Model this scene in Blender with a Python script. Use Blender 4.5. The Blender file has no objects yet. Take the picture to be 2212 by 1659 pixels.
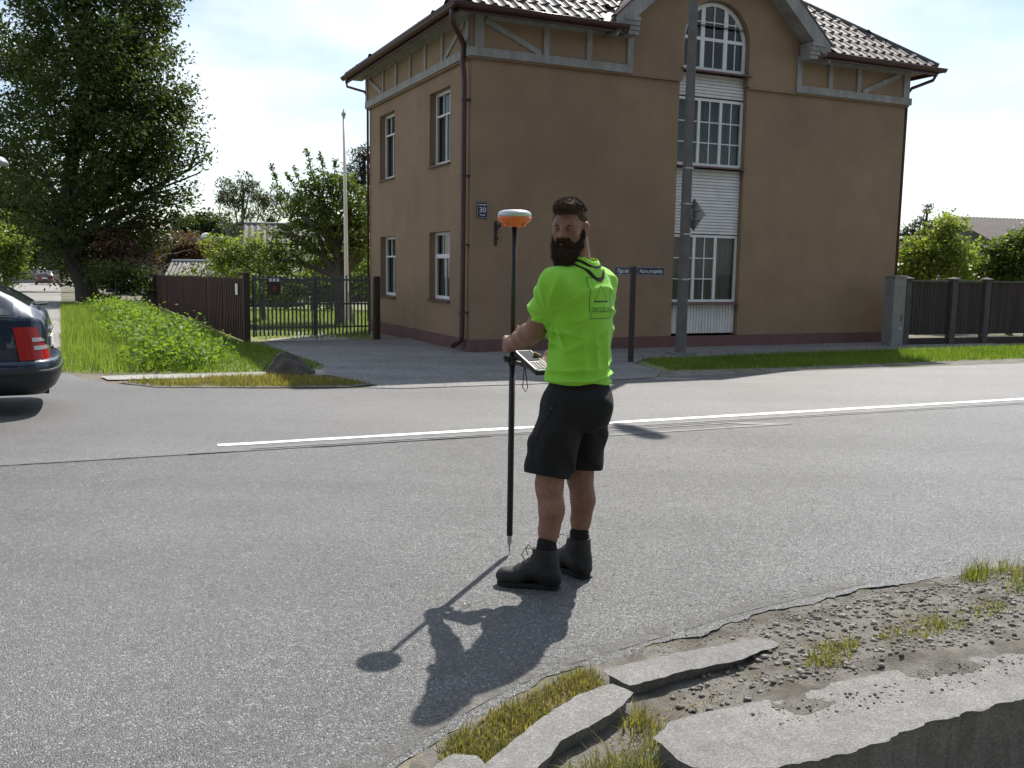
import bpy, bmesh, math, random
import numpy as np
from mathutils import Vector, Matrix, Quaternion
from mathutils.bvhtree import BVHTree

sc = bpy.context.scene
col = sc.collection
R_ = math.radians

# ------------------------------------------------------------------ camera
cam_d = bpy.data.cameras.new("camera")
cam_d.sensor_width = 36.0
cam_d.lens = 36.0 * 2050.0 / 2212.0
cam_d.clip_start = 0.05
cam_d.clip_end = 2000.0
cam = bpy.data.objects.new("camera", cam_d)
col.objects.link(cam)
cam.matrix_world = (Matrix.Translation((0, 0, 1.55)) @ Matrix.Rotation(R_(90 - 7.08), 4, 'X')
                    @ Matrix.Rotation(R_(0.9), 4, 'Z'))
sc.camera = cam

# ------------------------------------------------------------------ sky, sun, exposure
SUN_EL = R_(50.0)
SUN_AZ = R_(19.5)          # measured from +Y towards +X
world = bpy.data.worlds.new("World")
sc.world = world
world.use_nodes = True
nt = world.node_tree
nt.nodes.clear()
w_out = nt.nodes.new("ShaderNodeOutputWorld")
w_bg = nt.nodes.new("ShaderNodeBackground")
w_bg.inputs["Strength"].default_value = 0.10
sky = nt.nodes.new("ShaderNodeTexSky")
sky.sky_type = 'NISHITA'
sky.sun_disc = False
sky.sun_elevation = SUN_EL
sky.sun_rotation = SUN_AZ
sky.altitude = 0
sky.air_density = 1.0
sky.dust_density = 0.6
sky.ozone_density = 1.6
# thin summer clouds, the same all round the sky
w_tc = nt.nodes.new("ShaderNodeTexCoord")
w_map = nt.nodes.new("ShaderNodeMapping")
w_map.inputs["Scale"].default_value = (1.0, 1.0, 2.6)
w_no = nt.nodes.new("ShaderNodeTexNoise")
w_no.inputs["Scale"].default_value = 2.3
w_no.inputs["Detail"].default_value = 7.0
w_no.inputs["Roughness"].default_value = 0.52
w_rp = nt.nodes.new("ShaderNodeValToRGB")
w_rp.color_ramp.elements[0].position = 0.42
w_rp.color_ramp.elements[0].color = (0, 0, 0, 1)
w_rp.color_ramp.elements[1].position = 0.66
w_rp.color_ramp.elements[1].color = (0.85, 0.85, 0.85, 1)
w_mx = nt.nodes.new("ShaderNodeMix")
w_mx.data_type = 'RGBA'
w_mx.inputs["B"].default_value = (9.5, 9.9, 10.4, 1)
nt.links.new(w_tc.outputs["Generated"], w_map.inputs["Vector"])
nt.links.new(w_map.outputs["Vector"], w_no.inputs["Vector"])
nt.links.new(w_no.outputs["Fac"], w_rp.inputs["Fac"])
nt.links.new(w_rp.outputs["Color"], w_mx.inputs["Factor"])
nt.links.new(sky.outputs["Color"], w_mx.inputs["A"])
nt.links.new(w_mx.outputs["Result"], w_bg.inputs["Color"])
nt.links.new(w_bg.outputs["Background"], w_out.inputs["Surface"])

sun_d = bpy.data.lights.new("sun", 'SUN')
sun_d.energy = 4.8
sun_d.angle = R_(0.53)
sun_d.color = (1.0, 0.95, 0.87)
sun = bpy.data.objects.new("sun", sun_d)
col.objects.link(sun)
SUNV = Vector((math.sin(SUN_AZ) * math.cos(SUN_EL), math.cos(SUN_AZ) * math.cos(SUN_EL), math.sin(SUN_EL)))
sun.rotation_euler = (-SUNV).to_track_quat('-Z', 'Y').to_euler()
sun.location = (4, 10, 25)

vs = sc.view_settings
vs.view_transform = 'Standard'
vs.look = 'None'
vs.exposure = 0.5
vs.gamma = 1.0
vs.use_curve_mapping = False

# ------------------------------------------------------------------ materials
def new_mat(name):
    m = bpy.data.materials.new(name)
    m.use_nodes = True
    m.node_tree.nodes.clear()
    return m, m.node_tree.nodes, m.node_tree.links

def noise_node(N, L, vec, scale, detail=4, rough=0.55):
    n = N.new("ShaderNodeTexNoise")
    n.inputs["Scale"].default_value = scale
    n.inputs["Detail"].default_value = detail
    n.inputs["Roughness"].default_value = rough
    L.new(vec, n.inputs["Vector"])
    return n

def ramp(N, L, fac, stops):
    r = N.new("ShaderNodeValToRGB")
    el = r.color_ramp.elements
    while len(el) < len(stops):
        el.new(0.5)
    for e, (p, c) in zip(el, stops):
        e.position = p
        e.color = (c, c, c, 1) if isinstance(c, (int, float)) else (*c, 1)
    L.new(fac, r.inputs["Fac"])
    return r

def mixc(N, L, fac, a, b, mode='MIX'):
    m = N.new("ShaderNodeMix")
    m.data_type = 'RGBA'
    m.blend_type = mode
    for sock, val in (("Factor", fac), ("A", a), ("B", b)):
        if hasattr(val, "is_linked") or hasattr(val, "links"):
            L.new(val, m.inputs[sock])
        elif isinstance(val, (int, float)):
            m.inputs[sock].default_value = val
        else:
            m.inputs[sock].default_value = (*val, 1)
    return m.outputs["Result"]

def M(name, c, c2=None, rough=0.6, scale=4.0, bump=0.0, bscale=60.0, metal=0.0, spec=0.5,
      dirt=None, dscale=1.2, dlo=0.5, dhi=0.75, stretch=None, island=0.0, coat=0.0, streak=None):
    m, N, L = new_mat(name)
    out = N.new("ShaderNodeOutputMaterial")
    b = N.new("ShaderNodeBsdfPrincipled")
    L.new(b.outputs[0], out.inputs[0])
    g = N.new("ShaderNodeNewGeometry")
    vec = g.outputs["Position"]
    if stretch:
        mp = N.new("ShaderNodeMapping")
        mp.inputs["Scale"].default_value = stretch
        L.new(vec, mp.inputs["Vector"])
        vec = mp.outputs["Vector"]
    c2 = c2 or tuple(x * 0.78 for x in c)
    n = noise_node(N, L, vec, scale)
    r = ramp(N, L, n.outputs["Fac"], [(0.32, c), (0.68, c2)])
    cc = r.outputs["Color"]
    if dirt:
        n2 = noise_node(N, L, g.outputs["Position"], dscale, 6, 0.6)
        r2 = ramp(N, L, n2.outputs["Fac"], [(dlo, 0.0), (dhi, 1.0)])
        cc = mixc(N, L, r2.outputs["Color"], cc, dirt)
    if streak:                                             # rain streaks running down the wall
        ms = N.new("ShaderNodeMapping"); ms.inputs["Scale"].default_value = (1, 1, 0.07)
        L.new(g.outputs["Position"], ms.inputs["Vector"])
        n4 = noise_node(N, L, ms.outputs["Vector"], 1.7, 6, 0.6)
        r4 = ramp(N, L, n4.outputs["Fac"], [(0.36, 1 - streak), (0.58, 1.0), (0.75, 1 + streak * .5)])
        cc = mixc(N, L, 1.0, cc, r4.outputs["Color"], 'MULTIPLY')
    if island:
        mr = N.new("ShaderNodeMapRange")
        mr.inputs["To Min"].default_value = 1 - island
        mr.inputs["To Max"].default_value = 1 + island
        oi = N.new("ShaderNodeObjectInfo")
        ad = N.new("ShaderNodeMath"); ad.operation = 'ADD'
        L.new(oi.outputs["Random"], ad.inputs[0]); L.new(g.outputs["Random Per Island"], ad.inputs[1])
        fr = N.new("ShaderNodeMath"); fr.operation = 'FRACT'
        L.new(ad.outputs[0], fr.inputs[0])
        L.new(fr.outputs[0], mr.inputs["Value"])
        vm = N.new("ShaderNodeVectorMath"); vm.operation = 'SCALE'
        L.new(cc, vm.inputs[0]); L.new(mr.outputs[0], vm.inputs["Scale"])
        cc = vm.outputs[0]
    L.new(cc, b.inputs["Base Color"])
    b.inputs["Roughness"].default_value = rough
    b.inputs["Metallic"].default_value = metal
    b.inputs["Specular IOR Level"].default_value = spec
    b.inputs["Coat Weight"].default_value = coat
    b.inputs["Coat Roughness"].default_value = 0.05
    if bump:
        n3 = noise_node(N, L, vec, bscale, 5, 0.6)
        bp = N.new("ShaderNodeBump")
        bp.inputs["Strength"].default_value = bump
        bp.inputs["Distance"].default_value = 0.02
        L.new(n3.outputs["Fac"], bp.inputs["Height"])
        L.new(bp.outputs[0], b.inputs["Normal"])
    return m

def leaf_mat(name, c, c2, trans=0.4, gloss=0.35):
    m, N, L = new_mat(name)
    out = N.new("ShaderNodeOutputMaterial")
    g = N.new("ShaderNodeNewGeometry")
    n = noise_node(N, L, g.outputs["Position"], 0.9, 3)
    ad = N.new("ShaderNodeMath"); ad.operation = 'MULTIPLY_ADD'
    L.new(g.outputs["Random Per Island"], ad.inputs[0]); ad.inputs[1].default_value = 0.6
    L.new(n.outputs["Fac"], ad.inputs[2])
    r = ramp(N, L, ad.outputs[0], [(0.45, c), (1.0, c2)])
    d = N.new("ShaderNodeBsdfPrincipled")
    d.inputs["Roughness"].default_value = 0.45
    d.inputs["Specular IOR Level"].default_value = gloss
    t = N.new("ShaderNodeBsdfTranslucent")
    L.new(r.outputs["Color"], d.inputs["Base Color"])
    tc = mixc(N, L, 1.0, r.outputs["Color"], (1.5, 1.6, 0.55), 'MULTIPLY')
    L.new(tc, t.inputs["Color"])
    mx = N.new("ShaderNodeMixShader")
    mx.inputs[0].default_value = trans
    L.new(d.outputs[0], mx.inputs[1]); L.new(t.outputs[0], mx.inputs[2])
    L.new(mx.outputs[0], out.inputs[0])
    return m

def asphalt(name, lo, mid, hi, vscale, bump, rough, big=0.6, tint=(1, 1, 1)):
    m, N, L = new_mat(name)
    out = N.new("ShaderNodeOutputMaterial")
    b = N.new("ShaderNodeBsdfPrincipled")
    L.new(b.outputs[0], out.inputs[0])
    g = N.new("ShaderNodeNewGeometry")
    P = g.outputs["Position"]
    v = N.new("ShaderNodeTexVoronoi")
    v.inputs["Scale"].default_value = vscale
    L.new(P, v.inputs["Vector"])
    sep = N.new("ShaderNodeSeparateColor")
    L.new(v.outputs["Color"], sep.inputs[0])
    r = ramp(N, L, sep.outputs[0], [(0.0, lo), (0.55, mid), (0.86, mid * 1.25), (0.97, hi)])
    nb = noise_node(N, L, P, big, 5, 0.6)
    rb = ramp(N, L, nb.outputs["Fac"], [(0.3, tuple(0.82 * t for t in tint)), (0.7, tuple(1.12 * t for t in tint))])
    c = mixc(N, L, 1.0, r.outputs["Color"], rb.outputs["Color"], 'MULTIPLY')
    nf = noise_node(N, L, P, 14.0, 6, 0.7)
    rf = ramp(N, L, nf.outputs["Fac"], [(0.25, 0.80), (0.75, 1.15)])
    c = mixc(N, L, 1.0, c, rf.outputs["Color"], 'MULTIPLY')
    mp = N.new("ShaderNodeMapping")                       # faint wheel tracks along the road
    mp.inputs["Rotation"].default_value = (0, 0, -0.408)
    mp.inputs["Scale"].default_value = (0.07, 1.0, 1.0)
    L.new(P, mp.inputs["Vector"])
    nt_ = noise_node(N, L, mp.outputs["Vector"], 1.1, 3, 0.5)
    rt = ramp(N, L, nt_.outputs["Fac"], [(0.35, 0.86), (0.62, 1.06)])
    c = mixc(N, L, 1.0, c, rt.outputs["Color"], 'MULTIPLY')
    nk = noise_node(N, L, P, 3.3, 8, 0.7)                 # stains
    rk = ramp(N, L, nk.outputs["Fac"], [(0.30, 0.72), (0.42, 1.0)])
    c = mixc(N, L, 1.0, c, rk.outputs["Color"], 'MULTIPLY')
    L.new(c, b.inputs["Base Color"])
    rr = ramp(N, L, sep.outputs[1], [(0.0, rough + 0.15), (0.8, rough), (1.0, max(0.12, rough - 0.25))])
    L.new(rr.outputs["Color"], b.inputs["Roughness"])
    b.inputs["Specular IOR Level"].default_value = 0.5
    hgt = N.new("ShaderNodeMath"); hgt.operation = 'MULTIPLY_ADD'
    L.new(v.outputs["Distance"], hgt.inputs[0]); hgt.inputs[1].default_value = -1.0
    L.new(sep.outputs[2], hgt.inputs[2])
    bp = N.new("ShaderNodeBump")
    bp.inputs["Strength"].default_value = bump
    bp.inputs["Distance"].default_value = 0.006
    L.new(hgt.outputs[0], bp.inputs["Height"])
    L.new(bp.outputs[0], b.inputs["Normal"])
    return m

def glass_mat(name, tint=(0.75, 0.79, 0.78), refl=0.08):
    m, N, L = new_mat(name)
    out = N.new("ShaderNodeOutputMaterial")
    t = N.new("ShaderNodeBsdfTransparent"); t.inputs[0].default_value = (*tint, 1)
    gl = N.new("ShaderNodeBsdfGlossy"); gl.inputs["Roughness"].default_value = 0.02
    f = N.new("ShaderNodeFresnel"); f.inputs[0].default_value = 1.5
    mx = N.new("ShaderNodeMixShader")
    ge = N.new("ShaderNodeNewGeometry")                   # only the outer face of the pane mirrors
    mu = N.new("ShaderNodeMath"); mu.operation = 'MULTIPLY'
    iv = N.new("ShaderNodeMath"); iv.operation = 'SUBTRACT'; iv.inputs[0].default_value = 1.0
    L.new(ge.outputs["Backfacing"], iv.inputs[1]); L.new(f.outputs[0], mu.inputs[0]); L.new(iv.outputs[0], mu.inputs[1])
    L.new(mu.outputs[0], mx.inputs[0]); L.new(t.outputs[0], mx.inputs[1]); L.new(gl.outputs[0], mx.inputs[2])
    L.new(mx.outputs[0], out.inputs[0])
    return m

# ------------------------------------------------------------------ mesh helpers
def link(o, parent=None):
    col.objects.link(o)
    if parent is not None:
        o.parent = parent
    return o

def tag(o, label=None, cat=None, group=None, kind=None):
    if label: o["label"] = label
    if cat: o["category"] = cat
    if group: o["group"] = group
    if kind: o["kind"] = kind
    return o

def empty(name, loc, rz=0.0, **k):
    o = bpy.data.objects.new(name, None)
    o.empty_display_size = 0.1
    o.location = loc
    o.rotation_euler = (0, 0, rz)
    col.objects.link(o)
    return tag(o, **k)

def np_mesh(name, V, F, mat, parent=None, smooth=False, **k):
    """V (n,3), F (m,k) uniform polygons"""
    V = np.asarray(V, np.float32); F = np.asarray(F, np.int32)
    me = bpy.data.meshes.new(name)
    me.vertices.add(len(V)); me.vertices.foreach_set("co", V.ravel())
    kk = F.shape[1]
    me.loops.add(F.size); me.loops.foreach_set("vertex_index", F.ravel())
    me.polygons.add(len(F))
    me.polygons.foreach_set("loop_start", np.arange(0, F.size, kk, dtype=np.int32))
    me.polygons.foreach_set("loop_total", np.full(len(F), kk, np.int32))
    if smooth:
        me.polygons.foreach_set("use_smooth", np.ones(len(F), bool))
    me.update(calc_edges=True)
    if mat: me.materials.append(mat)
    o = bpy.data.objects.new(name, me)
    link(o, parent)
    return tag(o, **k)

class MB:
    def __init__(s):
        s.v = []; s.f = []
    def add(s, V, F):
        b = len(s.v)
        s.v.extend([tuple(map(float, p)) for p in V])
        s.f.extend([tuple(b + i for i in f) for f in F])
        return s
    def box(s, c, d, R=None):
        c = Vector(c); h = [x / 2 for x in d]
        V = []
        for x in (-1, 1):
            for y in (-1, 1):
                for z in (-1, 1):
                    p = Vector((x * h[0], y * h[1], z * h[2]))
                    if R is not None: p = R @ p
                    V.append(c + p)
        return s.add(V, [(0, 1, 3, 2), (4, 6, 7, 5), (0, 4, 5, 1), (2, 3, 7, 6), (0, 2, 6, 4), (1, 5, 7, 3)])
    def bb(s, x0, x1, y0, y1, z0, z1):
        return s.box(((x0 + x1) / 2, (y0 + y1) / 2, (z0 + z1) / 2), (abs(x1 - x0), abs(y1 - y0), abs(z1 - z0)))
    def beam(s, a, b, w, h, up=(0, 0, 1)):
        a = Vector(a); b = Vector(b); d = (b - a); L = d.length; d = d / L
        up = Vector(up)
        if abs(d.dot(up.normalized())) > 0.99: up = Vector((0, 1, 0))
        x = d.cross(up).normalized(); u = x.cross(d).normalized()
        R = Matrix((x, d, u)).transposed()
        return s.box((a + b) / 2, (w, L, h), R)
    def tube(s, path, rad, n=8, cap=True):
        P = [Vector(p) for p in path]
        if not hasattr(rad, "__len__"): rad = [rad] * len(P)
        V = []; F = []
        t0 = (P[1] - P[0]).normalized()
        ref = Vector((0, 0, 1)) if abs(t0.z) < 0.9 else Vector((1, 0, 0))
        x = t0.cross(ref).normalized()
        for i, p in enumerate(P):
            if i == 0: t = P[1] - P[0]
            elif i == len(P) - 1: t = P[-1] - P[-2]
            else: t = P[i + 1] - P[i - 1]
            t.normalize()
            x = (x - t * x.dot(t)).normalized()
            y = t.cross(x)
            for k in range(n):
                a = 2 * math.pi * k / n
                V.append(p + (x * math.cos(a) + y * math.sin(a)) * rad[i])
        for i in range(len(P) - 1):
            for k in range(n):
                F.append((i * n + k, i * n + (k + 1) % n, (i + 1) * n + (k + 1) % n, (i + 1) * n + k))
        if cap:
            F.append(tuple(range(n - 1, -1, -1)))
            F.append(tuple((len(P) - 1) * n + k for k in range(n)))
        return s.add(V, F)
    def lathe(s, prof, n=16, c=(0, 0, 0), R=None):
        V = []; F = []
        for r, z in prof:
            for k in range(n):
                a = 2 * math.pi * k / n
                p = Vector((r * math.cos(a), r * math.sin(a), z))
                if R is not None: p = R @ p
                V.append(p + Vector(c))
        for i in range(len(prof) - 1):
            for k in range(n):
                F.append((i * n + k, i * n + (k + 1) % n, (i + 1) * n + (k + 1) % n, (i + 1) * n + k))
        F.append(tuple(range(n - 1, -1, -1)))
        F.append(tuple((len(prof) - 1) * n + k for k in range(n)))
        return s.add(V, F)
    def prism(s, poly, fn, h):
        """poly list of 2D, fn(a,b,w)->3D, w from 0 to h"""
        n = len(poly)
        V = [fn(a, b, 0) for a, b in poly] + [fn(a, b, h) for a, b in poly]
        F = [tuple(range(n - 1, -1, -1)), tuple(range(n, 2 * n))]
        for i in range(n):
            j = (i + 1) % n
            F.append((i, j, n + j, n + i))
        return s.add(V, F)
    def mesh(s, name, mat, smooth=False):
        me = bpy.data.meshes.new(name)
        me.from_pydata(s.v, [], s.f)
        if smooth:
            me.polygons.foreach_set("use_smooth", np.ones(len(me.polygons), bool))
        if mat: me.materials.append(mat)
        me.update()
        return me
    def build(s, name, mat, parent=None, smooth=False, fix=True, bevel=0.0, **k):
        me = s.mesh(name, mat, smooth)
        if fix or bevel:
            bm = bmesh.new(); bm.from_mesh(me)
            bmesh.ops.recalc_face_normals(bm, faces=bm.faces)
            if bevel:
                bmesh.ops.bevel(bm, geom=[e for e in bm.edges if e.calc_face_angle(0) > 0.6],
                                offset=bevel, segments=1, affect='EDGES')
            bm.to_mesh(me); bm.free()
        o = bpy.data.objects.new(name, me)
        link(o, parent)
        return tag(o, **k)

def inst(name, me, parent, mw=None):
    o = bpy.data.objects.new(name, me)
    link(o, parent)
    if mw is not None: o.matrix_local = mw
    return o

def poly_holes(outer, holes, fn, name, mat, parent, depth=None, **k):
    """flat wall with holes; outer/holes 2D loops; fn(a,b,w); reveals go to w=depth"""
    bm = bmesh.new()
    edges = []
    loops = []
    for lp in [outer] + holes:
        vs_ = [bm.verts.new(fn(a, b, 0)) for a, b in lp]
        loops.append(vs_)
        for i in range(len(vs_)):
            edges.append(bm.edges.new((vs_[i], vs_[(i + 1) % len(vs_)])))
    bmesh.ops.triangle_fill(bm, use_beauty=True, use_dissolve=False, edges=edges)
    if depth:
        for lp, vs_ in zip([outer] + holes, loops):
            if lp is outer: continue
            w_ = [bm.verts.new(fn(a, b, depth)) for a, b in lp]
            for i in range(len(vs_)):
                j = (i + 1) % len(vs_)
                bm.faces.new((vs_[i], vs_[j], w_[j], w_[i]))
    me = bpy.data.meshes.new(name)
    bm.to_mesh(me); bm.free()
    me.materials.append(mat)
    o = bpy.data.objects.new(name, me)
    link(o, parent)
    return tag(o, **k)

def text_mesh(txt, size, extrude=0.0, shear=0.0, xs=1.0):
    cu = bpy.data.curves.new("txt", 'FONT')
    cu.body = txt; cu.size = size; cu.extrude = extrude; cu.shear = shear
    cu.align_x = 'CENTER'; cu.align_y = 'CENTER'
    cu.resolution_u = 3
    o = bpy.data.objects.new("txt", cu)
    col.objects.link(o)
    dg = bpy.context.evaluated_depsgraph_get()
    me = bpy.data.meshes.new_from_object(o.evaluated_get(dg))
    bpy.data.objects.remove(o)
    bpy.data.curves.remove(cu)
    V = np.zeros(len(me.vertices) * 3, np.float32)
    me.vertices.foreach_get("co", V)
    V = V.reshape(-1, 3); V[:, 0] *= xs
    me.vertices.foreach_set("co", V.ravel())
    me.materials.clear()
    return me

# terrain: the land falls gently away behind the crossroads
HA = R_(24.7)
HU = np.array([math.cos(HA), math.sin(HA)])
HV = np.array([-math.sin(HA), math.cos(HA)])
HC = np.array([-0.763, 16.92])
RU = np.array([0.9178, 0.3971]); RN = np.array([-0.3971, 0.9178])     # along / across the main road
def drop(x, y):
    v = (x - HC[0]) * HV[0] + (y - HC[1]) * HV[1]
    return -0.012 * np.maximum(0, v - 3.0)
def rq(r, q, z=0.0):
    p = RU * r + RN * q
    return (float(p[0]), float(p[1]), z)
def hxy(s, t):
    p = HC + HU * s + HV * t
    return float(p[0]), float(p[1])

def vnoise(P, scale, seed=0):
    """smooth value noise, P (...,3)"""
    rg = np.random.RandomState(seed)
    T = rg.rand(32, 32, 32).astype(np.float32)
    q = P * scale
    i = np.floor(q).astype(np.int64); f = q - i
    f = f * f * (3 - 2 * f)
    i %= 32; j = (i + 1) % 32
    def g(a, b, c): return T[a, b, c]
    x0, y0, z0 = i[..., 0], i[..., 1], i[..., 2]; x1, y1, z1 = j[..., 0], j[..., 1], j[..., 2]
    fx, fy, fz = f[..., 0], f[..., 1], f[..., 2]
    a = (g(x0, y0, z0) * (1 - fx) + g(x1, y0, z0) * fx) * (1 - fy) + (g(x0, y1, z0) * (1 - fx) + g(x1, y1, z0) * fx) * fy
    b = (g(x0, y0, z1) * (1 - fx) + g(x1, y0, z1) * fx) * (1 - fy) + (g(x0, y1, z1) * (1 - fx) + g(x1, y1, z1) * fx) * fy
    return (a * (1 - fz) + b * fz) * 2 - 1

# ================================================================== materials in use
m_soil = M("soil", (0.13, 0.105, 0.075), (0.19, 0.165, 0.13), rough=0.95, scale=2.5, bump=0.8, bscale=30,
           dirt=(0.06, 0.085, 0.025), dscale=0.8, dlo=0.45, dhi=0.62)
m_sand = M("dry_soil", (0.30, 0.283, 0.25), (0.205, 0.19, 0.165), rough=0.95, scale=22, bump=1.0, bscale=160,
           dirt=(0.13, 0.112, 0.088), dscale=4.5, dlo=0.46, dhi=0.66)
m_lawn = M("lawn", (0.12, 0.155, 0.045), (0.20, 0.205, 0.08), rough=0.95, scale=1.4, bump=0.5, bscale=25)
m_near = asphalt("coarse_asphalt", 0.075, 0.112, 0.30, 150.0, 0.8, 0.45, 0.7, (1.0, 1.0, 0.99))
m_far = asphalt("fine_asphalt", 0.095, 0.118, 0.30, 190.0, 0.5, 0.55, 0.5, (1.01, 0.995, 0.99))
m_old = asphalt("worn_asphalt", 0.13, 0.18, 0.32, 60.0, 0.6, 0.75, 1.3, (1.03, 1.0, 0.96))
m_side = asphalt("dusty_road", 0.19, 0.25, 0.36, 50.0, 0.5, 0.85, 0.5, (1.05, 1.0, 0.92))
m_walk = asphalt("concrete_walk", 0.24, 0.31, 0.42, 45.0, 0.4, 0.85, 1.1, (1.04, 1.0, 0.94))
m_paint = M("road_paint", (0.85, 0.85, 0.83), (0.75, 0.75, 0.73), rough=0.6, scale=30, bump=0.2, bscale=120,
            dirt=(0.35, 0.35, 0.34), dscale=22, dlo=0.6, dhi=0.85)
m_paint_old = M("faded_paint", (0.22, 0.22, 0.215), (0.16, 0.16, 0.16), rough=0.7, scale=25,
                dirt=(0.115, 0.115, 0.115), dscale=9, dlo=0.42, dhi=0.62)
m_conc = asphalt("concrete", 0.155, 0.20, 0.29, 210.0, 0.55, 0.85, 6.0, (1.03, 1.0, 0.95))
m_conc_post = M("concrete_post", (0.21, 0.205, 0.195), (0.155, 0.15, 0.145), rough=0.9, scale=6, bump=0.4, bscale=80)
m_tar = M("tar_seam", (0.06, 0.06, 0.062), (0.085, 0.085, 0.085), rough=0.7, scale=20)

# ================================================================== ground and roads
EDGE = [(-1.9, -2.5), (-1.7, 0.4), (-1.05, 1.9), (-0.58, 2.42), (-0.32, 2.775), (-0.20, 2.97), (-0.004, 3.25), (0.235, 3.494), (0.365, 3.585), (0.577, 3.74), (0.80, 3.90),
        (1.14, 4.16), (1.85, 4.57), (2.758, 4.931), (5.0, 5.90), (12.0, 8.93), (30.0, 16.72), (75.0, 36.2)]
def densify(P, step, amp, seed, smooth_it=3):
    P = np.array(P, float)
    for _ in range(smooth_it):                       # Chaikin
        Q = [P[0]]
        for a, b in zip(P[:-1], P[1:]):
            Q += [a * .75 + b * .25, a * .25 + b * .75]
        Q.append(P[-1]); P = np.array(Q)
    rg = np.random.RandomState(seed)
    out = [P[0]]
    for a, b in zip(P[:-1], P[1:]):
        n = max(1, int(np.linalg.norm(b - a) / step))
        if np.linalg.norm(a) > 14: n = 1
        for i in range(1, n + 1):
            out.append(a + (b - a) * i / n)
    out = np.array(out)
    out[1:-1] += (rg.rand(len(out) - 2, 2) - .5) * amp
    return out
edge = densify(EDGE, 0.022, 0.012, 3)
_n = np.c_[edge, edge[:, :1] * 0]
_w = np.clip((9 - np.linalg.norm(edge, axis=1)) / 3, 0, 1)[:, None]
edge[1:-1] += (np.stack([vnoise(_n, 5, 91) * .035 + vnoise(_n, 16, 92) * .018, vnoise(_n, 5, 93) * .035 + vnoise(_n, 16, 94) * .018], -1) * _w)[1:-1]

def seg_dist(X, Y, line):
    """unsigned distance and side (>0 right of travel) to polyline"""
    best = np.full(X.shape, 1e9); side = np.zeros(X.shape)
    for (x0, y0), (x1, y1) in zip(line[:-1], line[1:]):
        dx, dy = x1 - x0, y1 - y0
        t = np.clip(((X - x0) * dx + (Y - y0) * dy) / (dx * dx + dy * dy + 1e-12), 0, 1)
        d = np.hypot(X - x0 - t * dx, Y - y0 - t * dy)
        s = -((X - x0) * dy - (Y - y0) * dx) * -1
        m = d < best
        best = np.where(m, d, best); side = np.where(m, s, side)
    return best, np.sign(side)

SLABF = [(0.58, 2.77), (0.823, 2.743), (1.096, 2.855), (1.416, 3.056), (1.865, 3.265), (3.2, 3.9), (6.0, 5.1)]
def ground_z(X, Y):
    d, s = seg_dist(X, Y, EDGE)
    inside = s > 0                                     # near corner, on the camera's side of the road edge
    P3 = np.stack([X, Y, X * 0], -1)
    bumpy = vnoise(P3, 3.1, 1) * 0.012 + vnoise(P3, 9.0, 2) * 0.007 + vnoise(P3, 23.0, 4) * 0.004
    k = np.clip(d / 0.30, 0, 1); k = k * k * (3 - 2 * k)
    crack = np.clip((X - 0.45) / 0.4, 0, 1) * np.clip((2.3 - X) / 0.5, 0, 1)     # the edge has broken away here
    e0 = 0.003 - 0.010 * crack
    sx_ = np.clip((X - 0.62) / 0.5, 0, 1)
    top = -0.018 + 0.052 * sx_ * sx_ * (3 - 2 * sx_)          # lower ground behind the kerb stones
    zn = e0 + (top - e0) * k + bumpy * (0.35 + 0.65 * k)
    qv = X * RN[0] + Y * RN[1]
    kerf = -0.03 + 0.026 * np.clip((0.30 - d) / 0.15, 0, 1)             # ground comes up to the road's broken edge
    z = np.where(inside, zn, kerf + 0.0295 * np.clip((qv - 10.9) / 0.4, 0, 1))
    d2, s2 = seg_dist(X, Y, SLABF)
    sd2 = d2 * s2                                      # positive on the ditch side of the slab face
    kk = np.clip((sd2 + 0.16) / 0.06, 0, 1) * np.clip((X - 0.62) / 0.10, 0, 1) * np.clip((2.6 - sd2) / 0.5, 0, 1)
    hump = np.clip((-sd2 - 0.20) / 0.06, 0, 1) * np.clip((0.60 + sd2) / 0.20, 0, 1) * np.clip((X - 0.75) / 0.2, 0, 1)   # soil washed over the back of the slab
    z = np.where(inside, z + hump * (0.016 + 1.5 * bumpy), z)
    z = np.where(inside, z - 0.58 * kk, z)
    return z + drop(X, Y)

xs = np.concatenate([-np.geomspace(600, 4, 46), np.arange(-3.6, -1, 0.2), np.arange(-1, 3.4, 0.035), np.arange(3.4, 6, 0.2), np.geomspace(6.2, 600, 44)])
ys = np.concatenate([-np.geomspace(60, 1, 8), np.arange(-0.6, 2.2, 0.2), np.arange(2.3, 5.3, 0.035), np.arange(5.4, 8, 0.3), np.geomspace(8.5, 900, 60)])
X, Y = np.meshgrid(xs, ys, indexing='ij')
Z = ground_z(X, Y)
nx, ny = X.shape
idx = np.arange(nx * ny).reshape(nx, ny)
F = np.stack([idx[:-1, :-1], idx[1:, :-1], idx[1:, 1:], idx[:-1, 1:]], -1).reshape(-1, 4)
ground = np_mesh("ground", np.stack([X, Y, Z], -1).reshape(-1, 3), F, m_soil, smooth=True, kind="structure")
ground.data.materials.append(m_sand)
cx = X[:-1, :-1]; cy = Y[:-1, :-1]
dd, ss = seg_dist(cx, cy, EDGE)
qq = cx * RN[0] + cy * RN[1]; rr_ = cx * RU[0] + cy * RU[1]
sandy = ((ss > 0) & (dd < 2.5)) | ((qq > 11.2) & (qq < 12.5) & (rr_ > 5))
ground.data.polygons.foreach_set("material_index", sandy.astype(np.int32).ravel())

def flat(name, poly, z, mat, **k):
    return poly_holes([tuple(p) for p in poly], [], lambda a, b, w: (a, b, z), name, mat, None, kind="structure", **k)

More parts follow.
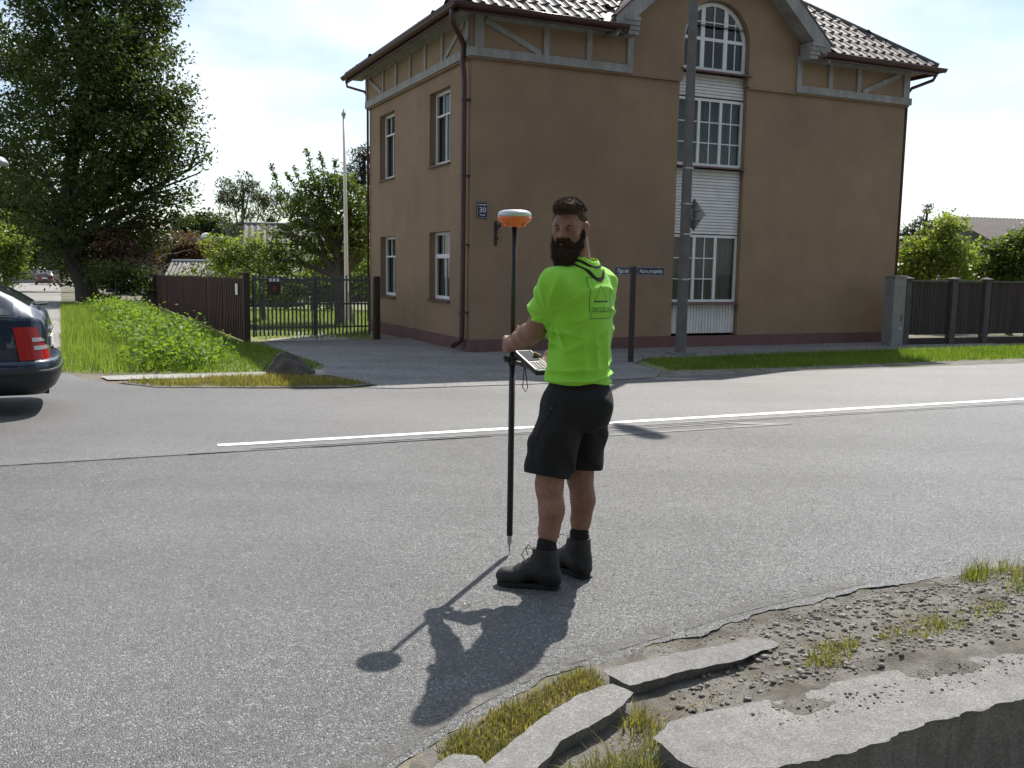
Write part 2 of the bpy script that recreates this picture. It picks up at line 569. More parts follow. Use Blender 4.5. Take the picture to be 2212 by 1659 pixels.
P2 = lambda r, q: rq(r, q)[:2]
SEAMQ = 7.93
near_poly = [tuple(p) for p in edge] + [P2(75, SEAMQ)] + [P2(r, SEAMQ) for r in (40, 20, 10, 5, 0, -5, -10, -20, -70)] + \
            [P2(-70, 3.3), P2(-12, 3.3), (-9.2, -2.5)]
flat("near_lane", near_poly, 0.0, m_near)
far_edge = [(75, 11.64), (30, 11.64), (15, 11.63), (10, 11.65), (7.15, 11.62), (5.2, 11.45), (3.35, 11.47), (2.3, 11.62), (1.44, 12.0), (0.6, 12.4),
            (0.12, 12.83), (-0.35, 13.8), (-0.6, 14.9), (-4.5, 15.2), (-4.8, 13.4), (-5.8, 12.2), (-8, 11.7), (-20, 11.64), (-70, 11.64)]
flat("far_lane", [P2(r, SEAMQ) for r in (-70, -20, -10, -5, 0, 5, 10, 20, 40, 75)] + [P2(*p) for p in far_edge], 0.004, m_far)
# joint between the two lanes, filled with tar where it has opened
sm = MB()
rg = np.random.RandomState(5)
r = -9.0
while r < 3.0:
    L = 0.15 + rg.rand() * 0.5
    w0 = 0.004 + rg.rand() * 0.010
    o = (rg.rand() - .5) * 0.012
    a, b, c, d = P2(r, SEAMQ + o - w0), P2(r + L, SEAMQ + o - w0 * .6), P2(r + L, SEAMQ + o + w0 * .6), P2(r, SEAMQ + o + w0)
    sm.add([(*a, 0.009), (*b, 0.009), (*c, 0.009), (*d, 0.009)], [(0, 1, 2, 3)])
    r += L * (0.95 + 0.25 * rg.rand())
sm.build("road_joint", m_tar, kind="structure", fix=False)

def strip(name, q0, q1, r0, r1, z, mat, step=0.25, amp=0.006, seed=1, **k):
    rg = np.random.RandomState(seed)
    n = int((r1 - r0) / step) + 2
    R = np.linspace(r0, r1, n)
    V = []
    for i, r in enumerate(R):
        a = rg.randn() * amp
        V.append((*P2(r, q0 + a), z)); V.append((*P2(r, q1 + rg.randn() * amp), z))
    F = [(2 * i, 2 * i + 2, 2 * i + 3, 2 * i + 1) for i in range(n - 1)]
    return np_mesh(name, V, F, mat, **k)
strip("centre_line", 8.185, 8.295, 0.86, 74, 0.008, m_paint, kind="structure")
strip("faded_line", 7.985, 8.035, 1.1, 14.0, 0.0085, m_paint_old, amp=0.003, seed=4, kind="structure")
fm = MB()
a, b, c, d = P2(4.4, 7.62), P2(5.5, 7.98), P2(6.35, 7.98), P2(6.1, 7.72)
for lo, hi in (((3.7, 7.60), (6.1, 7.66)), ((4.2, 7.84), (5.75, 7.885))):
    fm.add([(*P2(lo[0], lo[1]), .0045), (*P2(hi[0], lo[1]), .0045), (*P2(hi[0], hi[1]), .0045), (*P2(lo[0], hi[1]), .0045)], [(0, 1, 2, 3)])
fm.add([(*P2(5.72, 7.90), .005), (*P2(6.12, 7.60), .005), (*P2(6.42, 7.60), .005), (*P2(5.9, 7.90), .005)], [(0, 1, 2, 3)])
fm.build("faded_arrow", m_paint_old, kind="structure", fix=False)

# dust and grit washed over the crumbling edge
def dust_mat():
    m, N, L = new_mat("road_dust")
    out = N.new("ShaderNodeOutputMaterial"); b = N.new("ShaderNodeBsdfPrincipled"); t = N.new("ShaderNodeBsdfTransparent"); mx = N.new("ShaderNodeMixShader")
    g = N.new("ShaderNodeNewGeometry")
    at = N.new("ShaderNodeAttribute"); at.attribute_name = "cover"
    n1 = noise_node(N, L, g.outputs["Position"], 7.0, 8, .72)
    ad = N.new("ShaderNodeMath"); ad.operation = 'ADD'
    L.new(at.outputs["Fac"], ad.inputs[0]); L.new(n1.outputs["Fac"], ad.inputs[1])
    r = ramp(N, L, ad.outputs[0], [(.72, 0.0), (1.0, 1.0)])
    n2 = noise_node(N, L, g.outputs["Position"], 70, 5, .7)
    c = ramp(N, L, n2.outputs["Fac"], [(.3, (.12, .112, .10)), (.7, (.25, .24, .22))])
    L.new(c.outputs["Color"], b.inputs["Base Color"]); b.inputs["Roughness"].default_value = .95
    bp = N.new("ShaderNodeBump"); bp.inputs["Strength"].default_value = .8; bp.inputs["Distance"].default_value = .008
    L.new(n2.outputs["Fac"], bp.inputs["Height"]); L.new(bp.outputs[0], b.inputs["Normal"])
    L.new(r.outputs["Color"], mx.inputs[0]); L.new(t.outputs[0], mx.inputs[1]); L.new(b.outputs[0], mx.inputs[2]); L.new(mx.outputs[0], out.inputs[0])
    return m
m_dust = dust_mat()
def dust(name, line, offs, covers, z):
    L_ = np.array(line, float)
    t = np.gradient(L_, axis=0); t /= np.linalg.norm(t, axis=1)[:, None]
    nl = np.stack([-t[:, 1], t[:, 0]], -1)                 # to the left of travel: onto the road
    V = np.concatenate([np.c_[L_ + nl * o, L_[:, :1] * 0 + z] for o in offs])
    n = len(L_)
    F = [(j * n + i, j * n + i + 1, (j + 1) * n + i + 1, (j + 1) * n + i) for j in range(len(offs) - 1) for i in range(n - 1)]
    o = np_mesh(name, V, F, m_dust, kind="structure")
    at = o.data.attributes.new("cover", 'FLOAT', 'POINT')
    at.data.foreach_set("value", np.repeat(np.array(covers, np.float32), n))
    return o
dust("edge_dust", densify(EDGE[3:13], 0.06, 0.0, 3), (.05, .10, .20, .42), (.36, .30, .12, -.12), 0.0035)

# side street running away on the left
sd = np.array([-0.43, 0.903]); sn = np.array([0.903, 0.43])
p0 = np.array([-6.0, 12.65])
V = []; F = []
tt = np.concatenate([np.arange(2.2, 30, 1.0), np.arange(30, 150, 4.0)])
rg = np.random.RandomState(8)
for i, t in enumerate(tt):
    w = 3.9
    if t < 2: w += (2 - t) * 0.6
    for j in range(5):
        e = -(w) * j / 4
        if j in (0, 4): e += rg.randn() * 0.06
        p = p0 + sd * t + sn * e
        V.append((p[0], p[1], float(drop(p[0], p[1])) + 0.0085))
for i in range(len(tt) - 1):
    for j in range(4):
        F.append((i * 5 + j, i * 5 + j + 1, i * 5 + 5 + j + 1, i * 5 + 5 + j))
np_mesh("side_street", V, F, m_side, kind="structure", smooth=True)

# worn asphalt apron between the road, the gate and the house, and the footpath
gl = (-4.85, 18.25); gr = (-2.9, 19.5)
apron = [(-4.43, 17.31), (-3.95, 16.5), (-3.60, 15.75), (-3.2, 15.0), (-2.86, 14.38), (-2.80, 13.75), (-2.5, 13.0), (-2.0, 12.4), (-1.7, 12.0), P2(3.0, 11.56),
         P2(3.4, 11.36), P2(5.2, 11.30), P2(7.2, 11.5), P2(7.75, 12.2), P2(7.9, 13.3), P2(8.6, 14.05), P2(13, 14.25), P2(18.2, 14.35), P2(18.2, 16.4), hxy(10.0, 0.1), hxy(0.1, 0.1), hxy(0.1, 3.4),
         (gr[0] + .2, gr[1]), (gl[0], gl[1] + .1)]
flat("apron", apron, 0.012, m_old)
walk = [(-2.80, 13.74), (-2.95, 13.52), (-3.50, 13.28), (-4.48, 12.91), (-5.11, 12.66), (-5.45, 12.47), (-5.2, 12.12), (-4.29, 12.42), (-3.42, 12.80), (-2.82, 12.90), (-2.52, 13.02)]
flat("footpath", walk, 0.018, m_walk)
lawn = [(-4.9, 18.35), (-2.9, 19.5), hxy(-.05, 5.0), hxy(-.05, 6.5), hxy(9.5, 6.6), (7.5, 34), (-2, 42), (-16, 42), (-14.2, 36)]
bm_l = MB()
def sheet(name, poly, off, mat, n=14, **k):
    """tessellated sheet draped on the falling ground"""
    bm = bmesh.new()
    vs_ = [bm.verts.new((a, b, 0)) for a, b in poly]
    ed = [bm.edges.new((vs_[i], vs_[(i + 1) % len(vs_)])) for i in range(len(vs_))]
    bmesh.ops.triangle_fill(bm, use_beauty=True, edges=ed)
    for _ in range(3):
        bmesh.ops.subdivide_edges(bm, edges=[e for e in bm.edges if e.calc_length() > 2.0], cuts=1)
        bmesh.ops.triangulate(bm, faces=bm.faces[:])
    for v in bm.verts:
        v.co.z = float(drop(v.co.x, v.co.y)) + off
    me = bpy.data.meshes.new(name); bm.to_mesh(me); bm.free()
    me.materials.append(mat)
    o = bpy.data.objects.new(name, me); link(o)
    return tag(o, **k)
sheet("lawn", lawn, 0.004, m_lawn, kind="structure")
sheet("garden_path", [(-4.75, 18.55), (-3.3, 19.3), (-3.5, 20.0), (-4.3, 21.4), (-6.5, 22.6), (-9.5, 23.4), (-9.6, 23.0), (-6.7, 22.1), (-4.9, 21.2), (-4.6, 20.3), (-5.0, 19.2)], 0.012, m_walk, kind="structure")

# ================================================================== kerb stones, slab, gravel at the near corner
def stone(name, poly, z0, z1, mat, seed, amp=0.006, cell=0.018, chip=0.024, **k):
    """a broken-edged stone: tessellated top following a polygon, rounded chipped rim, rough sides"""
    rg = np.random.RandomState(seed)
    P = np.array(poly, float)
    out = []
    for a, b in zip(P, np.roll(P, -1, 0)):
        n = max(2, int(np.linalg.norm(b - a) / cell))
        for i in range(n):
            out.append(a + (b - a) * i / n)
    O = np.array(out); n = len(O)
    c = O.mean(0)
    nrm = np.roll(O, -1, 0) - np.roll(O, 1, 0)
    nrm = np.stack([nrm[:, 1], -nrm[:, 0]], -1); nrm /= np.linalg.norm(nrm, axis=1)[:, None] + 1e-9
    jag = vnoise(np.c_[O * 1.0, O[:, :1] * 0 + seed], 14, seed) * amp + vnoise(np.c_[O, O[:, :1] * 0 + seed], 45, seed + 1) * amp * .6
    O = O + nrm * jag[:, None]
    rings = []
    def rg_(inset, z, amp2):
        q = O - nrm * inset
        zz = z + vnoise(np.c_[q, q[:, :1] * 0 + z * 7], 30, seed + 2) * amp2
        rings.append(np.c_[q, zz])
    rg_(-0.004, z0, 0); rg_(-0.002, z0 * .6 + z1 * .4, 0.006); rg_(0.0, z1 - chip, 0.006); rg_(chip * .35, z1 - chip * .3, 0.004); rg_(chip, z1, 0.003)
    V = np.concatenate(rings)
    F = []
    for i in range(len(rings) - 1):
        for j in range(n):
            F.append((i * n + j, i * n + (j + 1) % n, (i + 1) * n + (j + 1) % n, (i + 1) * n + j))
    mb = MB(); mb.add(V, F)
    me = mb.mesh(name, mat)
    bm = bmesh.new(); bm.from_mesh(me)
    bm.verts.ensure_lookup_table()
    top = [bm.verts[(len(rings) - 1) * n + j] for j in range(n)]
    ed = []
    for j in range(n):
        e = bm.edges.get((top[j], top[(j + 1) % n]))
        ed.append(e)
    bmesh.ops.triangle_fill(bm, use_beauty=True, edges=ed)
    bmesh.ops.recalc_face_normals(bm, faces=bm.faces[:])
    bm.to_mesh(me); bm.free()
    o = bpy.data.objects.new(name, me); link(o)
    return tag(o, **k)

KG = "broken kerb stones at the near corner"
stone("kerb_stone", [(0.385, 3.420), (0.705, 3.590), (1.045, 3.745), (1.085, 3.71), (0.905, 3.572), (0.635, 3.440), (0.452, 3.325)], -0.06, 0.040, m_conc, 11,
      label="long flat broken kerb stone lying beside the asphalt edge at the corner", cat="kerb stone", group=KG)
stone("kerb_stone", [(-0.05, 2.70), (0.114, 2.973), (0.269, 3.188), (0.377, 3.27), (0.42, 3.215), (0.327, 3.06), (0.165, 2.881), (0.04, 2.64), (-0.06, 2.55), (-0.12, 2.58)], -0.08, 0.050, m_conc, 12,
      label="tilted kerb stone with crumbled side behind the strip of dry grass", cat="kerb stone", group=KG)
stone("kerb_stone", [(-0.185, 2.72), (-0.155, 2.768), (-0.105, 2.764), (-0.078, 2.70), (-0.16, 2.45), (-0.30, 2.52)], -0.07, 0.042, m_conc, 13,
      label="small rounded kerb stone end at the tip of the dry grass strip", cat="kerb stone", group=KG)
stone("concrete_slab", [(0.492, 2.90), (0.567, 3.0), (0.70, 3.08), (0.95, 3.17), (1.35, 3.38), (2.0, 3.66), (3.4, 4.3), (3.5, 4.06), (1.865, 3.265), (1.416, 3.056), (1.096, 2.855), (0.823, 2.743), (0.578, 2.74)],
      -0.62, 0.046, m_conc, 14, amp=0.011, cell=0.018, chip=0.022,
      label="large weathered concrete slab edge above the dark ditch", cat="slab")

def gravel(name, poly, n, s0, s1, seed, mat, **k):
    rg = np.random.RandomState(seed)
    P = sample_poly(poly, n, rg)
    base = np.array([(1, 0, 0), (-1, 0, 0), (0, 1, 0), (0, -1, 0), (0, 0, 1), (0, 0, -1)], float)
    FF = np.array([(0, 2, 4), (2, 1, 4), (1, 3, 4), (3, 0, 4), (2, 0, 5), (1, 2, 5), (3, 1, 5), (0, 3, 5)])
    sz = s0 * (s1 / s0) ** (rg.rand(len(P)) ** 3.2)
    V = base[None] * (sz[:, None, None] * (0.55 + 0.8 * rg.rand(len(P), 6, 1)))
    a = rg.rand(len(P)) * 6.28
    c, s = np.cos(a)[:, None], np.sin(a)[:, None]
    x = V[..., 0] * c - V[..., 1] * s; y = V[..., 0] * s + V[..., 1] * c; z = V[..., 2] * 0.6
    gz = ground_z(P[:, 0], P[:, 1])
    sd_, ss_ = seg_dist(P[:, 0], P[:, 1], SLABF)
    gz = np.where((ss_ < 0) & (sd_ < 0.36) & (P[:, 0] > 0.62), np.maximum(gz, 0.046), gz)      # lying on the slab
    gz = np.maximum(gz, np.where(seg_dist(P[:, 0], P[:, 1], EDGE)[1] > 0, -1.0, 0.0))
    V = np.stack([x + P[:, :1], y + P[:, 1:2], z + (gz + sz * 0.25)[:, None]], -1).reshape(-1, 3)
    F = (FF[None] + 6 * np.arange(len(P))[:, None, None]).reshape(-1, 3)
    return np_mesh(name, V, F, mat, **k)

def in_poly(P, poly):
    x, y = P[:, 0], P[:, 1]
    r = np.zeros(len(P), bool)
    n = len(poly)
    for i in range(n):
        x0, y0 = poly[i]; x1, y1 = poly[(i + 1) % n]
        c = ((y0 > y) != (y1 > y)) & (x < (x1 - x0) * (y - y0) / (y1 - y0 + 1e-12) + x0)
        r ^= c
    return r
def sample_poly(poly, n, rg):
    A = np.array(poly); lo, hi = A.min(0), A.max(0)
    out = np.zeros((0, 2))
    while len(out) < n:
        P = lo + (hi - lo) * rg.rand(n * 2, 2)
        out = np.r_[out, P[in_poly(P, poly)]]
    return out[:n]

m_grav = M("gravel", (0.27, 0.255, 0.235), (0.17, 0.16, 0.145), rough=0.9, scale=60, island=0.5)
gravel("gravel", [(0.62, 3.16), (0.98, 3.28), (2.0, 3.72), (3.2, 4.3), (3.4, 4.9), (2.6, 4.75), (1.75, 4.4), (1.15, 4.05), (0.95, 3.65), (0.6, 3.35)], 6500, 0.0022, 0.019, 21, m_grav,
       kind="stuff", label="loose grey gravel on the bare soil beside the kerb", cat="gravel")
gravel("gravel", [(0.75, 3.06), (1.3, 3.30), (2.0, 3.62), (3.2, 4.2), (3.3, 4.05), (2.0, 3.46), (1.35, 3.16), (0.95, 2.98)], 900, 0.002, 0.010, 23, m_grav,
       kind="stuff", label="scattered grit on top of the weathered slab", cat="gravel")
gravel("gravel", [(0.0, 3.30), (0.35, 3.62), (1.1, 4.2), (1.8, 4.62), (2.7, 5.0), (2.65, 5.15), (1.7, 4.8), (0.9, 4.35), (0.2, 3.75), (-0.1, 3.4)], 1100, 0.0015, 0.006, 24, m_grav,
       kind="stuff", label="fine chips strewn on the asphalt near its edge", cat="gravel")
gravel("gravel", [(0.45, 3.62), (0.7, 3.72), (1.2, 3.95), (1.9, 4.4), (2.7, 4.8), (2.6, 4.86), (1.8, 4.53), (1.1, 4.1), (0.5, 3.72)], 1500, 0.002, 0.009, 22, m_grav,
       kind="stuff", label="fine grit along the crumbling asphalt edge", cat="gravel")

# ------------------------------------------------------------------ grass
def blades(name, P, h0, h1, w, seed, mat, lean=0.5, zf=None, segs=1, **k):
    rg = np.random.RandomState(seed)
    n = len(P)
    z = (ground_z(P[:, 0], P[:, 1]) if zf is None else zf(P)) - 0.01
    h = h0 + (h1 - h0) * rg.rand(n) ** 1.5
    a = rg.rand(n) * 6.283
    d = np.stack([np.cos(a), np.sin(a)], -1)
    sdv = np.stack([-d[:, 1], d[:, 0]], -1)
    ln = h * lean * rg.rand(n)
    ww = w * (0.6 + 0.8 * rg.rand(n))
    B = np.c_[P, z]
    if segs == 1:
        V = np.stack([B - np.c_[sdv * ww[:, None], z * 0], B + np.c_[sdv * ww[:, None], z * 0],
                      B + np.c_[d * ln[:, None], h]], 1).reshape(-1, 3)
        F = np.arange(3 * n).reshape(-1, 3)
        return np_mesh(name, V, F, mat, **k)
    mid = B + np.c_[d * (ln * 0.3)[:, None], h * 0.55]
    tip = B + np.c_[d * ln[:, None], h * (1 - 0.25 * lean * rg.rand(n))]
    s3 = np.c_[sdv * ww[:, None], z * 0]
    V = np.stack([B - s3, B + s3, mid + s3 * .75, mid - s3 * .75, tip + s3 * .08, tip - s3 * .08], 1).reshape(-1, 3)
    o = 6 * np.arange(n)[:, None]
    F = np.concatenate([o + np.array([[0, 1, 2, 3]]), o + np.array([[3, 2, 4, 5]])])
    return np_mesh(name, V, F, mat, **k)

m_grass = leaf_mat("grass", (0.075, 0.135, 0.024), (0.16, 0.215, 0.045), 0.5, 0.2)
m_grass2 = leaf_mat("meadow_grass", (0.095, 0.155, 0.032), (0.205, 0.25, 0.078), 0.50, 0.2)
m_dry = leaf_mat("dry_grass", (0.075, 0.12, 0.026), (0.32, 0.25, 0.115), 0.42, 0.2)
m_tuft = leaf_mat("tuft_grass", (0.075, 0.125, 0.026), (0.27, 0.235, 0.085), 0.42, 0.2)
m_straw = leaf_mat("straw", (0.24, 0.165, 0.085), (0.36, 0.27, 0.15), 0.25, 0.2)
rg = np.random.RandomState(31)
def clumped(poly, n, k, spread, rg):
    C = sample_poly(poly, k, rg)
    P = C[rg.randint(0, k, n)] + rg.randn(n, 2) * spread
    return P[in_poly(P, poly)]
strip_poly = [(-0.22, 2.86), (-0.17, 2.97), (0.02, 3.23), (0.24, 3.46), (0.345, 3.53), (0.37, 3.42), (0.35, 3.30), (0.27, 3.22), (0.11, 3.0), (-0.03, 2.76), (-0.10, 2.79), (-0.19, 2.78)]
blades("grass_strip", clumped(strip_poly, 7500, 150, 0.035, rg), 0.012, 0.060, 0.0020, 1, m_dry, 0.9, segs=2, kind="stuff", label="strip of short dry grass between the asphalt and the kerb stone", cat="grass")
blades("straw_litter", sample_poly(strip_poly, 2600, rg), 0.006, 0.03, 0.0022, 2, m_straw, 2.2, segs=2, kind="stuff", label="dead yellow straw lying in the kerb grass strip", cat="straw")
blades("straw_litter", sample_poly([(0.12, 2.70), (0.33, 2.98), (0.45, 3.25), (0.8, 3.35), (0.9, 3.45), (0.62, 3.10), (0.50, 2.95), (0.47, 2.75), (0.3, 2.55)], 900, rg), 0.004, 0.03, 0.0022, 6, m_straw, 2.4, segs=2, kind="stuff", label="dead straw lying between kerb stones and slab", cat="straw")
tuft_poly = [(0.12, 2.70), (0.33, 2.98), (0.45, 3.2), (0.55, 3.22), (0.62, 3.12), (0.50, 2.95), (0.47, 2.75), (0.3, 2.55)]
blades("grass_tuft", clumped(tuft_poly, 1500, 22, 0.03, rg), 0.02, 0.11, 0.0019, 3, m_tuft, 1.1, segs=2, kind="stuff", label="green and straw tufts between the kerb stone and the slab", cat="grass")
for nm, poly, n, kk_, hh in (("a", [(2.05, 4.45), (2.4, 4.80), (2.9, 4.98), (3.3, 4.9), (3.3, 4.5), (2.6, 4.3)], 2600, 34, .12),
                            ("b", [(1.5, 3.78), (1.75, 4.0), (2.2, 4.25), (2.4, 4.15), (2.0, 3.95), (1.65, 3.7)], 1300, 16, .06),
                            ("c", [(1.12, 3.48), (1.25, 3.72), (1.42, 3.80), (1.45, 3.72), (1.3, 3.5)], 1000, 9, .06)):
    blades("grass_tuft", clumped(poly, n, kk_, 0.045, rg), 0.012, hh, 0.0019, ord(nm), m_tuft, 1.1, segs=2, kind="stuff",
           label={"a": "tallest green grass tuft on the bare soil by the road edge", "b": "low yellowish grass patch among the gravel",
                  "c": "small dry grass patch between gravel and broken kerb stone"}[nm], cat="grass")
blades("weed_sprigs", clumped([(0.5, 3.3), (0.9, 3.5), (1.1, 3.75), (1.3, 4.1), (2.3, 4.6), (2.4, 4.3), (1.6, 3.7), (0.9, 3.25)], 500, 40, 0.02, rg), 0.006, 0.04, 0.0016, 9, m_dry, 1.0, segs=2, kind="stuff", label="tiny weed sprigs scattered over the gravel", cat="weeds")
blades("ditch_grass", clumped([(1.35, 2.3), (1.6, 2.95), (2.6, 3.4), (3.2, 3.3), (2.4, 2.2)], 260, 22, 0.05, rg), 0.2, 0.62, 0.0035, 10, m_grass2, 0.9, segs=2, kind="stuff", label="long grass blades growing up from the dark ditch below the slab", cat="grass")

wedge = [(-4.89, 13.08), (-4.38, 13.0), (-3.57, 13.36), (-2.93, 13.58), (-2.9, 14.3), (-3.62, 15.6), (-4.45, 17.2), (-4.95, 18.0), (-5.6, 18.6), (-7.2, 22.2), (-10.5, 28.5)]
meadow = [(-6.3, 13.0), (-5.42, 12.89), (-4.89, 13.08), (-5.6, 18.6), (-7.2, 22.2), (-10.5, 28.5), (-14.5, 38), (-17.6, 37), (-10.85, 22.80), (-7.6, 15.92)]
sheet("meadow_verge", [(-6.15, 13.0), (-5.42, 12.87), (-4.89, 13.05), (-4.38, 12.98), (-3.57, 13.34), (-2.88, 13.56), (-2.86, 14.38), (-3.60, 15.75), (-4.43, 17.31), (-4.9, 18.35), (-14.5, 39), (-17.8, 37), (-10.95, 22.80), (-7.6, 15.92)], 0.002, m_lawn, kind="structure")
zf = lambda P: drop(P[:, 0], P[:, 1]) + 0.004
blades("meadow_grass", sample_poly(meadow, 52000, rg), 0.06, 0.26, 0.007, 41, m_grass2, 0.6, zf, kind="stuff", label="tall sunlit meadow grass along the side street", cat="grass")
blades("wedge_grass", sample_poly(wedge, 16000, rg), 0.04, 0.13, 0.006, 42, m_grass, 0.6, zf, kind="stuff", label="shaded grass between the brown fence and the driveway", cat="grass")
front_strip = [(-4.99, 11.95), (-4.29, 12.38), (-3.42, 12.78), (-2.82, 12.86), (-2.11, 12.38), (-1.82, 12.13), (-2.06, 11.87), (-3.45, 11.66), (-4.35, 11.59)]
flat("kerb_verge", [(-4.99, 11.9), (-4.29, 12.40), (-3.42, 12.80), (-2.82, 12.88), (-2.11, 12.40), (-1.80, 12.13), (-2.06, 11.80), (-3.45, 11.60), (-4.35, 11.53)], 0.0125, m_sand)
blades("verge_grass", clumped(front_strip, 9000, 260, 0.10, rg), 0.02, 0.09, 0.005, 43, m_dry, 0.8, lambda P: P[:, 0] * 0 + 0.0225, kind="stuff", label="thin dry grass strip with the boulder beside the road", cat="grass")
vr = [P2(7.95, 12.3), P2(8.3, 13.75), P2(12, 14.2), P2(22, 14.4), P2(22, 12.35), P2(14, 12.3), P2(10, 12.15)]
sheet("road_verge", [P2(7.85, 12.25), P2(7.95, 13.3), P2(8.6, 14.05), P2(13, 14.22), P2(30, 14.4), P2(30, 12.45), P2(14, 12.3), P2(10, 12.15)], 0.002, m_lawn, kind="structure")
blades("verge_grass", sample_poly(vr, 42000, rg), 0.03, 0.12, 0.006, 44, m_grass, 0.6, zf, kind="stuff", label="green grass verge between the road and the house", cat="grass")
lw = [(-5.0, 19.0), (-3.0, 20.0), (-3.4, 22.5), (-2, 33), (-12, 36), (-10.5, 30)]
blades("lawn_grass", sample_poly(lw, 26000, rg), 0.04, 0.12, 0.008, 45, m_grass2, 0.6, zf, kind="stuff", label="sunlit garden lawn behind the gate", cat="grass")

# ================================================================== the corner house
m_stucco = M("stucco", (0.312, 0.214, 0.136), (0.268, 0.183, 0.115), rough=0.9, scale=1.6, bump=0.55, bscale=110,
             dirt=(0.225, 0.158, 0.112), dscale=0.55, dlo=0.48, dhi=0.75, streak=.06)
m_plinth = M("plinth", (0.17, 0.085, 0.075), (0.12, 0.065, 0.06), rough=0.85, scale=6, bump=0.4)
m_timber = M("grey_timber", (0.33, 0.325, 0.305), (0.23, 0.225, 0.21), rough=0.8, scale=7, bump=0.5, bscale=40, stretch=(1, 1, 0.3),
             dirt=(0.22, 0.21, 0.19), dscale=2.5, dlo=0.5, dhi=0.7)
m_brownmetal = M("brown_metal", (0.075, 0.030, 0.026), (0.055, 0.024, 0.022), rough=0.35, scale=3, spec=0.5)
m_tile = M("roof_tile", (0.098, 0.084, 0.080), (0.078, 0.070, 0.068), rough=0.62, scale=5, spec=0.3, island=0.16,
           dirt=(0.12, 0.11, 0.10), dscale=2.0, dlo=0.5, dhi=0.8)
m_white = M("white_frame", (0.72, 0.73, 0.72), (0.62, 0.63, 0.62), rough=0.5, scale=6)
m_board = M("white_board", (0.70, 0.69, 0.66), (0.60, 0.59, 0.57), rough=0.6, scale=5, island=0.06)
m_sill = M("sill_metal", (0.14, 0.055, 0.05), (0.10, 0.045, 0.04), rough=0.4, scale=5)
m_glass = glass_mat("window_glass")
m_curtain = M("curtain", (0.22, 0.218, 0.21), (0.15, 0.148, 0.14), rough=0.95, scale=12, stretch=(3, 3, 0.2))
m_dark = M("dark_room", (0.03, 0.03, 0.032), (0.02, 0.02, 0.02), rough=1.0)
m_iron = M("black_iron", (0.02, 0.02, 0.02), (0.03, 0.025, 0.022), rough=0.6, scale=20)

W, D = 10.1, 6.35
OV = 0.42; EZ = 5.86; PT = math.tan(R_(37))
house = empty("corner_house", (HC[0], HC[1], 0), HA,
              label="two storey tan stucco house with grey timber band and hipped tile roof", cat="house")
fr = lambda a, b, w: (a, w, b)              # front wall: s, z, inward
lf = lambda a, b, w: (w, a, b)              # left wall: t, z, inward

def arch_pts(cx, hw, z_spring, n=20):
    return [(cx + hw * math.cos(a), z_spring + hw * math.sin(a)) for a in [math.pi * i / n for i in range(n + 1)]]
WCX, WHW = 5.07, 0.80
RC = 0.10                                    # recess of the window bay
bay_lo = [(WCX - WHW, 0.26), (WCX + WHW, 0.26), (WCX + WHW, 5.11), (WCX - WHW, 5.11)]
# lower front wall with the recessed bay (bay joins the upper wall's opening)
poly_holes([(0, 0.23), (WCX - WHW, 0.23), (WCX - WHW, 5.13), (0, 5.13)], [], fr, "wall", m_stucco, house)
poly_holes([(WCX + WHW, 0.23), (W, 0.23), (W, 5.13), (WCX + WHW, 5.13)], [], fr, "wall", m_stucco, house)
mb = MB()
for sx in (WCX - WHW, WCX + WHW):
    mb.add([(sx, 0, .23), (sx, RC + .12, .23), (sx, RC + .12, 5.13), (sx, 0, 5.13)], [(0, 1, 2, 3)])
mb.build("bay_reveal", m_stucco, house, fix=False)
# upper front wall, standing a little proud, with gable and arched opening
UP = -0.06
GX = 5.07; GP = 0.90
apex = 6.08 + GP * 2.02
CZ = 6.98; CD = (apex - CZ) / GP                      # gable peak out of view, cut off by an added hip to shorten its shadow
arch = [(WCX - WHW + .03, 5.131), (WCX - WHW + .03, 5.90)] + [(p[0], p[1]) for p in reversed(arch_pts(WCX, WHW - .03, 5.90))][1:-1] + [(WCX + WHW - .03, 5.90), (WCX + WHW - .03, 5.131)]
up_outer = [(-.06, 5.13), (WCX - WHW + .03, 5.13)] + arch[1:-1] + [(WCX + WHW - .03, 5.13), (W, 5.13), (W, 5.88), (GX + 2.25, 5.88), (GX + CD, CZ + .12), (GX - CD, CZ + .12), (GX - 2.25, 5.88), (-.06, 5.88)]
poly_holes(up_outer, [], lambda a, b, w: (a, UP + w, b), "wall", m_stucco, house)
mb = MB()
A = [(WCX - WHW + .03, 5.13)] + arch[1:-1] + [(WCX + WHW - .03, 5.13)]
for (a, b), (c, d) in zip(A[:-1], A[1:]):
    mb.add([(a, UP, b), (c, UP, d), (c, RC + .12, d), (a, RC + .12, b)], [(0, 1, 2, 3)])
mb.build("bay_reveal", m_stucco, house, fix=False)
MB().bb(-.06, WCX - WHW, UP, 0.05, 5.095, 5.128).build("ledge", m_stucco, house)
MB().bb(WCX + WHW, W + .06, UP, 0.05, 5.095, 5.128).build("ledge", m_stucco, house)
# left wall with four window openings
LW = [(1.05, 2.18, 0.88, 2.18), (4.36, 5.48, 0.84, 2.16), (1.07, 2.19, 3.44, 4.82), (4.42, 5.52, 3.42, 4.84)]
poly_holes([(0, .23), (D, .23), (D, 5.13), (0, 5.13)],
           [[(a, c), (b, c), (b, d), (a, d)] for a, b, c, d in LW], lf, "wall", m_stucco, house, depth=0.22)
poly_holes([(UP, 5.13), (D, 5.13), (D, 5.88), (UP, 5.88)], [], lambda a, b, w: (UP + w, a, b), "wall", m_stucco, house)
MB().bb(-.06, 0.05, 0.051, D + .06, 5.095, 5.128).build("ledge", m_stucco, house)
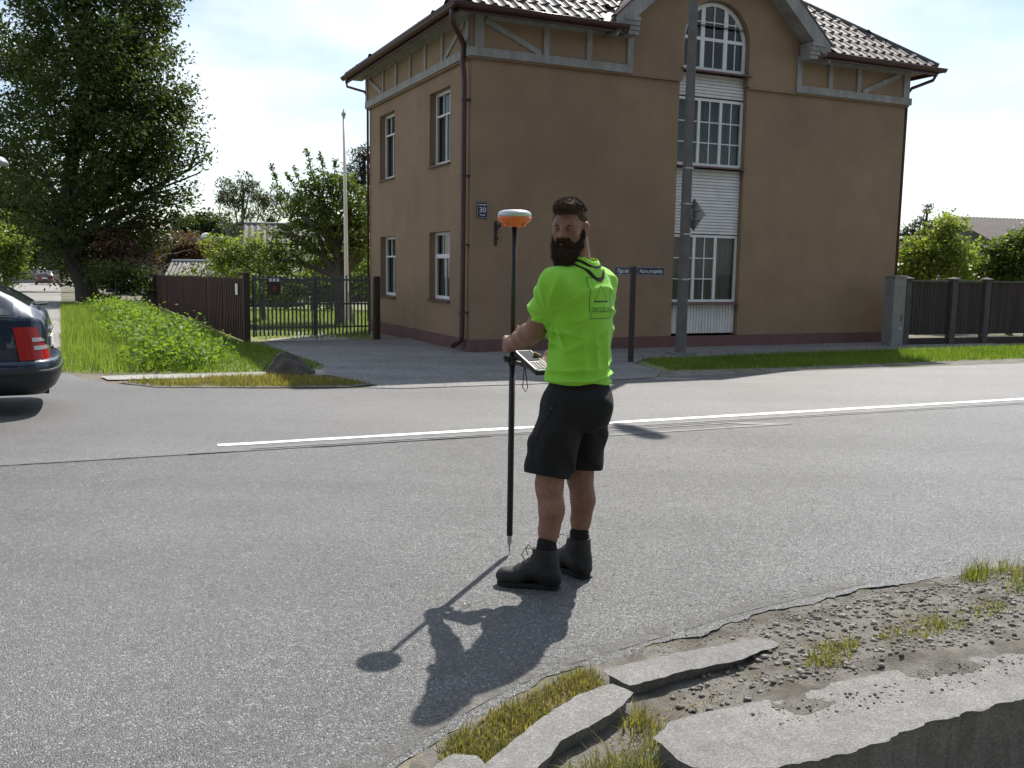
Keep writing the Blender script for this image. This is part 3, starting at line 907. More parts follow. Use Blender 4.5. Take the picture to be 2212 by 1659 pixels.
# right and rear walls
poly_holes([(0, .23), (D, .23), (D, 5.88), (0, 5.88)], [], lambda a, b, w: (W, a, b), "wall", m_stucco, house)
poly_holes([(0, .23), (W, .23), (W, 5.88), (0, 5.88)], [], lambda a, b, w: (a, D, b), "wall", m_stucco, house)
mb = MB()
mb.bb(-.035, W + .035, -.035, .0, -.02, .228); mb.bb(-.035, 0, 0, D, -.12, .228); mb.bb(W, W + .035, 0, D, -.12, .228)
mb.bb(-.035, W + .035, D, D + .035, -.12, .228)
mb.build("plinth", m_plinth, house)

# timber band: every beam, stud and brace is one piece
def timber(a, b, w=0.11, face='f', dpt=0.035):
    off = UP - dpt / 2 - 0.0
    if face == 'f':
        A = (a[0], off, a[1]); B = (b[0], off, b[1]); up = (0, 1, 0)
    else:
        A = (off, a[0], a[1]); B = (off, b[0], b[1]); up = (1, 0, 0)
    mb = MB()
    mb.beam(A, B, w, dpt, up)
    return mb.build("timber", m_timber, house)
for a, b, w in [((-.09, 5.20), (3.16, 5.20), .145), ((.085, 5.275), (.085, 5.83), .17), ((1.37, 5.275), (1.37, 5.74), .11), ((2.24, 5.275), (2.24, 5.74), .11), ((3.10, 5.275), (3.10, 5.74), .12), ((.24, 5.79), (3.16, 5.79), .095),
                ((7.03, 5.20), (W + .09, 5.20), .145), ((7.09, 5.275), (7.09, 5.74), .12), ((7.91, 5.275), (7.91, 5.74), .11), ((8.68, 5.275), (8.68, 5.74), .11), ((W - .075, 5.275), (W - .075, 5.83), .17), ((7.03, 5.79), (W - .165, 5.79), .095)]:
    timber(a, b, w)
timber((0.20, 5.735), (1.27, 5.285), .095, dpt=0.030); timber((W - .25, 5.735), (8.80, 5.285), .095, dpt=0.030)
for a, b, w in [((-.045, 5.20), (D + .05, 5.20), .145), ((.06, 5.275), (.06, 5.83), .14), ((D - .05, 5.275), (D - .05, 5.83), .12), ((.14, 5.79), (D - .12, 5.79), .095)] + \
               [((t, 5.275), (t, 5.74), .10) for t in (1.31, 2.24, 3.15, 4.07, 5.0)]:
    timber(a, b, w, 'l')
timber((.22, 5.735), (1.20, 5.285), .09, 'l', 0.03); timber((D - .2, 5.735), (5.12, 5.285), .09, 'l', 0.03)

# ------------------------------------------------------------------ windows
def clip_poly(poly, clip):
    """Sutherland-Hodgman, clip convex CCW"""
    out = poly
    for (x0, y0), (x1, y1) in zip(clip, clip[1:] + clip[:1]):
        inp = out; out = []
        if not inp: return []
        side = lambda p: (x1 - x0) * (p[1] - y0) - (y1 - y0) * (p[0] - x0)
        for p, q in zip(inp, inp[1:] + inp[:1]):
            sp, sq = side(p), side(q)
            if sp >= 0: out.append(p)
            if (sp >= 0) != (sq >= 0):
                t = sp / (sp - sq)
                out.append((p[0] + (q[0] - p[0]) * t, p[1] + (q[1] - p[1]) * t))
    return out
def window(fn, depth, rects, bars, panes, clip=None, sill=None, curtain=None, frame_w=0.05):
    """fn(a,b,w); rects: frame pieces (a0,a1,b0,b1); bars: thin muntins; panes: glass rects"""
    fr_ = MB()
    for a0, a1, b0, b1 in rects:
        pl = [(a0, b0), (a1, b0), (a1, b1), (a0, b1)]
        if clip: pl = clip_poly(pl, clip)
        if len(pl) > 2: fr_.prism(pl, lambda a, b, w: fn(a, b, depth + w), 0.055)
    if clip:                                              # curved head
        inner = [(WCX + (p[0] - WCX) * .91, 5.36 + (p[1] - 5.36) * .945) for p in clip]
        for i in range(len(clip)):
            j = (i + 1) % len(clip)
            fr_.prism([clip[i], clip[j], inner[j], inner[i]], lambda a, b, w: fn(a, b, depth - .002 + w), 0.056)
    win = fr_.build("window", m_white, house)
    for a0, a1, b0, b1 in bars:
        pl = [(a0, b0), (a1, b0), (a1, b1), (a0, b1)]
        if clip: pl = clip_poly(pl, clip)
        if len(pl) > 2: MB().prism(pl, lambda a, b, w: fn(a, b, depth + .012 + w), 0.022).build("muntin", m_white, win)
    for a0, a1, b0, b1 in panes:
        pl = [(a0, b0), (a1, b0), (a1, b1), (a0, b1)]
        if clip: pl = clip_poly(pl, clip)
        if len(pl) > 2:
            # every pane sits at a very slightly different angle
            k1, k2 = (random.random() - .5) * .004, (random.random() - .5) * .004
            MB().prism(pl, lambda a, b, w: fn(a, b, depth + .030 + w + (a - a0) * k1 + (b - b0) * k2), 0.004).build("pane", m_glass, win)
    if sill:
        a0, a1, b, w0, w1 = sill
        V = [fn(a0, b, w0), fn(a1, b, w0), fn(a1, b + .02, w1), fn(a0, b + .02, w1)]
        V2 = [fn(a0, b - .025, w0), fn(a1, b - .025, w0), fn(a1, b - .005, w1), fn(a0, b - .005, w1)]
        MB().add(V + V2, [(0, 1, 2, 3), (7, 6, 5, 4), (0, 4, 5, 1), (1, 5, 6, 2), (2, 6, 7, 3), (3, 7, 4, 0)]).build("sill", m_sill, win)
    if curtain:
        a0, a1, b0, b1, cw = curtain
        n = max(8, int((a1 - a0) / .02)); V = []; F = []
        for i in range(n + 1):
            a = a0 + (a1 - a0) * i / n
            w = depth + .12 + .018 * math.sin(a * 47) + .01 * math.sin(a * 91 + 1)
            V += [fn(a, b0, w), fn(a, b1, w)]
        F = [(2 * i, 2 * i + 2, 2 * i + 3, 2 * i + 1) for i in range(n)]
        MB().add(V, F).build("curtain", m_curtain, win, fix=False)
    bx0 = min(r[0] for r in rects); bx1 = max(r[1] for r in rects); bz0 = min(r[2] for r in rects); bz1 = max(r[3] for r in rects)
    if clip: bz1 = max(p[1] for p in clip)
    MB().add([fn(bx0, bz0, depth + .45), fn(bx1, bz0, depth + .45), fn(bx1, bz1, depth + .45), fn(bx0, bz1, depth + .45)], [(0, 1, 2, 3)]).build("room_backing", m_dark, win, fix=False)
    return win
def grid_window(fn, depth, a0, a1, b0, b1, casements, rows, sill, curtain=None, fw=0.05, bw=0.02, skip=None):
    """casements: list of (a_start, a_end, cols)"""
    rects = [(a0, a1, b0, b0 + fw), (a0, a1, b1 - fw, b1), (a0, a0 + fw, b0 + fw, b1 - fw), (a1 - fw, a1, b0 + fw, b1 - fw)]
    bars = []; panes = []
    for i, (c0, c1, nc, nr) in enumerate(casements):
        if i: rects.append((casements[i - 1][1], c0, b0 + fw, b1 - fw))
        for k in range(1, nc):
            x = c0 + (c1 - c0) * k / nc
            bars.append((x - bw / 2, x + bw / 2, b0 + fw, b1 - fw))
        for k in range(1, nr):
            z = b0 + fw + (b1 - b0 - 2 * fw) * k / nr
            for q in range(nc):
                x0 = c0 + (c1 - c0) * q / nc; x1 = c0 + (c1 - c0) * (q + 1) / nc
                bars.append((x0 + (bw / 2 if q else 0), x1 - (bw / 2 if q < nc - 1 else 0), z - bw / 2, z + bw / 2))
        for q in range(nc):
            for k in range(nr):
                x0 = c0 + (c1 - c0) * q / nc; x1 = c0 + (c1 - c0) * (q + 1) / nc
                z0 = b0 + fw + (b1 - b0 - 2 * fw) * k / nr; z1 = b0 + fw + (b1 - b0 - 2 * fw) * (k + 1) / nr
                panes.append((x0, x1, z0, z1))
    return window(fn, depth, rects, bars, panes, None, sill, curtain)
random.seed(4)
L0, L1 = WCX - WHW + .01, WCX + WHW - .01
def cas(a0, a1, spec, fw=.05, mw=.06):
    n = len(spec); w = (a1 - a0 - 2 * fw - mw * (n - 1)) / n
    return [(a0 + fw + i * (w + mw), a0 + fw + i * (w + mw) + w, *s) for i, s in enumerate(spec)]
grid_window(fr, RC, L0, L1, .895, 2.225, cas(L0, L1, [(2, 3), (2, 3), (1, 1)]), 3, (L0 - .01, L1 + .03, .87, -.05, RC + .05), (L0 + .05, L1 - .05, .93, 2.2, 1))
grid_window(fr, RC, L0, L1, 3.565, 4.855, cas(L0, L1, [(2, 3), (2, 3), (2, 3)]), 3, (L0 - .01, L1 + .03, 3.54, -.05, RC + .05), (L0 + .05, L1 - .05, 3.6, 4.8, 1))
# arched attic window
clip = [(WCX - .755, 5.37), (WCX + .755, 5.37), (WCX + .755, 5.90)] + arch_pts(WCX, .755, 5.90)[1:-1] + [(WCX - .755, 5.90)]
mx = [WCX - .755, WCX - .70, WCX - .315, WCX - .225, WCX + .225, WCX + .315, WCX + .70, WCX + .755]
rects = [(mx[0], mx[7], 5.37, 5.43), (mx[0], mx[1], 5.43, 6.2), (mx[6], mx[7], 5.43, 6.2), (mx[2], mx[3], 5.43, 6.70), (mx[4], mx[5], 5.43, 6.70),
         (mx[1], mx[2], 5.93, 5.99), (mx[3], mx[4], 5.93, 5.99), (mx[5], mx[6], 5.93, 5.99)]
bars = []; panes = []
for a0, a1 in ((mx[1], mx[2]), (mx[3], mx[4]), (mx[5], mx[6])):
    xm = (a0 + a1) / 2
    bars += [(xm - .01, xm + .01, 5.43, 5.93), (xm - .01, xm + .01, 5.99, 6.70), (a0, xm - .01, 6.27, 6.29), (xm + .01, a1, 6.27, 6.29)]
    for q in ((a0, xm), (xm, a1)):
        panes += [(*q, 5.43, 5.93), (*q, 5.99, 6.28), (*q, 6.28, 6.72)]
window(lambda a, b, w: (a, w, b), RC - .04, rects, bars, panes, clip, (L0 - .03, L1 + .05, 5.345, -.10, RC + .02), None)
for i, (a, b, c, d) in enumerate(LW):
    zt = d - .42
    fw = .055; mid = (a + b) / 2
    rects = [(a, b, c, c + fw + .02), (a, b, d - fw, d), (a, a + fw, c + fw + .02, d - fw), (b - fw, b, c + fw + .02, d - fw)]
    tb = 0.035 if i else 0.08
    rects.append((a + fw, b - fw, zt - tb, zt))
    t1, t2 = a + fw + (b - a - 2 * fw) / 3, a + fw + 2 * (b - a - 2 * fw) / 3
    bars = [(mid - .014, mid + .014, c + fw + .02, zt - tb), (t1 - .011, t1 + .011, zt, d - fw), (t2 - .011, t2 + .011, zt, d - fw)]
    panes = [(a + fw, mid, c + fw + .02, zt - tb), (mid, b - fw, c + fw + .02, zt - tb), (a + fw, t1, zt, d - fw), (t1, t2, zt, d - fw), (t2, b - fw, zt, d - fw)]
    window(lf, 0.13, rects, bars, panes, None, (a - .03, b + .03, c - .004, -.05, .13), (a + .06, b - .06, c + .08, d - .06, 1))

# ------------------------------------------------------------------ boarded panels between the windows
def panel(z0, z1, n, vertical=False):
    root = MB().bb(L0, L1, RC + .03, RC + .05, z0, z1).build("panel", m_board, house)
    if not vertical:
        h = (z1 - z0) / n
        for k in range(n):
            a = z0 + k * h
            MB().add([(L0 + .004, RC - .012, a + .003), (L1 - .004, RC - .012, a + .003), (L1 - .004, RC + .006, a + h - .004), (L0 + .004, RC + .006, a + h - .004),
                      (L0 + .004, RC + .028, a + .003), (L1 - .004, RC + .028, a + .003), (L1 - .004, RC + .028, a + h - .004), (L0 + .004, RC + .028, a + h - .004)],
                     [(0, 1, 2, 3), (4, 7, 6, 5), (0, 4, 5, 1), (3, 2, 6, 7), (0, 3, 7, 4), (1, 5, 6, 2)]).build("board", m_board, root)
    else:
        w = (L1 - L0) / n
        for k in range(n):
            MB().bb(L0 + k * w + .004, L0 + (k + 1) * w - .004, RC - .005, RC + .028, z0 + .003, z1 - .003).build("board", m_board, root, bevel=.004)
panel(2.245, 3.505, 21); panel(4.885, 5.315, 7); panel(.265, .845, 22, True)

# ------------------------------------------------------------------ roof
hx0, hx1, hy0, hy1 = -OV, W + OV, -OV, D + OV
half = (hy1 - hy0) / 2
RZ = EZ + half * PT
rf = MB()
rv = [(hx0, hy0, EZ), (hx1, hy0, EZ), (hx1, hy1, EZ), (hx0, hy1, EZ), (hx0 + half, hy0 + half, RZ), (hx1 - half, hy0 + half, RZ)]
NC0, NC1 = GX - 2.25, GX + 2.25                      # the front eave is interrupted by the gable
rf.add(rv, [(1, 2, 5), (2, 3, 4, 5), (3, 0, 4)])
nz = EZ + (0.02 - hy0) * PT
rf.add([rv[0], (NC0, hy0, EZ), (NC0, .02, nz), rv[4]], [(0, 1, 2, 3)])
rf.add([(NC0, .02, nz), (NC1, .02, nz), rv[5], rv[4]], [(0, 1, 2, 3)])
rf.add([(NC1, hy0, EZ), rv[1], rv[5], (NC1, .02, nz)], [(0, 1, 2, 3)])
roof = rf.build("roof", m_tile, house, fix=False)
# soffit boards and fascia
mb = MB()
MB().bb(GX + 2.22, hx1 - .02, hy0 + .02, UP - .002, EZ - .055, EZ - .02).build('soffit', m_timber, house)
mb.bb(hx0 + .02, GX - 2.22, hy0 + .02, UP - .002, EZ - .055, EZ - .02).build('soffit', m_timber, house)
MB().bb(hx0 + .02, UP - .002, UP - .001, hy1 - .02, EZ - .055, EZ - .02).build('soffit', m_timber, house)
MB().bb(W, hx1 - .02, UP, hy1 - .02, EZ - .055, EZ - .02).build('soffit', m_timber, house)
GL0, GL1 = GX - 2.33, GX + 2.33
for a, b in ((hx0, GL0), (GL1, hx1)):
    MB().bb(a, b, hy0 - .02, hy0 + .018, EZ - .13, EZ - .014).build("fascia", m_brownmetal, house)
MB().bb(hx0 - .02, hx0 + .018, hy0 + .02, hy1, EZ - .13, EZ - .014).build("fascia", m_brownmetal, house)
MB().bb(hx1 - .018, hx1 + .02, hy0 + .02, hy1, EZ - .13, EZ - .014).build("fascia", m_brownmetal, house)
def gutter(a, b, out):
    """half-round gutter from a to b hanging outside the fascia"""
    a = Vector(a); b = Vector(b); o = Vector(out)
    V = []; F = []; n = 9
    for P in (a, b):
        for k in range(n):
            th = math.pi * k / (n - 1)
            V.append(P + o * (.065 - .065 * math.cos(th)) + Vector((0, 0, -.07 * math.sin(th))))
    for k in range(n - 1): F.append((k, k + 1, n + k + 1, n + k))
    mb = MB(); mb.add(V, F)
    mb.tube([a + o * .13, b + o * .13], .012, 6)
    return mb.build("gutter", m_brownmetal, house, smooth=True, fix=False)
gutter((hx0 - .13, hy0 - .022, EZ - .015), (GL0 + .05, hy0 - .022, EZ - .015), (0, -1, 0))
gutter((GL1 - .05, hy0 - .022, EZ - .015), (hx1 + .13, hy0 - .022, EZ - .015), (0, -1, 0))
gutter((hx0 - .022, hy0 - .13, EZ - .015), (hx0 - .022, hy1, EZ - .015), (-1, 0, 0))
gutter((hx1 + .022, hy0 - .13, EZ - .015), (hx1 + .022, hy1, EZ - .015), (1, 0, 0))
def pipe(path, r=.05):
    P = [Vector(p) for p in path]
    mb = MB(); mb.tube(P, r, 10)
    return mb
pp = pipe([(hx0 - .085, hy0 + .10, EZ - .05), (hx0 - .085, hy0 + .11, EZ - .20), (hx0 - .06, hy0 + .16, EZ - .27), (-.22, .02, EZ - .44), (-.14, .11, EZ - .52), (-.135, .13, EZ - .60), (-.135, .13, 5.0), (-.12, .13, 4.9), (-.105, .13, 4.7), (-.105, .13, .30), (-.12, .15, .21), (-.22, .30, .10)])
pp.build("downpipe", m_brownmetal, house, smooth=True)
for z in (4.4, 3.1, 1.9, .7):
    MB().bb(-.165, -.002, .07, .19, z, z + .03).build("pipe_clamp", m_brownmetal, house)
pipe([(hx1 + .02, hy0 + .02, EZ - .08), (hx1 - .02, hy0 + .08, EZ - .22), (W + .14, -.02, EZ - .36), (W + .09, .05, EZ - .48), (W + .09, .05, .2)], .035).build("downpipe", m_brownmetal, house, smooth=True)
pipe([(hx0 - .03, hy1 - .05, EZ - .08), (hx0 - .02, hy1 - .1, EZ - .22), (-.12, D - .02, EZ - .36), (-.05, D - .03, EZ - .48), (-.05, D - .03, .2)], .028).build("downpipe", m_brownmetal, house, smooth=True)

# roof tiles: profile shared by every tile
TWD, TLN = 0.225, 0.35
def tile_mesh():
    prof = [(-.5, 0.010), (-.34, 0.002), (-.12, 0.002), (.06, 0.016), (.22, 0.040), (.36, 0.042), (.5, 0.016)]
    V = []; n = len(prof)
    for y, lift in ((0, .030), (TLN + .04, .004)):
        for x, z in prof: V.append((x * TWD, y, z + lift))
    for x, z in prof: V.append((x * TWD, 0.003, z - .012))
    F = [(i, i + 1, n + i + 1, n + i) for i in range(n - 1)] + [(2 * n + i, 2 * n + i + 1, i + 1, i) for i in range(n - 1)]
    return V, F
TV, TF = tile_mesh()
tmb = MB(); tmb.add(TV, TF)
tile_me = tmb.mesh("tile", m_tile, False)
pitch = math.atan(PT); cp, sp_ = math.cos(pitch), math.sin(pitch)
zg = lambda s: min(CZ + .36, apex + .36 - GP * abs(s - GX))
def slope_tiles(length, fnm, skip=None, lean=half):
    nrow = int((lean / cp) / TLN) + 1
    res = []
    for j in range(nrow):
        h = j * TLN * cp
        n = int(length / TWD)
        for i in range(n + 1):
            x = (i + .5) * TWD
            if x < h + .13 or x > length - h - .15: continue
            if skip and skip(x, h): continue
            res.append(fnm(x, h, h * PT))
    return res
Rf = Matrix.Rotation(pitch, 4, 'X')
front = slope_tiles(hx1 - hx0, lambda x, h, dz: Matrix.Translation((hx0 + x, hy0 - .03 + h, EZ + .006 + dz)) @ Rf,
                    lambda x, h: zg(hx0 + x) > EZ + h * PT - .02)
back = slope_tiles(hx1 - hx0, lambda x, h, dz: Matrix.Translation((hx1 - x, hy1 + .03 - h, EZ + .006 + dz)) @ Matrix.Rotation(math.pi, 4, 'Z') @ Rf)
left = slope_tiles(hy1 - hy0, lambda x, h, dz: Matrix.Translation((hx0 - .03 + h, hy1 - x, EZ + .006 + dz)) @ Matrix.Rotation(-math.pi / 2, 4, 'Z') @ Rf)
right = slope_tiles(hy1 - hy0, lambda x, h, dz: Matrix.Translation((hx1 + .03 - h, hy0 + x, EZ + .006 + dz)) @ Matrix.Rotation(math.pi / 2, 4, 'Z') @ Rf)
hm = Matrix.Translation((HC[0], HC[1], 0)) @ Matrix.Rotation(HA, 4, 'Z')
def in_view(p):
    q = cam.matrix_world.inverted() @ p
    if q.z > -0.1: return False
    return abs(q.x / -q.z) < 0.56 and abs(q.y / -q.z) < 0.425
vis = [m for m in front if in_view((hm @ m).translation)]
hid = [m for m in front if not in_view((hm @ m).translation)]
vis.sort(key=lambda m: m.translation.z)
rgx = random.Random(3)
for k, m in enumerate(vis[:300]):
    inst("roof_tile", tile_me, roof, m @ Matrix.Translation((0, 0, rgx.random() * .004)) @ Matrix.Rotation((rgx.random() - .5) * .012, 4, 'Z'))
field = MB()
for m in vis[300:] + hid + back + left + right:
    field.add([m @ Vector(v) for v in TV], TF)
field.build("tile_field", m_tile, roof, fix=False, kind="stuff")
# hip and ridge caps
mb = MB()
for a, b in ((rv[0], rv[4]), (rv[1], rv[5]), (rv[2], rv[5]), (rv[3], rv[4]), (rv[4], rv[5])):
    a = Vector(a) + Vector((0, 0, .035)); b = Vector(b) + Vector((0, 0, .035))
    mb.tube([a, b], .085, 10)
mb.build("ridge_cap", m_tile, roof, smooth=True)

# front gable: roof slabs, barge boards and stepped returns
TH = .20
gy0, gy1 = -.44, 3.4
z_in = lambda d: apex - GP * d
hipb = 1.5
for sgn in (-1, 1):
    ft = 2.50
    # slab: plan strip from the cut-off peak to the foot, upper edge running back along the little hip to the ridge
    V = [(GX + sgn * CD, gy0 + .045, z_in(CD)), (GX + sgn * ft, gy0 + .045, z_in(ft)), (GX + sgn * ft, gy1, z_in(ft)), (GX, gy1, z_in(0)), (GX, gy0 + hipb, z_in(0))]
    mb = MB()
    lo = [(x, y, z + .10) for x, y, z in V]; hi = [(x, y, z + .34) for x, y, z in V]
    mb.add(lo + hi, [(4, 3, 2, 1, 0), (5, 6, 7, 8, 9)] + [(i, (i + 1) % 5, 5 + (i + 1) % 5, 5 + i) for i in range(5)])
    mb.build("gable_roof", m_tile, house)
    mb = MB()
    sec = [(CD, z_in(CD)), (ft - .02, z_in(ft - .02)), (ft - .02, z_in(ft - .02) + .36), (CD, z_in(CD) + .36)]
    mb.prism(sec, lambda a, b, w: (GX + sgn * a, gy0 + w, b), .043)
    mb.build("barge_board", m_timber, house)
    mb = MB()
    sec = [(CD, z_in(CD) + .03), (ft, z_in(ft) + .03), (ft, z_in(ft) + .097), (CD, z_in(CD) + .097)]
    mb.prism(sec, lambda a, b, w: (GX + sgn * a, gy0 + .046 + w, b), UP - gy0 - .05)
    mb.build("gable_soffit", m_timber, house)
    # verge flashing catching the sun
    mb = MB()
    mb.prism([(CD, z_in(CD) + .362), (ft, z_in(ft) + .362), (ft, z_in(ft) + .40), (CD, z_in(CD) + .40)], lambda a, b, w: (GX + sgn * a, gy0 - .015 + w, b), .20)
    mb.build("verge_flashing", m_brownmetal, house)
    xb = GX + sgn * 2.02
    mb = MB()
    for k in range(4):
        e = k * .045
        x0, x1 = xb - sgn * .03, xb + sgn * (.18 + e)
        mb.bb(min(x0, x1), max(x0, x1), gy0 - .015 + .02 * (3 - k), UP - .04, 5.74 + k * .078, 5.74 + (k + 1) * .078 - .004)
    mb.build("gable_return", m_timber, house)

MB().add([(GX - CD, gy0 + .02, CZ + .345), (GX + CD, gy0 + .02, CZ + .345), (GX, gy0 + hipb, z_in(0) + .345), (GX - CD, gy0 + .02, CZ + .05), (GX + CD, gy0 + .02, CZ + .05)], [(0, 1, 2), (3, 4, 1, 0)]).build('added_gable_hip', m_tile, house, fix=False)  # made-up hip closing the unseen peak so the gable's shadow stays short
# number plate and bracket on the front wall
m_navy = M("navy_enamel", (0.012, 0.016, 0.05), (0.016, 0.02, 0.06), rough=0.3, scale=3)
m_signwhite = M("sign_white", (0.75, 0.76, 0.76), (0.7, 0.7, 0.7), rough=0.4)
def attach(me, mat, name, parent, mw):
    me.materials.clear(); me.materials.append(mat)
    return inst(name, me, parent, mw)
px, py = hxy(.205, 0)
np_ = empty("house_number", (px, py, 2.38), HA, label="dark blue house number plate reading 30", cat="house number")
MB().bb(-.105, .105, -.022, -.004, 0, .29).build("plate", m_navy, np_, bevel=.006)
RX = Matrix.Rotation(math.pi / 2, 4, 'X')
attach(text_mesh("30", .135, .001), m_signwhite, "numerals", np_, Matrix.Translation((0, -.0235, .142)) @ RX)
mb = MB()
for z, w in ((.235, .15), (.058, .10)):
    mb.bb(-w / 2, w / 2, -.0245, -.0225, z - .006, z + .006)
for a in ((-.095, -.092, .012, .278), (.092, .095, .012, .278), (-.092, .092, .012, .015), (-.092, .092, .275, .278)):
    mb.bb(a[0], a[1], -.0238, -.0224, a[2], a[3])
mb.build("plate_lines", m_signwhite, np_)
px, py = hxy(.47, 0)
fb = empty("wall_bracket", (px, py, 1.91), HA, label="black wrought iron flag bracket on the house wall under the number plate", cat="bracket")
MB().bb(-.025, .025, -.02, -.004, 0, .43).build("back_plate", m_iron, fb)
mb = MB()
mb.tube([(0, -.02, .22), (.02, -.05, .30), (.05, -.10, .35), (.09, -.14, .36)], .012, 6)
mb.tube([(.03, -.05, .33), (.11, -.17, .42)], .022, 8)
mb.tube([(.0, -.02, .36), (.07, -.12, .36)], .01, 6)
mb.build("flag_socket", m_iron, fb)
MB().box((.015, -.035, .13), (.05, .03, .05)).build("bracket_scroll", m_iron, fb)

# ================================================================== gate, fences, poles, signs
m_gate = M("gate_metal", (0.085, 0.10, 0.10), (0.065, 0.08, 0.08), rough=0.5, scale=8)
m_brown = M("brown_wood", (0.085, 0.035, 0.026), (0.055, 0.026, 0.022), rough=0.85, scale=5, bump=0.5, bscale=30, stretch=(2, 2, .3), island=.18)
m_brownpost = M("brown_post", (0.06, 0.030, 0.024), (0.04, 0.024, 0.02), rough=0.8, scale=5)
m_fencedark = M("dark_fence_wood", (0.050, 0.034, 0.028), (0.032, 0.024, 0.021), rough=0.85, scale=4, bump=.5, bscale=30, stretch=(2, 2, .3), island=.25)
m_cream = M("cream_paint", (0.78, 0.74, 0.68), (0.70, 0.66, 0.60), rough=0.5, scale=3)
m_galv = M("galvanised", (0.42, 0.43, 0.44), (0.34, 0.35, 0.36), rough=0.45, scale=6, metal=0.7)
m_rock = M("granite", (0.10, 0.085, 0.072), (0.055, 0.048, 0.042), rough=0.9, scale=7, bump=1.0, bscale=18, dirt=(0.05, 0.055, 0.035), dscale=4, dlo=.5, dhi=.7)
m_corr = M("corrugated_sheet", (0.20, 0.185, 0.17), (0.13, 0.12, 0.115), rough=0.75, scale=2.5, dirt=(0.10, 0.09, 0.085), dscale=1.5, dlo=.4, dhi=.7)
m_darkwood = M("weathered_wood", (0.07, 0.05, 0.042), (0.045, 0.034, 0.03), rough=0.9, scale=4, stretch=(2, 2, .3))

ga = Vector((-5.02, 18.35, 0)); gb = Vector((-2.92, 19.55, 0))
gd = (gb - ga).normalized(); GLN = (gb - ga).length
gate = empty("picket_gate", ga, math.atan2(gd.y, gd.x), label="grey metal picket double gate between brown posts and the house", cat="gate")
for k in range(30):
    x = .05 + (GLN - .1) * k / 29
    MB().bb(x - .017, x + .017, -.012, .0, .12, 1.30 + .012 * math.sin(k * 1.7)).build("picket", m_gate, gate)
for z in (.28, .74, 1.22):
    for a, b in ((.02, GLN * .515), (GLN * .525, GLN - .02)):
        MB().bb(a, b, .002, .034, z - .017, z + .017).build("rail", m_gate, gate)
for x in (.02, GLN * .51, GLN * .53, GLN - .02):
    MB().bb(x - .016, x + .016, .036, .066, .10, 1.28).build("stile", m_gate, gate)
MB().bb(GLN * .52 - .008, GLN * .52 + .008, -.035, -.014, .02, .55).build("drop_bolt", m_gate, gate)
PG = "brown posts carrying the picket gate"
for P_, lab, h in ((ga - gd * .13, "brown square gate post at the end of the brown fence", 1.36), (gb + gd * .12, "brown square gate post beside the house wall", 1.30)):
    o = empty("gate_post", (P_.x, P_.y, 0), math.atan2(gd.y, gd.x), label=lab, cat="post", group=PG)
    MB().bb(-.06, .06, -.06, .06, -.1, h).build("shaft", m_brownpost, o, bevel=.008)
    mb = MB()
    for z in (.3, 1.15): mb.bb(.06, .085, -.02, .02, z, z + .05)
    mb.build("hinge", m_gate, o)
# letter box on the gate
lbp = ga + gd * .40
lb = empty("letter_box", (lbp.x, lbp.y, .93), math.atan2(gd.y, gd.x), label="dark red letter box with three pale slanted stripes hung on the gate", cat="letter box")
m_red = M("dark_red_paint", (0.045, 0.014, 0.012), (0.035, 0.012, 0.010), rough=.45, scale=8)
MB().bb(-.105, .105, -.09, -.014, 0, .25).build("box", m_red, lb, bevel=.01)
m_box2 = M("letter_box_badge", (0.17, 0.05, 0.03), (0.14, 0.04, 0.025), rough=.5)
mb = MB(); mb.lathe([(.045, 0), (.045, .004)], 16, (0, -.09, .12), Matrix.Rotation(math.pi / 2, 3, 'X')); mb.build("badge", m_box2, lb)
mb = MB()
mb.add([(-.115, -.10, .25), (.115, -.10, .25), (.115, -.014, .315), (-.115, -.014, .315), (-.115, -.10, .24), (.115, -.10, .24), (.115, -.014, .30), (-.115, -.014, .30)],
       [(0, 1, 2, 3), (7, 6, 5, 4), (0, 4, 5, 1), (1, 5, 6, 2), (2, 6, 7, 3), (3, 7, 4, 0)])
lid = mb.build("lid", m_gate, lb)
for k in range(3):
    x = -.075 + k * .07
    MB().add([(x - .016, -.094, .2560), (x + .004, -.094, .2560), (x + .03, -.022, .3105), (x + .01, -.022, .3105)], [(0, 1, 2, 3)]).build("stripe", m_signwhite, lid, fix=False)

# brown board fence running off along the side street
f0 = np.array([-5.2, 18.38])
fence = empty("board_fence", (f0[0], f0[1], 0), 0, label="dark brown close board fence along the overgrown ditch", cat="fence")
for k in range(10):
    pan = MB(); L = 2.75
    for j in range(23):
        t = .06 + k * L + j * (L - .1) / 23
        p = HV * (t + .055)
        x, y = p
        z0 = float(drop(f0[0] + x, f0[1] + y))
        hh = 1.20 + .02 * math.sin(j * 2.1 + k) + (.015 if j % 2 else 0)
        R3 = Matrix.Rotation(HA, 3, 'Z')
        pan.box((x + (-.012 if j % 2 else .012) * HU[0], y + (-.012 if j % 2 else .012) * HU[1], z0 + hh / 2 + .03), (.02, .108, hh), R3)
    pan.build("fence_panel", m_brown, fence)
    p = HV * (k * L + .0) + HU * .06
    z0 = float(drop(f0[0] + p[0], f0[1] + p[1]))
    MB().box((p[0], p[1], z0 + .6), (.08, .08, 1.3), Matrix.Rotation(HA, 3, 'Z')).build("fence_post", m_brownpost, fence)
    q = HV * (k * L + 1.37) + HU * .05
    mb = MB()
    for z in (.35, .95): mb.box((q[0], q[1], float(drop(f0[0] + q[0], f0[1] + q[1])) + z), (.04, L, .08), Matrix.Rotation(HA, 3, 'Z'))
    mb.build("fence_rail", m_brownpost, fence)
    pc = HV * (k * L + .0) - HU * .02
    MB().box((pc[0], pc[1], z0 + 1.255), (.03, .05, .03), Matrix.Rotation(HA, 3, 'Z')).build("nail_plate", m_galv, fence)
sp = f0 + HV * .62 - HU * .04
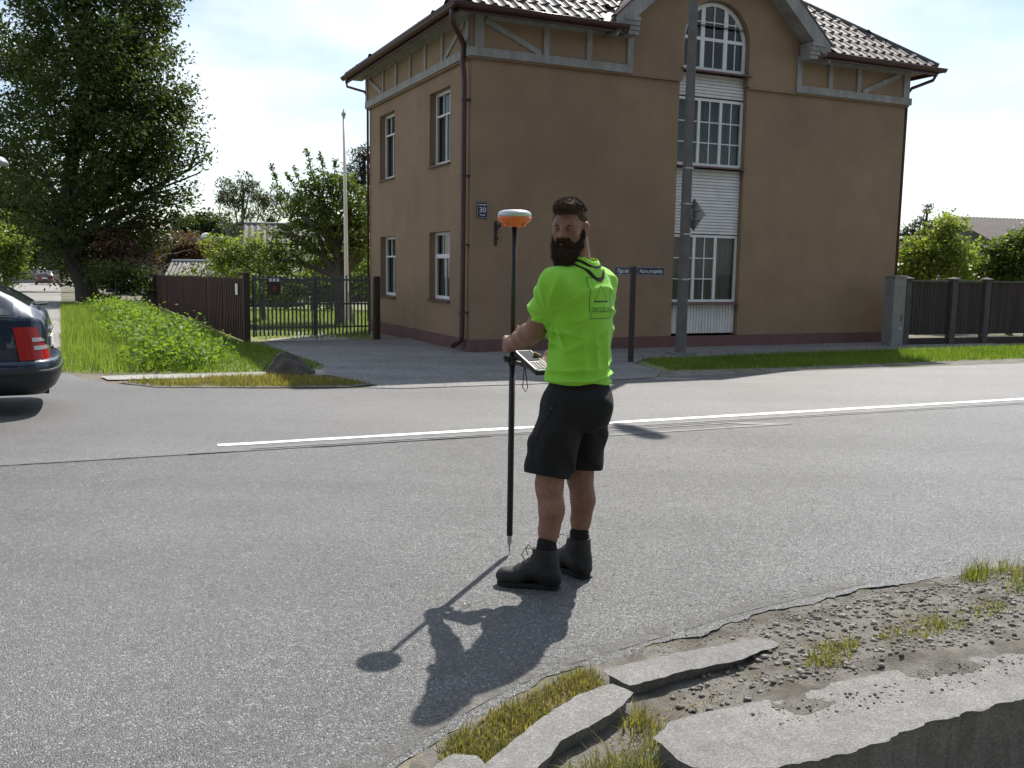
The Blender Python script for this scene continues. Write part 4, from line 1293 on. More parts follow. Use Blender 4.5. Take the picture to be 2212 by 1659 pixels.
pl = empty("fence_plate", (sp[0], sp[1], .90), HA, label="small white plate screwed to the brown board fence", cat="plate")
MB().bb(-.012, -.002, -.14, .14, 0, .22).build("sheet", m_signwhite, pl)

# cream flagpole in the garden
fz = float(drop(-4.2, 24.0))
fp = empty("flagpole", (-4.2, 24.0, fz), 0, label="tall cream flagpole with ball finial standing behind the gate", cat="flagpole")
mb = MB(); mb.tube([(0, 0, 0), (0, 0, .5), (-.02, 0, 3), (-.05, 0, 5.15)], [.062, .058, .046, .03], 12); mb.build("pole", m_cream, fp, smooth=True)
mb = MB(); mb.lathe([(.03, 5.15), (.035, 5.17), (.025, 5.19), (.05, 5.22), (.06, 5.25), (.05, 5.29), (.02, 5.32), (.012, 5.36), (.002, 5.40)], 12, (-.05, 0, 0)); mb.build("finial", m_galv, fp, smooth=True)
mb = MB(); mb.bb(-.02, .02, -.075, -.03, 1.05, 1.12); mb.tube([(.045, -.03, .2), (.05, -.04, .9)], .012, 6); mb.build("cleat", m_galv, fp)

# boulder by the kerb
bx, by = -3.08, 13.05
bo = bmesh.new()
bmesh.ops.create_icosphere(bo, subdivisions=4, radius=1)
for v in bo.verts:
    p = v.co.copy()
    a = np.array([[p.x, p.y, p.z]])
    n = float(vnoise(a + 5, 1.6, 6)[0]) * .16 + float(vnoise(a + 5, 4, 7)[0]) * .06
    # blunt wedge: one steep and one sloping flank
    zt = max(p.z, -.25)
    w = 1.0 - .55 * max(0, zt)
    v.co = Vector((p.x * .43 * w * (1 + n) - .05 * max(0, zt), p.y * .32 * w * (1 + n), (zt + .18) * .30 * (1 + n) * (1.0 if p.x < 0 else .94)))
bm_me = bpy.data.meshes.new("boulder"); bo.to_mesh(bm_me); bo.free()
bm_me.materials.append(m_rock)
bl = bpy.data.objects.new("boulder", bm_me); link(bl); bl.location = (bx, by, .01); bl.rotation_euler = (0, 0, .25); bl.scale = (.74, .8, .92)
tag(bl, "dark grey wedge shaped boulder on the grass strip by the driveway", "boulder")

# concrete street lamp in front of the house
lamp = empty("street_lamp", (3.04, 17.12, 0), math.atan2(RU[1], RU[0]), label="tall grey concrete street lamp post in front of the white window bay", cat="street lamp")
mb = MB()
V = []; F = []
for z, w in ((-.1, .082), (2.5, .074), (5.5, .064), (8.27, .056)):
    c = w * .3
    for a, b in ((-w + c, -w), (w - c, -w), (w, -w + c), (w, w - c), (w - c, w), (-w + c, w), (-w, w - c), (-w, -w + c)): V.append((a, b, z))
for i in range(3):
    for k in range(8): F.append((i * 8 + k, i * 8 + (k + 1) % 8, i * 8 + 8 + (k + 1) % 8, i * 8 + 8 + k))
F.append(tuple(range(24, 32)))
m_lamppost = M("weathered_concrete", (0.15, 0.145, 0.14), (0.11, 0.107, 0.10), rough=.9, scale=5, bump=.3)
mb.add(V, F); mb.build("post", m_lamppost, lamp)
mb = MB(); mb.bb(-.2, .2, -.2, .2, .012, .045); mb.build("base_plate", m_conc_post, lamp)
mb = MB(); mb.tube([(0, 0, 8.12), (0, -.02, 8.37), (0, -.25, 8.54), (.02, -1.15, 8.64)], [.03, .03, .028, .026], 8); mb.build("arm", m_galv, lamp, smooth=True)
mb = MB()
prof = [(-1.05, .06, .05), (-1.15, .12, .07), (-1.45, .16, .09), (-1.75, .15, .08), (-1.85, .08, .05)]
V = []; F = []
for y, w, h in prof:
    for k in range(10):
        a = 2 * math.pi * k / 10
        V.append((.02 + w * math.cos(a), y, 8.66 + (h * math.sin(a) if math.sin(a) > 0 else .04 * math.sin(a))))
for i in range(len(prof) - 1):
    for k in range(10): F.append((i * 10 + k, i * 10 + (k + 1) % 10, i * 10 + 10 + (k + 1) % 10, i * 10 + 10 + k))
F += [tuple(range(9, -1, -1)), tuple(range(40, 50))]
mb.add(V, F); mb.build("luminaire", m_galv, lamp, smooth=True)
# band clamps and small fittings on the post
for z in (1.35, 2.15, 2.68, 3.3): MB().bb(-.081, .081, -.081, .081, z, z + .025).build("band_clamp", m_galv, lamp)

# diamond road sign, its grey back to us
ds = empty("road_sign", (3.04 + .02, 17.12 - .02, 2.22), math.atan2(RU[1], RU[0]) + R_(6), label="diamond road sign seen from its grey back on the lamp post", cat="road sign")
m_signback = M("sign_back", (0.33, 0.34, 0.35), (0.27, 0.28, 0.29), rough=.5, scale=5, metal=.3)
mb = MB(); mb.prism([(0, 0), (.30, .29), (0, .58), (-.30, .29)], lambda a, b, w: (.155 + w, a, b), .008); mb.build("panel", m_signback, ds)
mb = MB(); mb.bb(.125, .1545, -.2, .2, .19, .22); mb.bb(.125, .1545, -.2, .2, .36, .39); mb.bb(.0, .125, -.02, .02, .19, .39); mb.build("bracket", m_signback, ds)

# street name post
sx, sy = 1.955, 15.62
sg = empty("street_name_post", (sx, sy, 0), 0, label="dark post with two navy street name plates reading Asaru prospekts and Olgas iela", cat="street sign")
m_post = M("dark_brown_steel", (0.035, 0.02, 0.02), (0.028, 0.018, 0.018), rough=.45, scale=6)
MB().bb(-.045, .045, -.045, .045, -.1, 1.58).build("post", m_post, sg, bevel=.008)
def plate(name, length, ang, txt, size, xs):
    R4 = Matrix.Rotation(ang, 4, 'Z')
    o = MB().bb(.05, .05 + length, -.014, .014, 1.43, 1.575).build(name, m_navy, sg, bevel=.005)
    o.matrix_local = R4
    mb = MB()
    for a in ((.06, .05 + length - .01, 1.438, 1.441), (.06, .05 + length - .01, 1.564, 1.567), (.06, .063, 1.441, 1.564), (.05 + length - .013, .05 + length - .01, 1.441, 1.564)):
        mb.bb(a[0], a[1], -.0165, -.0145, a[2], a[3])
    mb.build("border", m_signwhite, o)
    for off, rz in ((-.0165, 0), (.0165, math.pi)):
        attach(text_mesh(txt, size, .0008, .15, xs), m_signwhite, "lettering", o, Matrix.Translation((.05 + length / 2, off, 1.502)) @ Matrix.Rotation(rz, 4, 'Z') @ RX)
plate("name_plate", .55, math.atan2(RU[1], RU[0]), "Asaru prospekts", .092, .72)
# second plate points along the side street: read from the left
def plate2(length, ang, txt, size, xs):
    R4 = Matrix.Rotation(ang, 4, 'Z')
    o = MB().bb(-.05 - length, -.05, -.014, .014, 1.43, 1.575).build("name_plate", m_navy, sg, bevel=.005)
    o.matrix_local = R4
    mb = MB()
    for a in ((-.04 - length, -.06, 1.438, 1.441), (-.04 - length, -.06, 1.564, 1.567)): mb.bb(a[0], a[1], -.0165, -.0145, a[2], a[3])
    mb.build("border", m_signwhite, o)
    for off, rz in ((-.0165, 0), (.0165, math.pi)):
        attach(text_mesh(txt, size, .0008, .15, xs), m_signwhite, "lettering", o, Matrix.Translation((-.05 - length / 2, off, 1.502)) @ Matrix.Rotation(rz, 4, 'Z') @ RX)
plate2(.42, R_(-58), "Olgas iela", .098, .8)

# grey pillar and dark board fence right of the house
pil = empty("concrete_pillar", (8.02, 20.05, 0), HA, label="grey concrete pillar with dark slot at the house corner", cat="pillar")
m_pil = M("grey_render", (0.22, 0.22, 0.21), (0.175, 0.175, 0.17), rough=.9, scale=5, bump=.3)
MB().bb(-.17, .17, -.14, .14, -.1, 1.44).build("shaft", m_pil, pil, bevel=.01)
MB().bb(-.185, .185, -.155, .155, 1.443, 1.48).build("cap", m_pil, pil, bevel=.008)
MB().bb(.06, .09, -.146, -.1405, .52, .66).build("slot", m_iron, pil)
MB().bb(.04, .09, -.145, -.1405, .36, .41).build("bell_plate", m_galv, pil)
F0 = Vector((8.35, 20.30, 0)); FA = R_(21)
fdir = Vector((math.cos(FA), math.sin(FA), 0))
m_dpost = M("dark_grey_post", (0.085, 0.082, 0.078), (0.06, 0.058, 0.055), rough=.9, scale=6, bump=.3)
rfz = empty("dark_fence", F0, FA, label="dark brown board fence with square capped posts right of the house", cat="fence")
posts = [.02, 1.30, 2.25, 3.62, 5.0, 6.4]
for k, x in enumerate(posts):
    zz = float(drop(*(F0 + fdir * x).xy))
    p = MB().bb(x - .075, x + .075, -.075, .075, -.15, 1.40).build("fence_post", m_dpost, rfz, bevel=.008)
    MB().add([(x - .105, -.105, 1.403), (x + .105, -.105, 1.403), (x + .105, .105, 1.403), (x - .105, .105, 1.403), (x - .105, -.105, 1.425), (x + .105, -.105, 1.425), (x + .105, .105, 1.425), (x - .105, .105, 1.425), (x, 0, 1.47)],
             [(3, 2, 1, 0), (0, 1, 5, 4), (1, 2, 6, 5), (2, 3, 7, 6), (3, 0, 4, 7), (4, 5, 8), (5, 6, 8), (6, 7, 8), (7, 4, 8)]).build("post_cap", m_dpost, p)
rgf = random.Random(9)
for a, b in zip(posts[:-1], posts[1:]):
    n = int((b - a - .15) / .092)
    w = (b - a - .15) / n
    for j in range(n):
        x0 = a + .075 + j * w
        MB().bb(x0 + .003 + rgf.random() * .004, x0 + w - .002 - rgf.random() * .004, -.012, .012, .22, 1.345).build("fence_board", m_fencedark, rfz)
    MB().bb(a + .075, b - .075, -.035, .035, 1.348, 1.385).build("cap_rail", m_dpost, rfz)
    MB().bb(a + .075, b - .075, .014, .05, .40, .48).build("back_rail", m_fencedark, rfz)
    MB().bb(a + .075, b - .075, .014, .05, 1.10, 1.18).build("back_rail", m_fencedark, rfz)
    MB().bb(a + .075, b - .075, -.03, .03, -.1, .15).build("base_board", m_fencedark, rfz)

# sheds and roofs behind the garden
def corrugated(mb, a, b, c, d, n, amp):
    """sheet a-b ridge, d-c eave; corrugations run from ridge to eave"""
    a, b, c, d = map(Vector, (a, b, c, d))
    nr = (b - a).cross(d - a).normalized()
    if nr.z < 0: nr = -nr
    V = []; F = []
    m = n * 4
    for i in range(m + 1):
        t = i / m; o = nr * amp * math.sin(2 * math.pi * n * t)
        V += [a.lerp(b, t) + o, d.lerp(c, t) + o]
    F = [(2 * i, 2 * i + 2, 2 * i + 3, 2 * i + 1) for i in range(m)]
    mb.add(V, F)
def shed(name, label, origin, ang, L, Wd, ridge, eave, nn, over=.15, split=.5):
    z0 = float(drop(origin[0], origin[1]))
    o = empty(name, (origin[0], origin[1], z0), ang, label=label, cat="shed", group="low sheds behind the garden fence")
    h0 = eave
    MB().add([(0, 0, -.1), (L, 0, -.1), (L, Wd, -.1), (0, Wd, -.1), (0, 0, h0), (L, 0, h0), (L, Wd, h0), (0, Wd, h0), (0, Wd * split, ridge - .06), (L, Wd * split, ridge - .06)],
             [(0, 1, 5, 4), (1, 2, 6, 9, 5), (2, 3, 7, 6), (3, 0, 4, 8, 7)]).build("wall", m_darkwood, o)
    mb = MB()
    s = (ridge - eave) / (Wd * split)
    corrugated(mb, (-over, Wd * split, ridge), (L + over, Wd * split, ridge), (L + over, -over, eave - s * over), (-over, -over, eave - s * over), nn, .022)
    s2 = (ridge - eave) / (Wd * (1 - split))
    corrugated(mb, (-over, Wd * split, ridge), (L + over, Wd * split, ridge), (L + over, Wd + over, eave - s2 * over), (-over, Wd + over, eave - s2 * over), nn, .022)
    mb.build("roof", m_corr, o, fix=False)
    mb = MB(); mb.tube([(-over, Wd * split, ridge + .02), (L + over, Wd * split, ridge + .02)], .06, 8); mb.build("ridge_cap", m_galv, o)
    return o
shed("shed", "low shed with pale corrugated roof just behind the brown fence", (-13.9, 38.2), R_(7), 5.2, 3.0, 1.80, 1.12, 34, split=.55)
shed("shed", "steep roofed shed half hidden by the fruit tree", (-13.0, 46.5), R_(12), 6.0, 5.0, 3.85, 2.2, 22, over=.25)
low = empty("flat_roof_building", (-24.0, 57.0, float(drop(-24, 57))), R_(4), label="long low flat roofed building with white dome vent and chimney pipe", cat="building")
m_lowwall = M("grey_wall", (0.24, 0.22, 0.21), (0.19, 0.18, 0.17), rough=.9, scale=2)
MB().bb(0, 9.5, 0, 6, -.3, 3.35).build("wall", m_lowwall, low)
MB().bb(-.15, 9.65, -.15, 6.15, 3.353, 3.48).build("roof", m_galv, low)
mb = MB(); mb.lathe([(.34, 3.485), (.34, 3.56), (.30, 3.68), (.19, 3.76), (.03, 3.80)], 16, (5.3, 1.2, 0)); mb.build("dome_vent", m_signwhite, low, smooth=True)
mb = MB(); mb.lathe([(.16, 3.485), (.16, 4.5), (.26, 4.52), (.26, 4.6), (.1, 5.0)], 10, (3.6, 1.0, 0)); mb.build("chimney", m_iron, low)

nb = empty("neighbour_house", (24.0, 47.0, -.35), R_(18), label="house with brown corrugated roof beyond the bushes", cat="house")
m_nwall = M("grey_green_wall", (0.12, 0.13, 0.125), (0.09, 0.10, 0.10), rough=.9, scale=2)
m_nroof = M("brown_roof_sheet", (0.12, 0.098, 0.092), (0.09, 0.074, 0.07), rough=.8, scale=2)
MB().add([(0, 0, -.3), (9, 0, -.3), (9, 7, -.3), (0, 7, -.3), (0, 0, 3.3), (9, 0, 3.3), (9, 7, 3.3), (0, 7, 3.3), (0, 3.5, 4.75), (9, 3.5, 4.75)],
         [(0, 1, 5, 4), (1, 2, 6, 9, 5), (2, 3, 7, 6), (3, 0, 4, 8, 7)]).build("wall", m_nwall, nb)
mb = MB()
corrugated(mb, (-.5, 3.5, 4.85), (9.5, 3.5, 4.85), (9.5, -.5, 3.18), (-.5, -.5, 3.18), 40, .03)
corrugated(mb, (-.5, 3.5, 4.85), (9.5, 3.5, 4.85), (9.5, 7.5, 3.18), (-.5, 7.5, 3.18), 40, .03)
mb.build("roof", m_nroof, nb, fix=False)
w_ = MB().bb(.6, 1.7, -.04, -.004, 1.6, 2.7).build("window", m_white, nb)
MB().bb(.68, 1.62, -.05, -.041, 1.68, 2.62).build("pane", m_dark, w_)
garden_wall = empty("garden_wall", (-57.5, 108.0, float(drop(-57.5, 108))), R_(24), label="pale grey garden wall at the far end of the side street", cat="wall")
MB().bb(0, 5.5, 0, .3, -.3, 1.5).build("wall_body", m_lowwall, garden_wall)
MB().bb(-.1, .35, -.1, .4, -.3, 1.75).build("pier", m_conc_post, garden_wall)
MB().bb(-.2, .45, -.2, .5, 1.753, 1.85).build("pier_cap", m_conc_post, garden_wall)

# lamp reaching in from the left side
l2z = float(drop(-15.4, 27))
l2 = empty("street_lamp", (-15.35, 27.2, l2z), 0, label="street lamp with grey dome head beside the big dark tree", cat="street lamp")
mb = MB(); mb.tube([(0, 0, -.1), (0, 0, 2), (0, 0, 4.1)], [.09, .08, .06], 10); mb.tube([(0, 0, 4.05), (.2, 0, 4.35), (.75, 0, 4.45)], .03, 8); mb.build("post", m_galv, l2, smooth=True)
mb = MB(); mb.lathe([(.02, .22), (.12, .19), (.24, .08), (.27, 0), (.25, -.02)][::-1], 16, (.82, 0, 4.32)); mb.build("lamp_head", m_signback, l2, smooth=True)

# ================================================================== cars
m_tyre = M("tyre", (0.02, 0.02, 0.02), (0.025, 0.025, 0.025), rough=.9)
m_rim = M("rim", (0.4, 0.4, 0.41), (0.35, 0.35, 0.36), rough=.3, metal=.8)
m_trim = M("black_plastic", (0.02, 0.021, 0.024), (0.016, 0.017, 0.018), rough=.55)
m_lens = M("red_lens", (0.40, 0.010, 0.012), (0.32, 0.008, 0.010), rough=.35, spec=.3, coat=.15, scale=30)
m_lens2 = M("clear_lens", (0.38, 0.34, 0.33), (0.30, 0.27, 0.27), rough=.15, coat=.6, scale=40)
m_carglass = M("car_glass", (0.055, 0.07, 0.075), (0.05, 0.065, 0.07), rough=.04, spec=.9, coat=1.0)
def car(name, label, group, loc, ang, paint):
    o = empty(name, loc, ang, label=label, cat="car", group=group)
    S = np.array([(-2.215, .36, .60, .84, .88, .47), (-2.18, .32, .715, .93, .99, .56), (-2.09, .30, .79, .985, 1.075, .60), (-1.93, .28, .838, .985, 1.18, .62), (-1.62, .26, .862, .97, 1.345, .625),
                  (-1.38, .25, .866, .96, 1.425, .61), (-.8, .22, .866, .945, 1.46, .60), (0, .22, .866, .935, 1.465, .59), (.55, .22, .866, .925, 1.42, .575), (1.0, .22, .866, .915, 1.22, .60),
                  (1.25, .22, .862, .91, 1.01, .66), (1.34, .22, .86, .89, .95, .70), (1.8, .22, .845, .82, .865, .68), (2.08, .25, .78, .74, .78, .60), (2.22, .32, .62, .62, .66, .45)])
    xs_ = S[:, 0]
    def sec(x):
        zb, w, zl, zr, rw = [np.interp(x, xs_, S[:, i]) for i in range(1, 6)]
        return [(0, zb), (.8 * w, zb), (w * .98, zb + .1), (w, .58 if .58 < zl - .06 else zl - .1), (w * .99, zl - .05), (w * .965, zl), (rw + .045, zr - .075), (rw - .02, zr - .02), (rw * .55, zr + .005), (0, zr + .012)]
    X = np.unique(np.concatenate([xs_, np.linspace(-2.215, -1.3, 14), np.linspace(-1.2, 2.22, 18)]))
    V = []; F = []
    full = lambda x: [(x, y, z) for y, z in sec(x)] + [(x, -y, z) for y, z in sec(x)[-2:0:-1]]
    n = 18
    for x in X: V += full(x)
    for i in range(len(X) - 1):
        for k in range(n): F.append((i * n + k, i * n + (k + 1) % n, (i + 1) * n + (k + 1) % n, (i + 1) * n + k))
    F += [tuple(range(n - 1, -1, -1)), tuple((len(X) - 1) * n + k for k in range(n))]
    mb = MB(); mb.add(V, F); body = mb.build("body", paint, o, smooth=True)
    def patch(xa, xb, k0, k1, sgn, nm, mat, f0=.08, f1=.92, off=.006, par=o, nx_=8, taper=None):
        V = []
        for i in range(nx_ + 1):
            x = xa + (xb - xa) * i / nx_
            s_ = sec(x); (y0, z0), (y1, z1) = s_[k0], s_[k1]
            lo, hi = f0, f1
            if taper: lo, hi = taper(i / nx_)
            for f in (lo, hi):
                V.append((x, sgn * (y0 + (y1 - y0) * f + off), z0 + (z1 - z0) * f + off * .4))
        F = [(2 * i, 2 * i + 2, 2 * i + 3, 2 * i + 1) for i in range(nx_)]
        mb = MB(); mb.add(V, F); return mb.build(nm, mat, par, fix=False, smooth=True)
    for sgn in (1, -1):
        patch(-1.95, -1.12, 5, 6, sgn, "side_window", m_carglass, taper=lambda t: (.10, .30 + .58 * min(1, t * 1.6)))
        patch(-1.04, -.12, 5, 6, sgn, "side_window", m_carglass)
        patch(-.04, .92, 5, 6, sgn, "side_window", m_carglass, taper=lambda t: (.08, .92 - .55 * max(0, (t - .55) / .45)))
        patch(-2.0, .98, 5, 6, sgn, "window_seal", m_trim, f0=-.02, f1=.05, off=.005, nx_=20)
        patch(-1.7, 1.0, 3, 4, sgn, "side_moulding", m_trim, f0=.0, f1=.14, off=.008, nx_=20)
        # tail light following the rear corner
        pth = [(-1.97, .836), (-2.04, .822), (-2.11, .798), (-2.17, .752), (-2.205, .69), (-2.222, .60), (-2.226, .50)]
        V = []; F = []; rows = [(.555, 0), (.64, 0), (.70, 0), (.725, 0), (.785, 0), (.88, -.03)]
        def lp(i, z, lean):
            x, y = pth[i]
            tz = (z - .555) / .325
            return (x + .012 + .05 * tz, sgn * (y + .010 - .012 * tz) if i < 5 else sgn * y, z)
        def band(za, zb2, nm, mat, i0, par, off=0):
            V = []
            for i in range(i0, len(pth)):
                a, b = lp(i, za, 0), lp(i, zb2, 0)
                V += [(a[0] - .014 - off, a[1] + sgn * off, a[2]), (b[0] - .014 - off, b[1] + sgn * off, b[2])]
            F = [(2 * i, 2 * i + 2, 2 * i + 3, 2 * i + 1) for i in range(len(pth) - i0 - 1)]
            mb = MB(); mb.add(V, F); return mb.build(nm, mat, par, fix=False, smooth=True)
        tl = band(.555, .88, "tail_light", m_lens, 0, o, .004)
        band(.655, .695, "clear_lens", m_lens2, 2, tl, .008)
        band(.735, .775, "clear_lens", m_lens2, 2, tl, .008)
    # bumper: a band swept round the tail, painted above, dark below, with a rubbing strip
    plan = [(-1.66, .868), (-1.85, .872), (-2.02, .86), (-2.14, .82), (-2.225, .74), (-2.27, .60), (-2.29, .40), (-2.30, .15)]
    plan = plan + [(x, -y) for x, y in reversed(plan)]
    def sweep(prof, nm, mat, scale=1.0):
        V = []; F = []; m = len(prof)
        nn = len(plan)
        for i, (x, y) in enumerate(plan):
            a = Vector(plan[max(0, i - 1)]); b = Vector(plan[min(nn - 1, i + 1)])
            t = (b - a).normalized(); nrm = Vector((t.y, -t.x))
            if nrm.dot(Vector((x + 1.2, y))) < 0: nrm = -nrm
            for of, z in prof: V.append((x + nrm.x * of, y + nrm.y * of, z))
        for i in range(nn - 1):
            for k in range(m - 1): F.append((i * m + k, i * m + k + 1, (i + 1) * m + k + 1, (i + 1) * m + k))
        mb = MB(); mb.add(V, F); return mb.build(nm, mat, o, smooth=True, fix=False)
    sweep([(-.10, .565), (-.02, .555), (.012, .53), (.02, .485), (.018, .46)], "bumper_top", paint)
    sweep([(.016, .462), (.028, .455), (.028, .415), (.016, .408)], "rubbing_strip", m_trim)
    sweep([(.016, .41), (.012, .34), (-.03, .26), (-.10, .205), (-.25, .19)], "bumper_skirt", paint if name == "parked_car" else m_bumper)
    # rear window, tailgate handle bar, wiper, plate, spoiler
    V = []
    xs2 = np.linspace(-2.07, -1.46, 7)
    for x in xs2:
        s_ = sec(x); rw = s_[7][0]; z = s_[8][1]
        for y, dz in ((-rw * .96, -.022), (-rw * .5, .001), (0, .010), (rw * .5, .001), (rw * .96, -.022)): V.append((x, y, z + dz + .006))
    F = [(i * 5 + k, i * 5 + k + 1, i * 5 + 5 + k + 1, i * 5 + 5 + k) for i in range(6) for k in range(4)]
    mb = MB(); mb.add(V, F); mb.build("rear_window", m_carglass, o, smooth=True, fix=False)
    mb = MB(); mb.tube([(-2.14, .02, 1.075), (-2.20, .10, 1.085), (-2.10, .42, 1.09)], [.022, .02, .012], 6); mb.build("wiper", m_trim, o)
    mb = MB(); mb.bb(-2.245, -2.20, -.30, .30, .80, .84); mb.build("tailgate_handle", m_rim, o, bevel=.008)
    mb = MB(); mb.bb(-2.240, -2.222, -.26, .26, .64, .75); mb.build("number_plate", m_signwhite, o)
    mb = MB()
    V = []
    for x, dz in ((-1.60, .03), (-1.42, .045), (-1.25, .02)):
        s_ = sec(x)
        for y in np.linspace(-.56, .56, 7): V.append((x, y, s_[9][1] + dz - .03 * (y / .56) ** 2))
    F = [(i * 7 + k, i * 7 + k + 1, i * 7 + 7 + k + 1, i * 7 + 7 + k) for i in range(2) for k in range(6)]
    mb.add(V, F); mb.build("spoiler", paint, o, smooth=True, fix=False)
    mb = MB(); mb.tube([(-2.20, .32, .185), (-1.9, .32, .2)], .028, 8); mb.build("exhaust", m_trim, o)
    V = []
    xs3 = np.linspace(.62, 1.22, 5)
    for x in xs3:
        s_ = sec(x); rw = s_[7][0]
        for y, dz in ((-rw * .95, -.02), (0, .012), (rw * .95, -.02)): V.append((x, y, s_[8][1] + dz + .006))
    F = [(i * 3 + k, i * 3 + k + 1, i * 3 + 3 + k + 1, i * 3 + 3 + k) for i in range(4) for k in range(2)]
    mb = MB(); mb.add(V, F); mb.build("windscreen", m_carglass, o, smooth=True, fix=False)
    for sgn in (1, -1):
        mb = MB(); mb.box((2.13, sgn * .60, .68), (.12, .26, .11)); mb.build("headlight", m_lens2, o, bevel=.03)
        for x in (-1.28, 1.30):
            Rw = Matrix.Rotation(math.pi / 2, 3, 'X')
            mb = MB(); mb.lathe([(.20, -.09), (.29, -.10), (.315, -.06), (.315, .06), (.29, .10), (.20, .09)], 28, (x, sgn * .800, .315), Rw)
            wh = mb.build("wheel", m_tyre, o, smooth=True)
            mb = MB(); mb.lathe([(.21, -.095), (.20, -.075), (.06, -.06), (.05, .06), (.20, .075), (.21, .095)], 20, (x, sgn * .803, .315), Rw); mb.build("rim", m_rim, wh)
            mb = MB(); mb.lathe([(.345, -.004), (.345, .004)], 26, (x, sgn * .866, .335), Rw); mb.build("wheel_arch", m_trim, o)
    return o
m_blue = M("blue_paint", (0.008, 0.019, 0.045), (0.007, 0.016, 0.039), rough=.4, metal=.3, coat=.7, scale=2)
m_bumper = M("dark_blue_plastic", (0.007, 0.010, 0.016), (0.006, 0.009, 0.013), rough=.5, coat=.1)
m_maroon = M("maroon_paint", (0.09, 0.03, 0.025), (0.08, 0.026, 0.022), rough=.35, coat=.8)
chd = Vector((-0.915, -0.403, 0)).normalized()
cl = Vector((-chd.y, chd.x, 0))                      # car's left
rear_near = Vector((-4.55, 9.36, 0))                 # ground under the rear corner nearest the road centre
ctr = rear_near + chd * 2.27 - cl * .80
car("estate_car", "dark blue estate car driving off to the left on the far lane", "cars", (ctr.x, ctr.y, .004), math.atan2(chd.y, chd.x), m_blue)
ppx, ppy = -47.4, 96.5
car("parked_car", "distant maroon car parked at the end of the side street", "cars", (ppx, ppy, float(drop(ppx, ppy)) + .01), math.atan2(.903, -.43), m_maroon)

# ================================================================== trees and shrubs
B_BIG = [(-18.32, 42.0, 11.35, 3.1, 3.1), (-16.13, 42.0, 11.77, 1.45, 1.45), (-15.28, 42.0, 10.64, 1.03, 1.03), (-15.85, 42.0, 8.42, 1.97, 1.97), (-14.56, 42.0, 8.05, 0.83, 0.83), (-14.91, 42.0, 6.39, 1.35, 1.35), (-13.91, 42.0, 6.11, 0.58, 0.58), (-15.76, 42.0, 4.7, 1.55, 1.55), (-14.56, 42.0, 4.42, 0.58, 0.58), (-17.83, 41.0, 7.56, 3.43, 3.43), (-18.6, 42.0, 4.36, 3.1, 3.1), (-22.18, 44.0, 9.97, 2.82, 2.82), (-22.56, 44.0, 6.31, 2.38, 2.38), (-20.94, 43.0, 3.38, 1.91, 1.91), (-16.42, 42.0, 3.0, 1.45, 1.45), (-19.34, 43.0, 1.97, 1.91, 1.91), (-14.8, 42.0, 3.23, 0.72, 0.72), (-17.03, 42.0, 14.2, 3.1, 3.1), (-19.75, 42.0, 14.72, 3.1, 3.1), (-16.28, 40.0, 9.27, 2.36, 2.36), (-15.71, 40.0, 6.51, 1.97, 1.97), (-15.53, 42.0, 12.34, 0.93, 0.93)]
B_BACK = [(-32.42, 64.0, 3.95, 2.52, 2.52), (-33.87, 64.0, 5.75, 2.52, 2.52), (-29.99, 64.0, 3.07, 1.73, 1.73), (-30.95, 64.0, 2.29, 1.01, 1.01), (-29.26, 64.0, 2.01, 0.95, 0.95), (-32.83, 64.0, 1.8, 0.79, 0.79)]
B_LIGHT = [(-31.78, 60.0, 2.06, 1.33, 1.33), (-31.09, 60.0, 2.64, 0.65, 0.65), (-31.4, 60.0, 1.06, 0.89, 0.89), (-32.74, 60.0, 3.19, 1.48, 1.48), (-32.0, 60.0, 0.62, 0.89, 0.89)]
B_APPLE = [(-5.05, 25.5, 2.75, 0.94, 0.94), (-5.8, 25.5, 2.13, 0.75, 0.75), (-4.31, 25.5, 3.12, 0.63, 0.63), (-6.3, 25.5, 1.63, 0.5, 0.5), (-4.32, 25.5, 1.91, 0.75, 0.75), (-5.17, 25.5, 3.47, 0.57, 0.57), (-4.07, 25.5, 2.4, 0.44, 0.44), (-5.9, 26.0, 3.01, 0.51, 0.51), (-4.55, 25.5, 3.6, 0.44, 0.44), (-6.8, 25.5, 1.14, 0.38, 0.38), (-5.26, 26.5, 1.66, 0.78, 0.78), (-3.95, 25.5, 2.77, 0.31, 0.31)]
APPLE_SHOOTS = [((-5.78, 25.5, 3.1), (-6.27, 25.5, 3.57), (-6.44, 25.5, 4.11)), ((-5.17, 25.5, 3.23), (-5.65, 25.5, 3.58), (-5.83, 25.5, 4.06)), ((-5.17, 25.5, 3.35), (-5.38, 25.5, 3.95), (-5.49, 25.5, 4.52)), ((-4.92, 25.5, 3.47), (-5.06, 25.5, 3.95), (-5.16, 25.5, 4.45)), ((-4.8, 25.5, 3.48), (-4.77, 25.5, 3.84), (-4.73, 25.5, 4.26)), ((-5.54, 25.5, 3.1), (-5.78, 25.5, 3.46), (-6.04, 25.5, 3.91))]
B_LIME = [(-7.85, 27.5, 1.89, 0.54, 0.54), (-8.38, 27.5, 1.81, 0.47, 0.47), (-7.31, 27.5, 2.03, 0.54, 0.54), (-8.13, 27.5, 1.36, 0.54, 0.54), (-7.32, 27.5, 1.5, 0.54, 0.54), (-6.79, 27.5, 1.84, 0.47, 0.47), (-8.64, 27.5, 2.01, 0.34, 0.34), (-7.73, 27.5, 0.96, 0.54, 0.54), (-6.93, 27.5, 1.11, 0.47, 0.47)]
